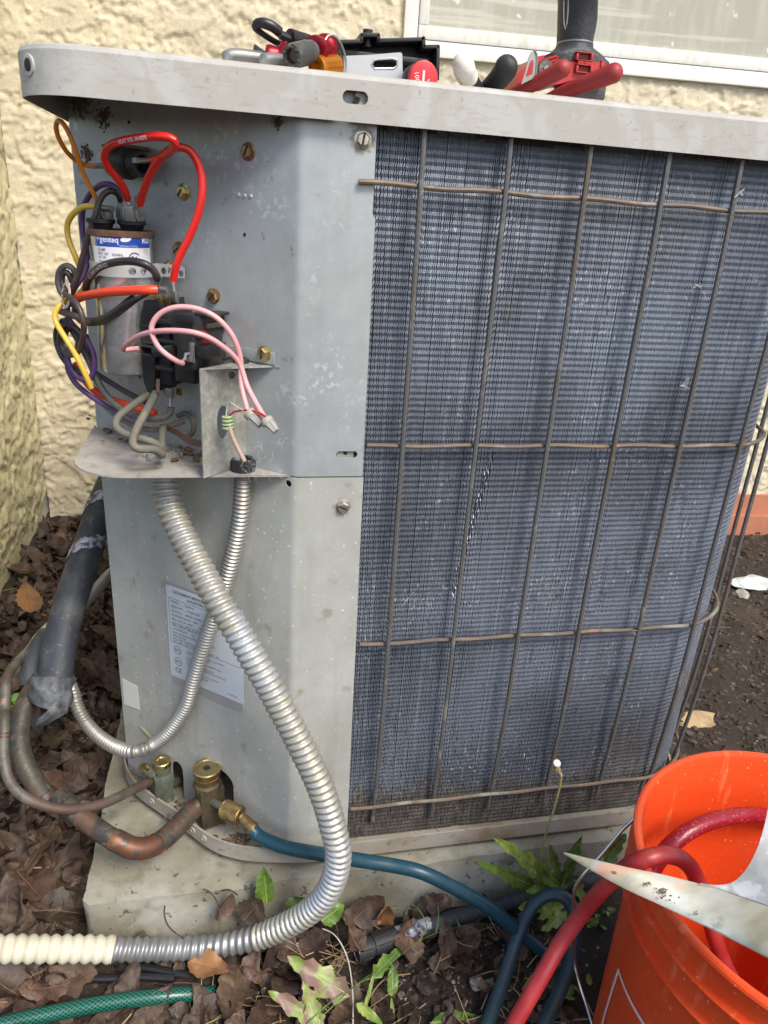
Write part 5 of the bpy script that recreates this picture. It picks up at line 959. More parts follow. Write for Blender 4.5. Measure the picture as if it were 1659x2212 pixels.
mb.tube(fp[:ct_], .0053, 14, step=.004, smooth=False); mb.build('pipe', 'copper_line', lt_); mb = MB(); mb.tube(fp[ct_ - 1:], .0050, 12, step=.004, smooth=False); mb.build('painted_pipe', 'conduit_cream', lt_, 'off white painted length of the pipe')
mb = MB(); c = fp[int(len(fp) * .36)]; t = (fp[int(len(fp) * .36) + 2] - c).normalized()
for o_ in (-.002, .0015): mb.lathe(c + t * o_, t, [(0, .0053), (.0004, .0059), (.0016, .0059), (.002, .0053)], 16)
mb.build('solder_ring', 'copper_hot', lt_)
# insulated pipe
pts = [('X', 395, 1300, .135), ('X', 415, 1150, .150), ('X', 440, 980, .165), ('X', 480, 800, .185), ('X', 540, 600, .210), ('X', 600, 420, .235), ('X', 655, 240, .262), ('X', 705, 90, .290), ('X', 770, -90, .33), ('X', 900, -350, .42), ('X', 1150, -600, .60)]
P_ = [YP(*q) for q in pts]; it = thing('insulated_pipe', 'pipe in black foam insulation patched with torn foil tape', 'pipe', P_[0])
mb = MB(); mb.tube(P_, .026, 26, step=.006, rf=lambda s_, th, L: .0185 * (1 + .035 * math.sin(th * 3 + s_ * 14) + .02 * math.sin(s_ * 55))); mb.build('insulation', 'foam', it); base = mb
def patch(s0, th0, ds, dth, m='foil', w_=.020, r_=.0268):
    v = []; K = 26
    for i in range(K + 1):
        t = i / K; s_ = s0 + ds * t; th = th0 + dth * t; j = min(len(base.path) - 2, max(0, s_ / base.L * (len(base.path) - 1))); a_ = int(j); fr_ = j - a_
        for w in (-.5, 0, .5):
            jj = min(len(base.path) - 1.01, max(0, (s_ + w * w_ * (1 + .25 * math.sin(i * 2.1 + w * 5))) / base.L * (len(base.path) - 1))); a_ = int(jj); c_ = base.path[a_].lerp(base.path[a_ + 1], jj - a_); n0, n1 = base.F[a_]
            rr_ = .0185 * (1 + .035 * math.sin(th * 3 + jj * base.L / len(base.path) * 14) + .02 * math.sin(jj * base.L / len(base.path) * 55)) + .0012; v.append(c_ + (n0 * math.cos(th) + n1 * math.sin(th)) * rr_)
    mb = MB(); mb.add(v, [(i * 3 + k, i * 3 + k + 1, i * 3 + 4 + k, i * 3 + 3 + k) for i in range(K) for k in (0, 1)]); return mb.build('foil_patch', m, it)
for s_ in (.13, .20, .285): patch(s_, 0, .06, 2 * math.pi, w_=.016)
# wrapped black tape bulge with loose tail, and a grey pipe stub beside it
T_ = [YP('X', 385, 1230, .128), YP('X', 375, 1300, .122), YP('X', 360, 1370, .118), YP('X', 340, 1420, .115)]
mb = MB(); mb.tube(T_, .030, 30, step=.0025, rf=lambda s_, th, L: .0235 * (1 + .14 * abs(math.sin(s_ * 150 + 1.6 * math.sin(th + .5))) + .10 * math.sin(th * 2 + 1) + .04 * math.sin(th * 7 + s_ * 300)) * (1 - .25 * max(0, s_ / L - .75)), flat=.75); mb.build('tape_wrap', 'tape', it)
mb = MB(); v = []; tl_ = [('X', 500, 1420, .105), ('X', 430, 1450, .098), ('X', 370, 1500, .094), ('X', 320, 1540, .092), ('X', 265, 1565, .094)]
for i, q in enumerate(tl_):
    c_ = YP(*q); w = (.012, .013, .011, .008, .004)[i]; v += [c_ + Vector((.2, .1, 1)).normalized() * w, c_ + Vector((0, -.004, 0)), c_ - Vector((.2, .1, 1)).normalized() * w]
mb.add(v, [(i * 3 + k, i * 3 + k + 1, i * 3 + 4 + k, i * 3 + 3 + k) for i in range(4) for k in (0, 1)]); mb.add([q + Vector((0, .0015, 0)) for q in v], [(i * 3 + 3 + k, i * 3 + 4 + k, i * 3 + k + 1, i * 3 + k) for i in range(4) for k in (0, 1)]); mb.build('tape_tail', 'tape', it)
mb = MB(); mb.tube([YP('X', 235, 1300, .150), YP('X', 245, 1180, .165), YP('X', 285, 1060, .185), YP('X', 360, 930, .215)], .015, 18, flat=.7); mb.build('second_insulation', 'foam', it)

# ================================================================== TOOLS LYING ON THE LID
ZB = ZT + .0012
def qy(k, x, y, Y_): return YP(k, x, y, Y_)
# cordless drill standing on its head, grip up
dY = .085; DF = Frame((0, dY, 0), (1, 0, 0), (0, 0, 1), (0, -1, 0))
def dx_(x, y, d=0.): return DF.on('T', x, y, d)
c0 = dx_(870, 190); dr = thing('cordless_drill', 'red and black cordless drill standing upside down on the lid, grip upwards', 'drill', (c0[0], dY, ZB))
secs = [(-560, 690, 1110), (-276, 708, 1094), (-100, 702, 1088), (0, 700, 1075), (60, 697, 1063), (120, 692, 1050), (185, 692, 1040)]
mb = MB(); prof = []
v = []; K = 32
for y_, xa, xb in secs:
    (ua, va), (ub_, vb_) = dx_(xa, y_), dx_(xb, y_)
    for k in range(K):
        th = 2 * math.pi * k / K; v.append(DF.p((ua + ub_) / 2 + (ub_ - ua) / 2 * math.cos(th) , va, (ub_ - ua) / 2 * 1.25 * math.sin(th)))
m_ = len(secs); mb.add(v, [(i * K + k, i * K + (k + 1) % K, (i + 1) * K + (k + 1) % K, (i + 1) * K + k) for i in range(m_ - 1) for k in range(K)] + [tuple(range(K)), tuple((m_ - 1) * K + k for k in range(K))[::-1]])
mb.build('grip', 'grip', dr, sharp=60)
mb = MB(); (ua, va), (ub_, vb_) = dx_(692, 188), dx_(1042, 188)
mb.add([DF.p((ua + ub_) / 2 + ((ub_ - ua) / 2 + .0003) * math.cos(2 * math.pi * k / K), va + o_, ((ub_ - ua) / 2 + .0003) * 1.25 * math.sin(2 * math.pi * k / K)) for o_ in (-.0006, .0006) for k in range(K)], [(k, (k + 1) % K, K + (k + 1) % K, K + k) for k in range(K)]); mb.build('grip_seam', 'steel', dr)
mb = MB(); a_, b_ = dx_(725, -60, .026), dx_(790, -200, .026)
mb.tube([DF.P('T', 748, -270, .0262), DF.P('T', 745, -100, .0262), DF.P('T', 752, 20, .0262), DF.P('T', 763, 42, .0262), DF.P('T', 775, 10, .0262), DF.P('T', 790, -120, .0262), DF.P('T', 795, -270, .0262)], .0005, 6); mb.build('grip_emblem_outline', 'steel', dr)
secs = [(192, 693, 1042, 1.2), (235, 672, 1050, 1.15), (275, 640, 1075, 1.1), (305, 590, 1110, 1.05), (330, 525, 1150, 1.0), (360, 515, 1192, .95), (400, 515, 1195, .9), (440, 515, 1192, .88)]
mb = MB(); v = []
for y_, xa, xb, q_ in secs:
    (ua, va), (ub_, _) = dx_(xa, y_), dx_(xb, y_ + (18 if y_ > 300 else 0))
    hw = (ub_ - ua) / 2; hd = .0215 * (1.0 if y_ > 250 else .85)
    for k in range(K):
        th = 2 * math.pi * k / K; e = .55 if y_ > 300 else (.75 if y_ > 240 else 1.0); cx_, sx_ = math.cos(th), math.sin(th)
        v.append(DF.p((ua + ub_) / 2 + hw * math.copysign(abs(cx_) ** e, cx_), va, hd * math.copysign(abs(sx_) ** e, sx_)))
m_ = len(secs); mb.add(v, [(i * K + k, i * K + (k + 1) % K, (i + 1) * K + (k + 1) % K, (i + 1) * K + k) for i in range(m_ - 1) for k in range(K)] + [tuple((m_ - 1) * K + k for k in range(K))[::-1]])
mb.build('overmould_collar', 'grip', dr, sharp=50)
mb = MB(); ol = [dx_(x, y, .021) for x, y in ((1188, 400), (1188, 600), (1180, 640), (820, 600), (700, 640), (190, 700), (250, 520), (325, 450), (460, 340), (520, 326), (530, 430), (760, 400))]
mb.poly(ol[::-1], lambda a_, b_, s_: DF.p(a_, b_, .0228 - s_), .044); mb.build('motor_housing', 'tool_red', dr)
def dbox(x0_, y0_, x1_, y1_, d0, d1, m, nm, bev=.0008):
    a_ = dx_(x0_, y0_, d1); b_ = dx_(x1_, y1_, d1); q = MB(); q.box(DF, (a_[0], b_[0]), (b_[1], a_[1]), (d0, d1), 0, bev); return q.build(nm, m, dr)
for (x0_, y0_, x1_, y1_) in ((905, 300, 1052, 372), (902, 435, 1045, 508)):
    for q_ in ((x0_ - 14, y0_ - 12, x1_ + 14, y0_), (x0_ - 14, y1_, x1_ + 14, y1_ + 12), (x0_ - 14, y0_, x0_, y1_), (x1_, y0_, x1_ + 14, y1_)): dbox(*q_, .018, .0262, 'tool_red', 'vent_frame', .0005)
    dbox(x0_, y0_, x1_, y1_, .010, .0232, 'tool_dark', 'vent', 0)
dbox(905, 372, 1050, 435, .015, .0255, 'tool_red', 'vent_bridge'); dbox(980, 372, 985, 435, .0255, .0258, 'tool_dark', 'seam', 0)
for q_ in ((1158, 380, 1188, 392), (1158, 392, 1168, 470), (1178, 392, 1188, 470)): dbox(*q_, .015, .0240, 'tool_red', 'vent_frame', .0004)
dbox(1168, 392, 1178, 465, .01, .0232, 'tool_dark', 'vent', 0)
mb = MB(); ol = [dx_(x, y, .0236) for x, y in ((540, 385), (668, 345), (668, 372), (540, 415))]; mb.poly(ol, lambda a_, b_, s_: DF.p(a_, b_, .0236 - s_), .001); mb.build('vent', 'tool_dark', dr)
mb = MB()
for (xa, ya), (xb, yb_) in (((530, 378), (672, 336)), ((672, 336), (674, 378)), ((674, 378), (530, 424)), ((530, 424), (530, 378))): mb.tube([DF.P('T', xa, ya, .0238), DF.P('T', xb, yb_, .0238)], .0011, 6, smooth=False)
mb.build('vent_frame', 'tool_red', dr)
dbox(820, 585, 1195, 830, -.02, .016, 'grip', 'gear_case', .003)
mb = MB(); a_ = DF.P('T', 540, 485, .0226); mb.cyl(a_, a_ + DF.n * .003, .0075, .0068, 20); mb.build('clip_mount', 'steel_dark', dr); mb = MB(); mb.cyl(a_ + DF.n * .0028, a_ + DF.n * .0046, .0034, .0028, 6); mb.build('clip_screw', 'steel', dr)
# battery of the drill, above the picture
tb = dx_(890, -560); mb = MB(); mb.box(DF, (tb[0] - .034, tb[0] + .036), (tb[1] - .002, tb[1] + .045), (-.045, .050), 0, .006); mb.build('battery', 'tool_red', dr)
# belt clip
mb = MB(); BF = Frame((0, .045, 0), (1, 0, 0), (0, 0, 1), (0, -1, 0))
ol = [BF.on('T', x, y) for x, y in ((285, 640), (330, 500), (365, 350), (390, 290), (425, 268), (448, 280), (452, 400), (440, 565))]; hl_ = [BF.on('T', x, y) for x, y in ((328, 565), (370, 420), (390, 380), (418, 380), (415, 440), (405, 530))]
mb.poly(ol[::-1], lambda a_, b_, s_: BF.p(a_, b_, -s_), .0012, [hl_]); mb.tube([BF.P('T', x, y) for x, y in ((430, 272), (450, 300), (453, 420), (440, 560))], .0009, 6)
mb.build('belt_clip', 'steel', dr)

def tapered(pts, r0, r1, end=1.0, n=18, fl=1.0):
    def rf(s_, th, L):
        t = s_ / L; r_ = r0 + (r1 - r0) * t; x = (L - s_) / r1; return r_ * (math.sqrt(max(0.02, 1 - (1 - x) ** 2)) if x < 1 else 1) 
    mb = MB(); mb.tube(pts, r1, n, step=.0012, rf=rf, flat=fl); return mb
pl = thing('pliers', 'pliers with worn red dipped handles leaning in front of the drill', 'pliers', YP('T', 400, 700, .035))
m1 = tapered([YP('T', 60, 800, .075), YP('T', 250, 715, .062), YP('T', 480, 610, .045), YP('T', 680, 500, .032), YP('T', 810, 425, .024)], .0045, .0071); m1.build('handle', 'plier_red', pl)
m1 = tapered([YP('T', 420, 900, .085), YP('T', 640, 780, .065), YP('T', 880, 675, .046), YP('T', 1150, 575, .028), YP('T', 1385, 480, .014)], .0045, .0078); m1.build('handle', 'plier_red', pl, 'brighter red handle reaching furthest right')
mb = MB(); a_, b_ = YP('T', 60, 800, .075), YP('T', 420, 900, .085); mb.tube([a_, a_.lerp(b_, .5) + Vector((-.02, .03, -.004)), Vector((a_.x - .02, .13, ZB + .006))], .004, 10); mb.tube([b_, b_ + Vector((-.02, .02, -.004)), Vector((a_.x - .01, .135, ZB + .006))], .004, 10); mb.build('jaw', 'steel_dark', pl)
pb = thing('pliers', 'black handled cutters with one tip wrapped in white tape', 'pliers', YP('B', 925, 345, .03))
m1 = tapered([YP('B', 960, 430, .09), YP('B', 905, 360, .06), YP('B', 870, 310, .045), YP('B', 855, 270, .036), YP('B', 853, 236, .030)], .006, .0098, fl=.8); m1.build('handle', 'black_rubber', pb, 'left handle with white taped tip')
m1 = tapered([YP('B', 872, 312, .0405), YP('B', 860, 288, .0345), YP('B', 856, 262, .0295), YP('B', 857, 232, .0235)], .0098, .0104, fl=.82); m1.build('tape_wrap', 'tape_white', pb)
m1 = tapered([YP('B', 880, 440, .10), YP('B', 950, 370, .07), YP('B', 1000, 320, .05), YP('B', 1030, 275, .036), YP('B', 1034, 236, .028)], .006, .0098, fl=.85); m1.build('handle', 'black_rubber', pb)
mb = MB(); mb.box(Frame(YP('B', 920, 440, .12), (1, 0, 0), (0, 1, 0), (0, 0, 1)), (-.014, .014), (-.02, .05), (-.004, .006), 0, .003); mb.build('jaw', 'steel_dark', pb)

# black plastic tray, aluminium bracket and red knob
TY = .095; TF = Frame((0, TY, 0), (1, 0, 0), (0, 0, 1), (0, -1, 0))
tt = thing('plastic_tray', 'long black plastic tray with a peg standing up, tipped on the lid', 'tray', TF.P('Q', 1150, 420))
ol = [TF.on('Q', x, y) for x, y in ((740, 470), (745, 222), (985, 214), (985, 172), (1100, 172), (1102, 210), (1396, 200), (1406, 192), (1408, 252), (1505, 250), (1500, 470))]
mb = MB(); mb.poly(ol[::-1], lambda a_, b_, s_: TF.p(a_, b_, -.010 - s_), .003); mb.build('tray_floor', 'black', tt)
for i in range(1, 10):
    (xa, ya), (xb, yb_) = ol[i], ol[i + 1] if i + 1 < len(ol) else ol[0]
    d_ = Vector((xb - xa, yb_ - ya)); L_ = d_.length; f_ = Frame(TF.p(xa, ya, -.010), TF.u * d_.x + TF.v * d_.y, TF.n, (TF.u * d_.x + TF.v * d_.y).cross(TF.n))
    mb = MB(); mb.box(f_, (-.0008, L_ + .0008), (0, .022), (-.0014, .0014), 0, .0004); mb.build('tray_rim', 'black_clean', tt)
pa = TF.on('Q', 1043, 175, .0); pt = TF.on('Q', 1043, 118, .0); pbm = TF.on('Q', 1043, 240)
mb = MB(); mb.cyl(TF.p(pa[0], pbm[1], 0), TF.p(pa[0], pt[1], 0), .0043, .0041, 20); mb.build('peg', 'black_clean', tt); mb = MB(); mb.cyl(TF.p(pa[0], pt[1] - .001, 0), TF.p(pa[0], pt[1] + .0003, 0), .0028, .0028, 16); mb.build('peg_bore', 'dark', tt)
mb = MB(); c = TF.on('Q', 1100, 280, .004); mb.box(TF, (c[0] - .03, c[0] + .045), (c[1] - .004, c[1]), (-.008, .006), 0, .001); mb.build('inner_ledge', 'black', tt)
mb = MB(); mb.tube([TF.P('Q', 1500, 293), TF.P('Q', 1535, 293)], .0008, 6, smooth=False); mb.build('pin', 'steel_dark', tt)
AF = Frame((0, .06, 0), (1, 0, 0), (0, 0, 1), (0, -1, 0)); hol = [AF.on('Q', *q) for q in ((1092, 386), (1072, 370), (1070, 345), (1090, 322), (1225, 314), (1250, 330), (1252, 358), (1230, 384))]
ol = [AF.on('Q', *q) for q in ((780, 470), (800, 300), (1050, 290), (1270, 272), (1282, 285), (1284, 395), (1300, 470))]
mb = MB(); mb.poly(ol[::-1], lambda a_, b_, s_: AF.p(a_, b_, -s_), .0015, [hol]); mb.tube([AF.p(q[0], q[1], 0) for q in hol + [hol[0]]], .0008, 6, smooth=False)
mb.build('aluminium_bracket', 'alu', None, 'bright aluminium strip with an oval slot in front of the black tray', 'metal bracket')
KF = Frame((0, .032, 0), (1, 0, 0), (0, 0, 1), (0, -1, 0)); kc = KF.on('Q', 1432, 440); kr = abs(KF.on('Q', 1530, 440)[0] - kc[0])
kt = thing('valve_knob', 'round red plastic knob with white marks lying against the tray', 'knob', KF.p(kc[0], kc[1] - kr, 0))
mb = MB(); mb.lathe(KF.p(kc[0], kc[1], -.012), KF.n, [(0, kr * .93), (.002, kr), (.010, kr), (.0118, kr * .95), (.012, kr * .9)], 48); mb.build('knob_face', 'knob', kt)
mb = MB(); mb.lathe(KF.p(kc[0] - .002, kc[1] - .0005, -.020), KF.n, [(0, kr * .95), (.001, kr * 1.02), (.008, kr * 1.02), (.009, kr)], 40); mb.build('knob_base', 'black_clean', kt)
mb = MB(); a_ = KF.on('Q', 1428, 437); mb.box(KF, (a_[0] - .0008, a_[0] + .0008), (a_[1] - .008, a_[1] + .004), (.0001, .0004)); tq = Frame(KF.P('Q', 1392, 420, .0002), (.25, 0, -1), (1, 0, .25), (0, -1, 0))
mb.text('100', .0050, lambda x, y: tq.p(-.002 + x, y - .003, 0)); e_ = [KF.P('Q', *q, .0003) for q in ((1450, 468), (1464, 442), (1478, 466))]
mb.tube(e_ + [e_[0]], .00035, 5, smooth=False); mb.tube([e_[1].lerp(e_[2], .5).lerp(e_[0], .35), e_[1] + Vector((0, 0, -.003))], .0004, 5, smooth=False); mb.build('white_marks', 'print_white', kt)

# carabiner, nut driver and the bits round its key ring
cbn = thing('carabiner', 'black oval carabiner with knurled sleeve poking up from the tools on the left', 'carabiner', YP('Q', 500, 300, .06))
mb = MB(); mb.tube([YP('Q', *q) for q in ((500, 215, .060), (430, 210, .058), (350, 165, .054), (295, 125, .052), (270, 98, .050), (285, 74, .048), (330, 72, .046), (390, 96, .046), (440, 135, .048))], .0028, 12, step=.0015, rf=lambda s_, th, L: .0022 + .0016 * min(1, max(0, (s_ - L * .45) / (L * .3)))); mb.build('hook', 'black_clean', cbn)
a_, b_ = YP('Q', 440, 150, .050), YP('Q', 520, 185, .053); mb = MB(); mb.tube([a_, b_], .0032, 10, smooth=False); mb.build('gate', 'black_clean', cbn)
a_, b_ = YP('Q', 505, 180, .052), YP('Q', 640, 215, .062); mb = MB(); mb.tube([a_, b_], .0068, 40, step=.0007, smooth=False, rf=lambda s_, th, L: .0068 * (1 - .10 * s_ / L) + .00025 * math.sin(th * 20 + s_ * 800)); mb.build('knurled_sleeve', 'black_clean', cbn)
nd = thing('nut_driver', 'dark metal nut driver socket with red anodised collar on the lid', 'nut driver', YP('Q', 600, 330, .03))
a_, b_ = YP('Q', 520, 300, .014), YP('Q', 655, 268, .032); ax = (b_ - a_).normalized(); L_ = (b_ - a_).length; rs = .0084
mb = MB(); mb.lathe(a_, ax, [(.0045, rs * .55), (0, rs * .62), (0, rs * .93), (.002, rs * .97), (L_ * .75, rs), (L_ * .77, rs * .92), (L_, rs * .92)], 36)
for k in range(6): th = 2 * math.pi * k / 6; p = ax.orthogonal().normalized(); q = ax.cross(p); d_ = p * math.cos(th) + q * math.sin(th); mb.ell(a_ + d_ * rs * .75 + ax * .0002, (.0018, .0022, .0016), sub=1)
mb.build('socket', 'steel_dark', nd); mb = MB(); mb.lathe(a_ + ax * .0035, ax, [(0, rs * .5), (.001, rs * .2)], 16); mb.build('socket_bore', 'copper_strand', nd)
mb = MB(); mb.lathe(b_, ax, [(-.002, rs * .7), (.004, rs * .7)], 20); mb.build('shaft', 'black_clean', nd)
c_ = b_ + ax * .004; mb = MB(); mb.lathe(c_, ax, [(0, .0084), (.001, .0100), (.004, .0101), (.006, .0083), (.012, .0082), (.014, .0098), (.018, .0096), (.019, .0076)], 36); mb.build('red_collar', 'anod', nd)
mb = MB(); mb.lathe(c_ + ax * .019, ax, [(0, .0060), (.008, .0066), (.010, .0040)], 20); mb.build('coupler', 'steel_dark', nd)
rd_ = thing('fitting', 'short red anodised fitting with a waist beside the silver tubes', 'fitting', YP('Q', 420, 320, .04))
a_, b_ = YP('Q', 350, 305, .045), YP('Q', 500, 285, .045); ax = (b_ - a_).normalized(); L_ = (b_ - a_).length
mb = MB(); mb.lathe(a_, ax, [(0, .0050), (.001, .0078), (.004, .0080), (.008, .0062), (L_ * .6, .0062), (L_ * .8, .0085), (L_, .0085)], 28); mb.build('fitting_body', 'anod', rd_); mb = MB(); mb.cyl(a_ - ax * .0002, a_ + ax * .002, .0044); mb.build('fitting_bore', 'black_clean', rd_)
mb = MB(); a_, b_ = YP('Q', 690, 378, .030), YP('Q', 820, 366, .045); ax = (b_ - a_).normalized(); L_ = (b_ - a_).length
mb.lathe(a_, ax, [(.003, .0040), (0, .0045), (0, .0078), (.003, .0085), (.008, .0075), (L_, .0082)], 28); mb.build('amber_fitting', 'amber', None, 'orange anodised ring fitting under the key ring', 'fitting')
mb = MB(); mb.tube([YP('Q', 60, 330, .040), YP('Q', 100, 300, .045), YP('Q', 200, 302, .050), YP('Q', 330, 320, .055)], .0052, 16, rf=lambda s_, th, L: .0052 * (math.sqrt(max(.05, 1 - (1 - s_ / .005) ** 2)) if s_ < .005 else 1)); mb.build('silver_tube', 'steel', None, 'flat silver wrench end furthest left on the lid', 'wrench')
mb = MB(); mb.tube([YP('Q', 305, 350, .020), YP('Q', 350, 328, .024), YP('Q', 430, 335, .030), YP('Q', 540, 352, .040)], .0046, 16, rf=lambda s_, th, L: .0052 * (math.sqrt(max(.05, 1 - (1 - s_ / .005) ** 2)) if s_ < .005 else 1)); mb.build('silver_tube', 'steel', None, 'rounded silver wrench handle just below the red fitting', 'wrench')
mb = MB(); a_ = YP('Q', 320, 300, .055); mb.box(Frame(a_, (1, 0, -.5), (.3, 0, 1), (0, -1, 0)), (-.008, .008), (-.004, .004), (-.003, .003), 0, .001); mb.build('clip', 'black_clean', None, 'small black plastic clip between the silver tubes', 'clip')
kr_ = thing('key_ring', 'split wire key ring hanging beside the nut driver', 'key ring', YP('Q', 850, 385, .04))
for i in range(3):
    c_ = YP('Q', 818 - i * 12, 318, .040 + .002 * i); e1, e2 = Vector((.55, .3, .1 * i)).normalized(), Vector((-.15, 0, 1)).normalized(); mb = MB()
    mb.tube([c_ + e1 * .0105 * math.cos(t) * (.9 if i else 1) + e2 * .0155 * math.sin(t) for t in np.linspace(0, 6.28, 26)], .0008 if i < 2 else .0006, 6, step=.002, smooth=False); mb.build('ring', 'steel' if i != 1 else 'steel_dark', kr_)

# ================================================================== HOSES, BUCKET, LOOSE PANEL
def seg_hose(pts, r_, m, par, nm='hose', n=16, lab=None): q = MB(); q.tube(pts, r_, n, step=.004); return q.build(nm, m, par, lab)
bh = thing('charging_hose', 'dark blue rubber hose screwed to the large valve and running down to the right', 'hose', YP('P', 1050, 1960, -.09), 'refrigerant hoses')
pk = [YP('F', 1352, 728, .026), YP('F', 1440, 770, .014)]; ax = (pk[1] - pk[0]).normalized(); k0 = YP('F', 1330, 728, .028); rk = .0103; Lk = (YP('F', 1430, 768, .015) - k0).length
mb = MB(); mb.tube([k0, k0 + ax * Lk], rk, 72, step=.0007, smooth=False, rf=lambda s_, th, L: rk * (.93 if s_ < .001 or s_ > L - .001 else 1) + .0004 * math.sin(th * 18 + s_ * 1500) * math.sin(th * 18 - s_ * 1500)); mb.build('knurled_nut', 'brass', bh)
e0 = k0 + ax * Lk; e1_ = YP('F', 1475, 812, .008); mb = MB(); mb.cyl(e0, e0.lerp(e1_, .4), .0046); mb.build('swivel', 'brass_bright', bh)
h0 = YP('F', 1480, 830, .006); mb = MB()
mb.lathe(e0.lerp(e1_, .2), (h0 - e0), [(0, .0052), (.003, .0062), (.012, .0068), (.015, .0078), (.0175, .0078)], 12); mb.build('ferrule', 'brass', bh)
bl_pts = [h0, YP('P', 553, 1801, .000), YP('P', 571, 1813, -.007), YP('P', 620, 1831, -.022), YP('P', 694, 1845, -.040), YP('P', 793, 1861, -.058), YP('P', 850, 1870, -.066), YP('P', 910, 1884, -.076), YP('P', 980, 1917, -.084), YP('P', 1050, 1957, -.092), YP('P', 1110, 2003, -.098), YP('P', 1165, 2050, -.104), YP('P', 1215, 2100, -.112), YP('P', 1260, 2150, -.134), YP('P', 1310, 2212, -.172), YP('P', 1360, 2290, -.205), Vector((.30, -.40, GZ + .01)), Vector((.22, -.62, GZ + .01))]
seg_hose(bl_pts, .0072, 'blue_hose', bh)
b2 = thing('charging_hose', 'slate blue rubber hose bent into a narrow upright loop under the red hose', 'hose', YP('P', 1190, 1940, -.1), 'refrigerant hoses')
seg_hose([YP('P', *q) for q in ((1020, 2300, -.20), (1055, 2205, -.165), (1090, 2110, -.130), (1118, 2025, -.104), (1145, 1965, -.094), (1178, 1935, -.092), (1213, 1935, -.098), (1238, 1965, -.108), (1243, 2015, -.122), (1232, 2080, -.142), (1205, 2150, -.170), (1170, 2230, -.205), (1150, 2300, -.23))] + [Vector((.14, -.33, GZ + .02)), Vector((.02, -.55, GZ + .01))], .0071, 'blue_hose_b', b2)
RH = [('I', -260, 2300, .02), ('I', -150, 2060, .035), ('I', -60, 1900, .05), ('I', 60, 1690, .07), ('I', 200, 1450, .09), ('I', 340, 1255, .115), ('I', 480, 1090, .145), ('I', 600, 975, .17), ('I', 700, 905, .190), ('I', 800, 862, .199), ('I', 930, 836, .199), ('I', 1040, 862, .192), ('I', 1115, 930, .178), ('I', 1165, 1030, .16), ('I', 1205, 1150, .14), ('I', 1245, 1290, .12), ('I', 1290, 1450, .10), ('I', 1345, 1600, .08), ('I', 1420, 1740, .06), ('I', 1520, 1880, .04)]
rh = thing('charging_hose', 'bright red rubber hose arching over the bucket rim in the foreground', 'hose', ZP(*RH[8]), 'refrigerant hoses')
seg_hose([Vector((-.12, -.55, GZ + .02)), Vector((-.02, -.42, GZ + .04))] + [ZP(*q) for q in RH], .0066, 'red_hose', rh, n=20)
r2 = thing('charging_hose', 'wet dark red hose curving across inside the bucket', 'hose', ZP('I', 1100, 660, .15), 'refrigerant hoses')
seg_hose([ZP(*q) for q in (('I', 760, 1060, .12), ('I', 830, 960, .13), ('I', 900, 850, .142), ('I', 970, 770, .152), ('I', 1080, 680, .160), ('I', 1220, 610, .163), ('I', 1380, 570, .160), ('I', 1560, 555, .152), ('I', 1750, 590, .13), ('I', 1850, 700, .09))], .0072, 'red_hose_b', r2, n=20)

# bucket
bc = Vector((.386, -.270, 0)); zr_ = .190; rr_ = .1375; zb_ = GZ - .004
bk = thing('bucket', 'open orange plastic bucket with a house outline printed on its side', 'bucket', (bc.x, bc.y, zb_))
def rz(z): return rr_ - .0035 - (zr_ - z) * .012
prof = [(zb_, .5 * rz(zb_)), (zb_, rz(zb_) - .003), (zb_ + .003, rz(zb_)), (.04, rz(.04))]
z = zr_
prof += [(z - .092, rz(z - .092)), (z - .062, rz(z - .06) + .0006), (z - .060, rz(z) + .0050), (z - .057, rz(z) + .0058), (z - .0555, rz(z - .055) + .001), (z - .034, rz(z - .034) + .0008), (z - .032, rz(z) + .0058), (z - .029, rz(z) + .0064), (z - .0275, rz(z - .0275) + .001), (z - .006, rz(z) + .0005), (z - .0055, rr_ + .0022), (z - .0030, rr_ + .0034), (z - .0008, rr_ + .0026), (z, rr_ + .0005), (z - .0006, rr_ - .0032), (z - .003, rr_ - .0042), (z - .05, rz(z - .05) - .0030), (zb_ + .006, rz(zb_) - .004), (zb_ + .004, .3 * rz(zb_))]
mb = MB(); mb.lathe((bc.x, bc.y, 0), (0, 0, 1), prof, 128); mb.build('bucket_body', 'bucket', bk, sharp=28)
def cone_hit(k, x, y, off=.0006):
    v = ray(px(k, x, y)); t = 0.1
    for i in range(4000):
        p = CAM + v * t; d_ = math.hypot(p.x - bc.x, p.y - bc.y)
        if p.z < zr_ - .09 and d_ < rz(p.z) + off: return p
        t += .0002
    return p
A_ = cone_hit('I', 601, 1650); B1 = cone_hit('I', 508, 1950); B2 = cone_hit('I', 775, 2025)
def on_cone(p, off): d_ = Vector((p.x - bc.x, p.y - bc.y)).normalized() * (rz(p.z) + off); return Vector((bc.x + d_.x, bc.y + d_.y, p.z))
mb = MB()
for a_, b_ in ((A_, B1), (A_, B2), (B1, B1 + (B1 - A_) * 0 + Vector((0, 0, -.05))), (B2, B2 + (B2 - A_) * .6)):
    dd = (b_ - a_).normalized(); wv = dd.cross(Vector((a_.x - bc.x, a_.y - bc.y, 0)).normalized()).normalized() * .0019; v = []
    for i in range(13): p = a_.lerp(b_, i / 12); v += [on_cone(p - wv, .0006), on_cone(p + wv, .0006)]
    mb.add(v, [(2 * i, 2 * i + 1, 2 * i + 3, 2 * i + 2) for i in range(12)])
mb.build('printed_outline', 'print_white', bk)
hb = [YP('I', *q) for q in ((715, 575, -.150), (690, 605, -.150), (640, 650, -.150), (560, 745, -.150), (480, 840, -.150), (420, 905, -.150), (360, 970, -.150), (310, 1040, -.150), (286, 1110, -.150), (280, 1250, -.150), (285, 1400, -.150), (290, 1570, -.152), (298, 1640, -.156), (330, 1760, -.165), (375, 1900, -.178), (420, 2050, -.195), (470, 2200, -.21))]
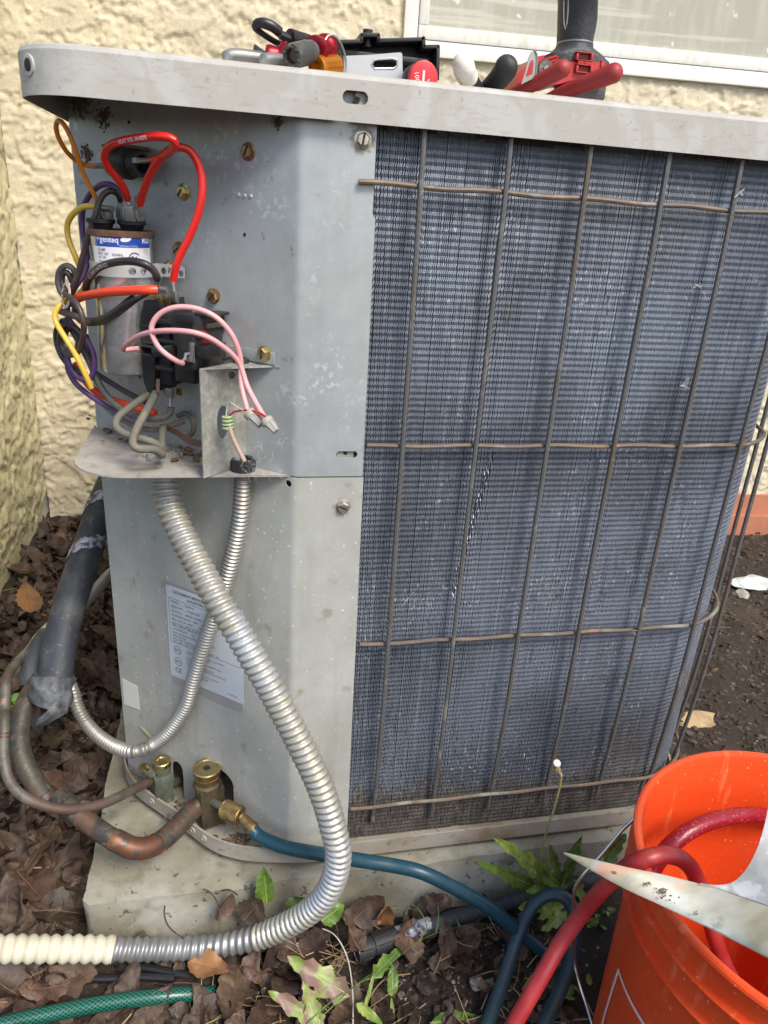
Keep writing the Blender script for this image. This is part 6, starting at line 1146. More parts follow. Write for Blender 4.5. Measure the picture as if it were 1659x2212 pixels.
mb = MB(); mb.tube(hb, .0017, 8); mb.build('bail_handle', 'steel_wire', bk)

# loose dusty panel lying over the bucket rim, pointed corner to the left, its broad arm rising out of view
PZ = .232
lower = [(215, 818), (400, 930), (640, 1062), (900, 1182), (1130, 1290), (1400, 1422), (1700, 1575), (2000, 1720)]
fold = [(215, 818), (440, 872), (700, 932), (900, 972), (1100, 1022), (1250, 1060), (1450, 1130), (1700, 1215), (2000, 1320)]
def pz(x): return PZ + .004 * math.sin(x / 260.) + max(0, x - 1200) * .00001
L1 = [ZP('I', x, y, pz(x)) for x, y in lower]; L2 = [ZP('I', x, y, pz(x) + .010 * min(1, (x - 215) / 500.)) for x, y in fold]
def sample(P_, n=40):
    q, _ = resample(catmull(P_, .004), .001); return [q[int(i * (len(q) - 1) / n)] for i in range(n + 1)]
a_, b_ = sample(L1), sample(L2); n = 41; mb = MB(); v = []
for i in range(n):
    for j in range(7): t = j / 6; q = a_[i].lerp(b_[i], t); v.append(q + Vector((0, 0, .0025 * math.sin(math.pi * t) * min(1, i / 12))))
f = [(i * 7 + j, i * 7 + j + 1, i * 7 + 8 + j, i * 7 + 7 + j) for i in range(n - 1) for j in range(6)]
mb.add(v, f); mb.add([q - Vector((0, 0, .0013)) for q in v], [x[::-1] for x in f]); m7 = n * 7
mb.f += [(i * 7, (i + 1) * 7, m7 + (i + 1) * 7, m7 + i * 7) for i in range(n - 1)] + [(i * 7 + 6, m7 + i * 7 + 6, m7 + (i + 1) * 7 + 6, (i + 1) * 7 + 6) for i in range(n - 1)]; mb.m += [0] * (2 * (n - 1))
pn = thing('access_panel', 'removed pale metal access panel, dusty and pointed, lying across the bucket', 'metal panel', L1[4])
mb.build('panel_flap', 'panel_dust', pn, sharp=50)
mb2_ = MB()
for (x_, y_, sx_, sy_, n_) in ((1180, 1110, 60, 28, 60), (915, 1092, 26, 10, 22), (1190, 1235, 30, 18, 26), (800, 1048, 20, 6, 8), (1500, 1190, 18, 8, 10), (1000, 1130, 60, 30, 12), (570, 962, 16, 5, 8)):
    for i in range(n_):
        xx, yy = x_ + random.gauss(0, sx_), y_ + random.gauss(0, sy_); q = ZP('I', xx, yy, pz(xx) + .0035 + .006 * max(0, min(1, (1230 - yy) / 260.))); s_ = random.uniform(.0003, .0010); mb2_.ell(q, (s_, s_, s_ * .5), sub=1)
dirt_bits = mb2_
arm_in = [(1180, 1040), (1280, 1055), (1380, 1046), (1450, 1005), (1510, 935), (1560, 845), (1595, 760), (1625, 660), (1645, 580), (1665, 480), (1700, 330), (1760, 150)]
arm_out = [(1180, 1040), (1300, 1080), (1450, 1130), (1600, 1180), (1750, 1235), (1900, 1290), (2050, 1340), (2150, 1250), (2200, 1050), (2230, 850), (2260, 500), (2300, 200)]
def az(x, y): return pz(x) + .010 + max(0, 1080 - y) * .00006
a_, b_ = sample([ZP('I', x, y, az(x, y)) for x, y in arm_in], 36), sample([ZP('I', x, y, az(x, min(y, 1080)) - .0004) for x, y in arm_out], 36); n = 37; v = []
for i in range(n): v += [a_[i].lerp(b_[i], j / 4) + Vector((0, 0, .0006)) for j in range(5)]
f = [(i * 5 + j, i * 5 + j + 1, i * 5 + 6 + j, i * 5 + 5 + j) for i in range(n - 1) for j in range(4)]
mb = MB(); mb.add(v, f); mb.add([q - Vector((0, 0, .0013)) for q in v], [x[::-1] for x in f]); mb.f += [(i * 5, i * 5 + 5, n * 5 + i * 5 + 5, n * 5 + i * 5) for i in range(n - 1)]; mb.m += [0] * (n - 1); mb.build('panel_arm', 'panel_frost', pn, sharp=50); dirt_bits.build('dirt_specks', 'cobweb', pn, kind='stuff')

# ================================================================== PLANTS, LEAVES AND LITTER
def leaf_mesh(name, L_, W_, m, curl=.3, fold=.25, lobes=0, seed=0, nx=20, wav=.0, tip=1.0, tw=.0, sway=.0, petiole=.0):
    rnd = random.Random(seed); v = []; cols_ = (-1, -.72, -.36, 0, .36, .72, 1); ph = rnd.random() * 6; ph2 = rnd.random() * 6; asy = rnd.uniform(.85, 1.15)
    for i in range(nx + 1):
        t = i / nx; w0 = math.sin(math.pi * min(1, t ** .7)) ** .75 * W_ + .0005
        a = curl * (t - .2) * 2.2; x = L_ * t; z = L_ * .5 * math.sin(a) * t
        for c in cols_:
            p_ = ph if c < 0 else ph2; w_ = w0 * (asy if c < 0 else 1 / asy)
            if lobes: q_ = (t * lobes + p_) % 1.0; w_ *= 1 + .55 * (abs(2 * ((q_ ** .7) % 1) - 1) - .5) * (1 if t < .85 else .3)
            jag = 1 + (.07 * math.sin(t * 37 + p_ * 3) + rnd.uniform(-.04, .04) if abs(c) == 1 else 0)
            y = c * w_ * jag; zz_ = z + abs(c) ** 1.4 * w_ * fold + wav * W_ * math.sin(t * 9 + ph + c * 1.5) * abs(c) + .16 * wav * W_ * math.sin(t * 23 + c * 6 + ph) + y * tw * t - (.0006 if c == 0 else 0)
            v.append((x, y + sway * L_ * math.sin(t * 2.6), zz_))
    n = len(cols_); f = [(i * n + j, i * n + j + 1, (i + 1) * n + j + 1, (i + 1) * n + j) for i in range(nx) for j in range(n - 1)]
    b = len(v); r_ = .0006 + W_ * .012        # midrib and stalk
    for i in range(6):
        t = -petiole / L_ + (1 + petiole / L_) * i / 6 * .9; tt = max(0, t); a = curl * (tt - .2) * 2.2; z0 = L_ * .5 * math.sin(a) * tt + (petiole * .2 * (t / (petiole / L_)) ** 2 if t < 0 and petiole else 0)
        for k in range(4): v.append((L_ * t, r_ * (1 - i / 7) * math.cos(k * 1.57), z0 + r_ * (1 - i / 7) * math.sin(k * 1.57)))
    f += [(b + i * 4 + k, b + i * 4 + (k + 1) % 4, b + i * 4 + 4 + (k + 1) % 4, b + i * 4 + 4 + k) for i in range(5) for k in range(4)]
    me = bpy.data.meshes.new(name); me.from_pydata(v, [], f); me.materials.append(M[m]); me.materials.append(M['rib_' + m] if 'rib_' + m in M else M[m]); me.polygons.foreach_set('use_smooth', [True] * len(f)); me.polygons.foreach_set('material_index', [0] * (len(f) - 20) + [1] * 20); return me
M['rib_leafgreen'] = M['rib_leaflime'] = M['rib_leafpink'] = mat('pale_leaf_rib', (.36, .40, .14), .5)
M['rib_leafbrown'] = mat('brown_leaf_rib', (.16, .10, .06), .6)
DL = [leaf_mesh('dead_leaf', random.uniform(.050, .075), random.uniform(.014, .023), 'leafbrown', random.uniform(-.7, 1.0), random.uniform(-.4, .8), random.choice((0, 0, 0, 3)), k, wav=random.uniform(.15, .5), tw=random.uniform(-.4, .4), petiole=.018 if k % 2 else 0) for k in range(16)]
def place(me, nm, p, rz_, rx=0, ry=0, s_=1., **kw):
    o = link(me, nm, None, kw.get('label'), kw.get('cat'), kw.get('group'), kw.get('kind'), p); o.rotation_euler = (rx, ry, rz_); o.scale = (s_, s_, s_); return o
HX = [ZP('G', *q, GZ + .02) for q in ((-260, 1010), (20, 920), (280, 862), (560, 815), (760, 795))]
def near_hose(x, y, d):
    for a_, b_ in zip(HX, HX[1:]):
        ab = (b_ - a_).xy; t = max(0, min(1, (Vector((x, y)) - a_.xy).dot(ab) / ab.dot(ab)))
        if (a_.xy + ab * t - Vector((x, y))).length < d: return True
    return False
def blocked(x, y, m_=.0):
    if near_hose(x, y, .020): return True
    return (-.215 - m_ < x < .53 + m_ and -.045 - m_ < y < .78) or (math.hypot(x - bc.x, y - bc.y) < .15) or y > 1.20 - .103 * (x + .498) or x < -.49
cnt = 0; LS = []
def dl(x, y, s_=1., z_up=0., lab='dry brown leaf in the litter in front of the concrete pad', grp='dead leaves in front of the pad', me=None, rx=None, ry=None, rz_=None, label=None):
    global cnt
    z = ground_z(x, y) + random.uniform(.004, .013) + z_up
    o = place(me or random.choice(DL), 'dead_leaf', (x, y, z), random.uniform(0, 6.28) if rz_ is None else rz_, random.uniform(-.35, .35) if rx is None else rx, random.uniform(-.35, .3) if ry is None else ry, s_, label=label or lab, cat='leaf', group=None if label else grp)
    cnt += 1; return o
tries = 0
while cnt < 118 and tries < 5000:          # left bed, behind and beside the pad
    tries += 1; x, y = random.uniform(-.49, -.20), random.uniform(-.22, 1.10)
    if blocked(x, y): continue
    if random.random() < .35 and y > .5: continue
    dl(x, y, random.uniform(.85, 1.3), lab='dry brown leaf in the shady bed left of the concrete pad', grp='dead leaves left of the pad')
while cnt < 250 and tries < 12000:         # strip of ground in front of the pad
    tries += 1; x, y = random.uniform(-.34, .22), random.uniform(-.24, -.055)
    if blocked(x, y) or (x > .08 and y < -.10 and random.random() < .8): continue
    if random.random() > (1.05 - max(0, x + .05) * 3.2): continue
    dl(x, y, random.uniform(.5, 1.05))
while cnt < 268 and tries < 16000:
    tries += 1; x, y = random.uniform(.55, 1.3), random.uniform(.0, .95)
    if blocked(x, y): continue
    dl(x, y, random.uniform(.4, .8), lab='small dead leaf on the dark soil right of the air conditioner', grp='dead leaves right of the unit')
def special(k, x, y, Y_, L_, W_, m, rot, label, nm='dead_leaf', cat='leaf', **kw):
    me = leaf_mesh(nm, L_, W_, m, **kw); p = YP(k, x, y, Y_); o = link(me, nm, None, label, cat, None, None, p); o.rotation_euler = rot; return o
special('H', 275, 740, -.050, .044, .011, 'leaforange', (1.3, -1.45, .2), 'curled orange brown leaf standing upright against the concrete pad', curl=.5, fold=.7, seed=3, wav=.3)
special('H', 120, 730, -.052, .042, .017, 'leafbrown', (.9, -.5, .4), 'broad brown leaf leaning against the pad beside the conduit bend', curl=.4, fold=.3, seed=5)
special('H', 520, 660, -.040, .030, .012, 'leafbrown', (.9, -.2, .2), 'grey brown crumpled leaf leaning on the pad above the black tube', curl=.3, fold=.3, seed=8, wav=.5)
special('G', 820, 650, -.068, .045, .012, 'leaforange', (.3, .1, -.4), 'mustard and brown curled leaf just below the grey conduit', curl=.4, fold=.4, seed=9, wav=.3)
special('G', 230, 800, -.072, .055, .019, 'leafbrown', (.25, -.15, .9), 'large flat brown leaf above the green garden hose', curl=.1, fold=.15, seed=11, lobes=2)
special('G', 1060, 470, -.048, .036, .016, 'leafbrown', (.9, -.9, .2), 'rounded dark brown leaf propped against the pad corner', curl=.3, fold=.3, seed=12)
special('G', 950, 470, -.045, .03, .010, 'leafbrown', (.9, -.9, 1.2), 'small dark curled leaf by the rounded leaf', curl=.7, fold=.6, seed=13)
special('X', 220, 760, .42, .06, .018, 'leaforange', (.3, -.3, 1.9), 'tan pointed leaf on the soil near the side wall', curl=.1, fold=.2, seed=15)
special('I', 690, 1, .30, .035, .012, 'leafbrown', (.3, -.1, .5), 'pale brown leaf behind the bucket', curl=.2, fold=.3, seed=16)

special('H', 175, 900, -.094, .040, .013, 'leafbrown', (.5, -.3, 2.2), 'brown leaf lying over the open end of the black coupler', curl=.5, fold=.3, seed=21, wav=.3)
special('H', 430, 960, -.098, .042, .016, 'leafbrown', (.5, -.2, 1.4), 'broad brown leaf on the soil below the black tube, the left one', curl=.3, fold=.3, seed=22, wav=.3)
special('H', 600, 1010, -.100, .046, .015, 'leafbrown', (.5, .3, 1.2), 'grey brown leaf on the soil below the black tube, the right one', curl=.3, fold=.3, seed=23, lobes=3, wav=.3)
# litter that cannot be counted: crumbs and leaf scraps
def scatter(n_, area, zfn, size, flat=.35, excl=True, tri=False):
    V, F_ = [], []
    for i in range(n_):
        x, y = area(); 
        if excl and blocked(x, y): continue
        z = zfn(x, y); s_ = size() ; a_ = random.uniform(0, 6.28); b0 = len(V); n0 = random.randint(4, 6); tx, ty = random.uniform(-.8, .8), random.uniform(-.8, .8)
        if tri:
            for k in range(n0):
                th = a_ + 2 * math.pi * k / n0; r_ = s_ * random.uniform(.6, 1.2); dx, dy = r_ * math.cos(th), r_ * math.sin(th) * .7; V.append((x + dx, y + dy, z + dx * tx + dy * ty + s_ * .4))
            V.append((x, y, z + s_ * .4 + s_ * random.uniform(-.3, .3))); F_ += [(b0 + k, b0 + (k + 1) % n0, b0 + n0) for k in range(n0)]
        else:
            for zz_ in (-.3, .5):
                for k in range(n0): th = a_ + 2 * math.pi * k / n0; r_ = s_ * random.uniform(.7, 1.15) * (1 if zz_ < 0 else .65); V.append((x + r_ * math.cos(th), y + r_ * math.sin(th) * .8, z + zz_ * s_ * (flat * 2)))
            F_ += [(b0 + k, b0 + (k + 1) % n0, b0 + n0 + (k + 1) % n0, b0 + n0 + k) for k in range(n0)] + [tuple(b0 + n0 + k for k in range(n0))]
    return V, F_
def litter(nm, V, F_, m):
    me = bpy.data.meshes.new(nm); me.from_pydata(V, [], F_); me.materials.append(M[m]); return link(me, nm, kind='stuff')
gA = lambda: (random.uniform(-.49, .30), random.uniform(-.26, -.03)); gB = lambda: (random.uniform(-.49, -.20), random.uniform(-.05, 1.15)); gC = lambda: (random.uniform(.45, 1.55), random.uniform(-.1, 1.05))
gD = lambda: (random.gauss(.20, .09), random.gauss(-.12, .05))
V1, F1 = scatter(9000, gA, ground_z, lambda: random.uniform(.0010, .0042)); litter('soil_crumbs', V1, F1, 'crumb')
V1, F1 = scatter(5200, gB, ground_z, lambda: random.uniform(.002, .007)); litter('soil_crumbs', V1, F1, 'crumb')
V1, F1 = scatter(11000, gC, ground_z, lambda: random.uniform(.002, .009)); litter('soil_crumbs', V1, F1, 'crumb')
V1, F1 = scatter(900, gA, ground_z, lambda: random.uniform(.002, .007), tri=True); litter('leaf_scraps', V1, F1, 'leafbrown')
V1, F1 = scatter(1500, gB, ground_z, lambda: random.uniform(.003, .010), tri=True); litter('leaf_scraps', V1, F1, 'leafbrown')
V1, F1 = scatter(500, gC, ground_z, lambda: random.uniform(.003, .010), tri=True); litter('leaf_scraps', V1, F1, 'leafbrown')
V1, F1 = scatter(420, gD, ground_z, lambda: random.uniform(.001, .0030) if random.random() < .95 else .006); litter('gravel', V1, F1, 'pebble')
V1, F1 = scatter(160, gC, ground_z, lambda: random.uniform(.001, .004)); litter('gravel', V1, F1, 'pebble')
mb = MB()
for i in range(420):
    x, y = (gA() if i < 150 or i > 240 else gC() if i < 190 else gB())
    if blocked(x, y): continue
    a_ = random.uniform(0, 6.28); L_ = random.uniform(.015, .06); z = ground_z(x, y) + .006; c = Vector((x, y, z)); d_ = Vector((math.cos(a_), math.sin(a_), random.uniform(-.1, .35))) * L_
    mb.tube([c, c + d_ * .5 + Vector((random.uniform(-.3, .3), random.uniform(-.3, .3), random.uniform(0, .3))) * L_ * .5, c + d_], random.uniform(.0003, .0007), 4, step=.006, caps=False)
mb.build('dry_stalks', 'straw', kind='stuff')
# dry weed clusters with tiny husks, by the garden hose and the pad
for k_, (k, x, y, Y_, sp_) in enumerate((('G', 940, 780, -.135, 75), ('G', 210, 440, -.03, 60), ('G', 1480, 520, -.085, 60))):
    c = YP(k, x, y, Y_); mb = MB()
    for i in range(12):
        q = c + Vector((random.gauss(0, .022), random.gauss(0, .012), 0)); q.z = ground_z(q.x, q.y) + .012; d_ = Vector((random.gauss(0, 1), random.gauss(0, .6), random.uniform(-.05, .5))).normalized(); P_ = [q.copy()]
        for j in range(6): d_ = (d_ + Vector([random.gauss(0, .35) for _ in range(3)]) * .8).normalized(); q = q + d_ * random.uniform(.004, .008); q.z = max(q.z, ground_z(q.x, q.y) + .006); P_.append(q.copy())
        mb.tube(P_, .00032, 4, step=.004, caps=False)
        for j in range(2, 7):
            for _ in range(random.randint(0, 2)): e_ = P_[j] + Vector([random.gauss(0, .0025) for _ in range(3)]); s_ = random.uniform(.0008, .0019); mb.ell(e_, (s_, s_ * .5, s_ * .35), sub=1, fr=Frame((0, 0, 0), (random.random(), random.random() - .5, random.random()), (random.random() - .5, 1, 0), (0, 0, 1)))
    mb.build('dry_weed', 'straw', None, ('dry straw coloured weed tangle at the end of the green hose', 'dry weed sprigs left of the concrete pad', 'dry weed sprigs inside the conduit bend')[k_], 'dry weed', kind='stuff')

# the smaller leaves past the ones laid one by one, joined as one litter layer
def leaf_layer(nm, n_, area, s0, s1, m='leafbrown', seed=5):
    SM = [leaf_mesh('leaf_source', random.uniform(.028, .050), random.uniform(.009, .016), m, random.uniform(-1, 1.4), random.uniform(-.5, 1.0), 0, 200 + k, nx=8, wav=random.uniform(.3, .8), tw=random.uniform(-.6, .6)) for k in range(10)]; V, F_ = [], []
    from mathutils import Euler
    for i in range(n_):
        x, y = area()
        if blocked(x, y): continue
        me = random.choice(SM); sc = random.uniform(s0, s1); r_ = Euler((random.uniform(-.5, .5), random.uniform(-.5, .4), random.uniform(0, 6.28))).to_matrix(); o_ = Vector((x, y, ground_z(x, y) + random.uniform(.001, .009))); b = len(V)
        V += [tuple(o_ + r_ @ (q.co * sc)) for q in me.vertices]; F_ += [tuple(j + b for j in p.vertices) for p in me.polygons]
    for q in SM: bpy.data.meshes.remove(q)
    me = bpy.data.meshes.new(nm); me.from_pydata(V, [], F_); me.materials.append(M['leafsmall']); me.polygons.foreach_set('use_smooth', [True] * len(F_)); link(me, nm, kind='stuff')
M['leafsmall'] = mat('small_dead_leaves', (.050, .031, .023), .65, 0, [dict(s=18, d=2, lo=.42, hi=.60, c=(.092, .058, .038)), dict(s=30, d=2, lo=.54, hi=.66, c=(.035, .022, .017)), dict(s=90, d=4, lo=.55, hi=.7, c=(.17, .115, .075), f=.6)], [dict(s=90, d=5, f=.6, dist=.002)])
leaf_layer('leaf_litter', 620, gB, .7, 1.2); leaf_layer('leaf_litter', 420, gA, .4, .85); leaf_layer('leaf_litter', 120, gC, .3, .6)
# stones and debris
def stone(p, r_, m, label, seed=0, sq=(1, .8, .6), cat='stone', nm='stone'):
    bm = bmesh.new(); bmesh.ops.create_icosphere(bm, subdivisions=3, radius=1); mb = MB()
    mb.bm(bm, lambda c: Vector(p) + Vector((c.x * sq[0], c.y * sq[1], c.z * sq[2])) * r_ * (1 + .30 * mnoise.noise(c * 1.3 + Vector((seed * 3.1, 0, 0))) + .16 * mnoise.noise(c * 3.5 + Vector((seed, 0, 0))) + .08 * mnoise.noise(c * 9))); bm.free()
    mb.build(nm, m, None, label, cat, sharp=28)
stone(ZP('H', 805, 1070, GZ + .004), .0085, 'pebble', 'pale angular stone on the bare soil, the larger one', 1); stone(ZP('H', 785, 830, GZ + .003), .0045, 'pebble', 'small whitish stone under the black tube', 2); stone(ZP('H', 860, 1120, GZ + .003), .0085, 'crumb', 'brown clod just right of the pale stone', 3)
stone(ZP('J', 720, 1300, GZ - .008), .018, 'pebble', 'round tan stone near the wire guard at the right', 4)
q = ZP('J', 800, 1240, GZ - .006); stone(q, .050, 'chip', 'torn pale blue and white paint chip on the soil at the right edge', 5, (1.2, .7, .12), 'debris', 'paint_chip'); 
q = ZP('J', 500, 1990, GZ - .002); stone(q, .040, 'straw', 'flat pale bark fragment on the soil behind the bucket', 6, (1.2, .6, .2), 'bark', 'bark_piece')

# black tube with coupler, cables, garden hose, pale strap
bt2 = thing('black_tube', 'black rubber tube with a ribbed coupler along the foot of the pad', 'tube', YP('H', 600, 745, -.055))
tp = [('H', 330, 812, -.070), ('H', 450, 775, -.064), ('H', 600, 733, -.056), ('H', 750, 690, -.050), ('H', 900, 650, -.046), ('H', 1050, 602, -.044), ('H', 1200, 560, -.044), ('H', 1350, 522, -.046), ('H', 1500, 490, -.050), ('H', 1700, 440, -.060)]
mb = MB(); mb.tube([YP(*q) for q in tp], .0082, 18); mb.build('tube_body', 'foam', bt2)
mb = MB(); mb.tube([YP('H', 325, 814, -.0702), YP('H', 470, 768, -.0632), YP('H', 540, 748, -.0605)], .0084, 18); mb.build('silvered_sleeve', 'foil', bt2)
a_, b_ = YP('H', 148, 895, -.080), YP('H', 360, 815, -.070); ax = (b_ - a_).normalized(); L_ = (b_ - a_).length
mb = MB(); mb.lathe(a_, ax, [(0, .0105), (.001, .0118), (L_ * .32, .0118), (L_ * .34, .0108), (L_ * .38, .0108), (L_ * .40, .0122), (L_ * .97, .0118), (L_, .0106)], 24)
for k in range(8): th = 2 * math.pi * k / 8; p = ax.orthogonal().normalized(); q = ax.cross(p); d_ = (p * math.cos(th) + q * math.sin(th)) * .0120; mb.tube([a_ + d_ + ax * .002, a_ + d_ + ax * L_ * .30], .0007, 5, smooth=False); mb.tube([a_ + d_ + ax * L_ * .44, a_ + d_ + ax * L_ * .92], .0007, 5, smooth=False)
mb.build('coupler', 'black_rubber', bt2); mb = MB(); mb.tube([a_ + ax * -.0005 + ax.orthogonal().normalized() * .0112 * math.cos(t) + ax.cross(ax.orthogonal().normalized()) * .0112 * math.sin(t) for t in np.linspace(0, 6.28, 20)], .0007, 6, smooth=False, step=.002); mb.build('coupler_ring', 'steel_wire', bt2)
gh = thing('garden_hose', 'translucent green garden hose with crossed braid in the lower left corner', 'garden hose', YP('G', 400, 830, -.15))
mb = MB(); mb.tube([Vector((-1.2, -.42, GZ + .01)), Vector((-.7, -.27, GZ + .015))] + [ZP('G', *q, GZ + h_) for *q, h_ in ((-260, 1010, .022), (-100, 955, .022), (20, 920, .022), (150, 890, .022), (280, 862, .022), (420, 836, .023), (560, 815, .023), (700, 800, .022), (800, 792, .018), (900, 788, .010), (980, 790, -.004))], .0072, 20); mb.build('hose_body', 'garden_hose', gh)
for k_, (pts, lab) in enumerate((([(-60, 790), (60, 762), (180, 735), (330, 722), (480, 722), (620, 715), (760, 722)], 'black cable half buried below the conduit, the longer one'), ([(560, 668), (660, 678), (760, 700), (830, 712)], 'short black cable end just under the grey conduit'), ([(0, 890), (60, 868), (130, 850)], 'short black cable piece above the garden hose'))):
    mb = MB(); mb.tube([ZP('G', x, y, GZ + .010) for x, y in pts], .0042 if k_ < 2 else .003, 10); mb.build('cable', 'cable', None, lab, 'cable')
mb = MB(); mb.tube([YP('H', *q) for q in ((-40, 770, -.085), (15, 795, -.092), (60, 850, -.102), (95, 930, -.112), (115, 1030, -.124), (125, 1150, -.140), (125, 1300, -.158))], .0016, 6, flat=.35); mb.build('pale_strap', 'white_w', None, 'thin pale plastic strap hanging down in front of the litter', 'strap')
for k_, (pts, lab) in enumerate((([('G', 718, 405, -.030), ('G', 715, 440, -.034), ('G', 730, 490, -.040), ('G', 765, 525, -.046), ('G', 800, 548, -.052)], 'dark curved twig leaning on the front of the pad, the left one'), ([('G', 885, 333, -.026), ('G', 920, 350, -.032), ('G', 950, 400, -.040), ('G', 958, 460, -.048), ('G', 950, 530, -.058)], 'long dark curved twig in front of the pad, the right one'), ([('G', 965, 340, -.030), ('G', 1000, 335, -.034), ('G', 1035, 360, -.040)], 'short curved twig near the rounded leaf'))):
    mb = MB(); mb.tube([YP(*q) for q in pts], .0009, 6); mb.build('twig', 'leafbrown', None, lab, 'twig')

# green plants
def gleaf(par, k, x, y, Y_, tipk, L_=None, W_=.010, m='leafgreen', seed=0, lobes=0, curl=.2, fold=.25, nm='leaf', wav=.3, lab=None):
    a_ = YP(k, x, y, Y_); b_ = YP(k, tipk[0], tipk[1], tipk[2]); d_ = b_ - a_; L0 = d_.length; me = leaf_mesh(nm, L0, W_, m, curl, fold, lobes, seed, nx=22, wav=wav)
    X_ = d_.normalized(); Zv = (Vector((0, -.65, .75)) - X_ * X_.dot(Vector((0, -.65, .75)))).normalized(); Yv = Zv.cross(X_)
    rt_ = Matrix((X_, Yv, Zv)).transposed()
    for q in me.vertices: q.co = a_ + rt_ @ q.co
    return link(me, nm, par, lab)
dn = thing('dandelion', 'dandelion weed by the pad with a bare seed head on a tall stalk', 'plant', YP('H', 1245, 535, -.055))
mb = MB(); mb.tube([YP(*q) for q in (('H', 1245, 535, -.055), ('H', 1190, 470, -.062), ('H', 1148, 400, -.068), ('H', 1160, 310, -.070), ('H', 1190, 200, -.070), ('I', 130, 560, -.070), ('I', 165, 440, -.068), ('I', 190, 340, -.066), ('I', 197, 280, -.065))], .0012, 8); mb.build('stem', 'stem', dn)
hc = YP('I', 165, 182, -.064); mb = MB(); mb.lathe(hc - Vector((0, .0005, .0012)), Vector((-.15, -.55, .82)), [(0, .0022), (.0010, .0040), (.0022, .0036), (.0026, .0018)], 16); mb.build('seed_head', 'fluff', dn)
mb = MB(); b0 = YP('I', 197, 275, -.065)
for i in range(12):
    a_ = hc + Vector((random.uniform(-.003, .003), random.uniform(-.002, .002), -.001)); e_ = a_ + Vector((random.uniform(-.002, .006), random.uniform(-.003, .003), random.uniform(-.012, -.007))); mb.tube([a_, a_.lerp(e_, .5) + Vector((.001, 0, 0)), e_], .0005, 4, step=.003)
mb.tube([b0, hc - Vector((0, 0, .002))], .0016, 6); mb.build('bract', 'straw', dn)
gleaf(dn, 'H', 1240, 540, -.056, (945, 290, -.080), W_=.0095, m='leaflime', seed=31, lobes=5, curl=-.1)
gleaf(dn, 'H', 1150, 560, -.060, (860, 420, -.085), W_=.0075, m='leafgreen', seed=32, lobes=6, curl=-.15, fold=-.3)
gleaf(dn, 'H', 1255, 535, -.056, (1360, 235, -.052), W_=.0065, m='leafgreen', seed=33, lobes=5, curl=.1)
gleaf(dn, 'H', 1265, 540, -.056, (1180, 300, -.045), W_=.005, m='leafgreen', seed=34, lobes=4, curl=.05)
gleaf(dn, 'H', 1240, 545, -.060, (1085, 440, -.075), W_=.0065, m='leafgreen', seed=35, lobes=6)
gleaf(dn, 'H', 1260, 600, -.066, (975, 660, -.090), W_=.010, m='leaflime', seed=36, lobes=3)
gleaf(dn, 'H', 1290, 680, -.080, (1120, 790, -.105), W_=.006, m='leaflime', seed=37, lobes=3)
gleaf(dn, 'H', 1390, 620, -.062, (1300, 495, -.058), W_=.007, m='leaflime', seed=38, lobes=2); gleaf(dn, 'H', 1500, 420, -.085, (1600, 240, -.075), W_=.007, m='leafgreen', seed=39, lobes=3)
for i_, (bx_, by_, by2, tx_, ty_, ty2, w_) in enumerate(((1235, 560, -.062, 1010, 560, -.085, .006), (1250, 560, -.060, 1330, 380, -.055, .005), (1270, 640, -.07, 1080, 720, -.10, .006), (1390, 700, -.075, 1290, 640, -.075, .004), (1400, 760, -.08, 1470, 700, -.08, .004))): gleaf(dn, 'H', bx_, by_, by2, (tx_, ty_, ty2), W_=w_, m=('leaflime', 'leafgreen')[i_ % 2], seed=80 + i_, lobes=5)
w1 = thing('weed', 'low weed with blotched pink and green lobed leaves in front of the conduit', 'plant', YP('Y', 480, 860, -.145))
gleaf(w1, 'Y', 520, 860, -.145, (180, 640, -.115), W_=.0115, m='leafpink', seed=41, lobes=4, curl=.05); gleaf(w1, 'Y', 380, 1010, -.165, (85, 830, -.135), W_=.0075, m='leafpink', seed=42, lobes=3); gleaf(w1, 'Y', 370, 1040, -.168, (265, 770, -.135), W_=.0065, m='leafpink', seed=43, lobes=4)
gleaf(w1, 'Y', 560, 900, -.15, (700, 1010, -.168), W_=.004, m='leaflime', seed=44)
w2 = thing('weed', 'upright glossy green leaf growing out of the soil at the pad corner', 'plant', YP('G', 1160, 385, -.035))
gleaf(w2, 'G', 1162, 392, -.035, (1145, 222, -.032), W_=.0095, m='leafgreen', seed=45, curl=.1, fold=.4, wav=.15)
gleaf(w2, 'G', 1260, 440, -.045, (1340, 370, -.040), W_=.012, m='leafgreen', seed=46, curl=.1); gleaf(w2, 'G', 1400, 470, -.060, (1500, 400, -.055), W_=.010, m='leafgreen', seed=47, curl=.1)
w3 = thing('weed', 'slender green leaves hanging beside the brown leaves, centre bottom', 'plant', YP('Y', 700, 700, -.095))
gleaf(w3, 'Y', 750, 860, -.130, (755, 690, -.105), W_=.0055, m='leafgreen', seed=48, curl=.05); gleaf(w3, 'Y', 640, 760, -.115, (800, 600, -.085), W_=.006, m='leafgreen', seed=49, lobes=3, curl=.05); gleaf(w3, 'Y', 760, 990, -.145, (745, 870, -.13), W_=.0015, m='leaflime', seed=50); gleaf(w3, 'Y', 605, 930, -.135, (650, 740, -.11), W_=.0015, m='leaflime', seed=51)
w4 = thing('weed', 'broad green leaf lying flat at the bottom edge', 'plant', YP('Y', 1090, 980, -.155)); gleaf(w4, 'Y', 960, 1005, -.158, (1220, 975, -.150), W_=.0085, m='leafgreen', seed=52, curl=.05)
w5 = thing('grass_tuft', 'thin grass blades and a trailing green shoot over the black tube', 'grass', YP('Y', 560, 830, -.135))
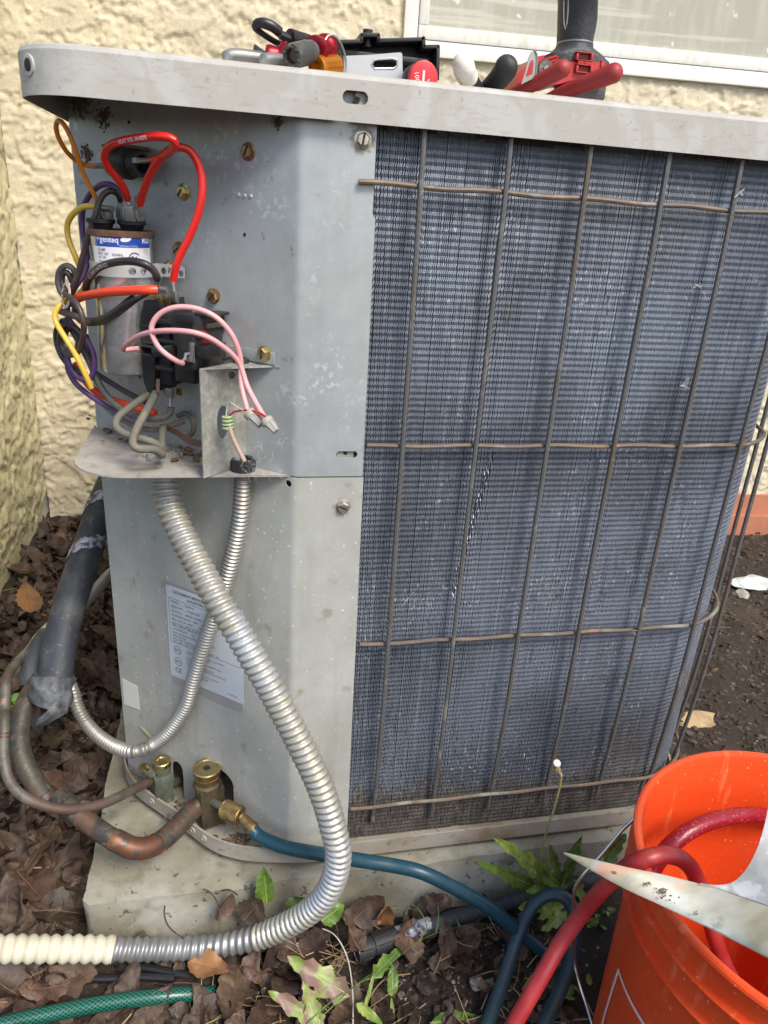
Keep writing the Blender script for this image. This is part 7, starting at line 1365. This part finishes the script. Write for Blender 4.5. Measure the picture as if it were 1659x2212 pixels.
for pts in ([(290, 1010, -.165), (420, 890, -.15), (560, 800, -.135), (720, 700, -.11), (900, 560, -.085), (1080, 490, -.07), (1250, 465, -.062), (1390, 470, -.058)], [(360, 980, -.162), (500, 850, -.145), (640, 740, -.125), (780, 700, -.115)], [(330, 900, -.15), (450, 780, -.13)], [(900, 560, -.086), (940, 480, -.080), (905, 400, -.070), (845, 342, -.062)], [(990, 520, -.075), (1005, 430, -.065), (1000, 350, -.058)], [(1120, 480, -.068), (1090, 420, -.06)], [(740, 385, -.06), (820, 378, -.062), (890, 395, -.07)], [(860, 600, -.09), (935, 660, -.10)], [(1170, 480, -.066), (1240, 510, -.07)]):
    mb = MB(); mb.tube([YP('Y', *q) for q in pts], .0008, 6, flat=.6, rf=lambda s_, th, L: .0009 * (1 - .75 * s_ / L)); mb.build('blade', 'leafgreen', w5)
w6 = thing('seedling', 'tiny green seedlings between the hoses and the bucket', 'plant', ZP('I', 280, 1900, GZ))
for i, (x, y) in enumerate(((480, 1300), (500, 1340), (460, 1240), (270, 1760), (290, 1850), (250, 1830), (400, 1760), (520, 1230), (560, 1290))):
    p = ZP('I', x, y, GZ + .006); me = leaf_mesh('leaf', .011, .0035, 'leafgreen' if i % 2 else 'leaflime', .2, .2, 0, 60 + i, nx=6); o = link(me, 'leaf', w6, loc=p); o.rotation_euler = (random.uniform(-.5, .5), random.uniform(-.6, 0), random.uniform(0, 6.28))
w7 = thing('seedling', 'green clover leaf beside the copper pipe at the left edge', 'plant', YP('X', 95, 1440, .15))
for i in range(5):
    p = YP('X', 85 + 14 * (i % 3), 1400 + 30 * i, .15); me = leaf_mesh('leaf', .016, .007, 'leafgreen', .1, .2, 0, 70 + i, nx=6); o = link(me, 'leaf', w7, loc=p); o.rotation_euler = (.7, -.3, i * 1.3)
# tufts of white fibre caught on the wires
for i, (k, x, y) in enumerate((('L', 1430, 520), ('J', 150, 1505), ('L', 1090, 1235), ('J', 400, 165))):
    c = YP(k, x, y, -.006); mb = MB()
    for j in range(2): mb.tube([c + Vector([random.gauss(0, .004), -.001, random.gauss(0, .0035)]) for _ in range(4)], .00022, 5, step=.002)
    mb.build('fibre', 'fluff', ac, kind='stuff')
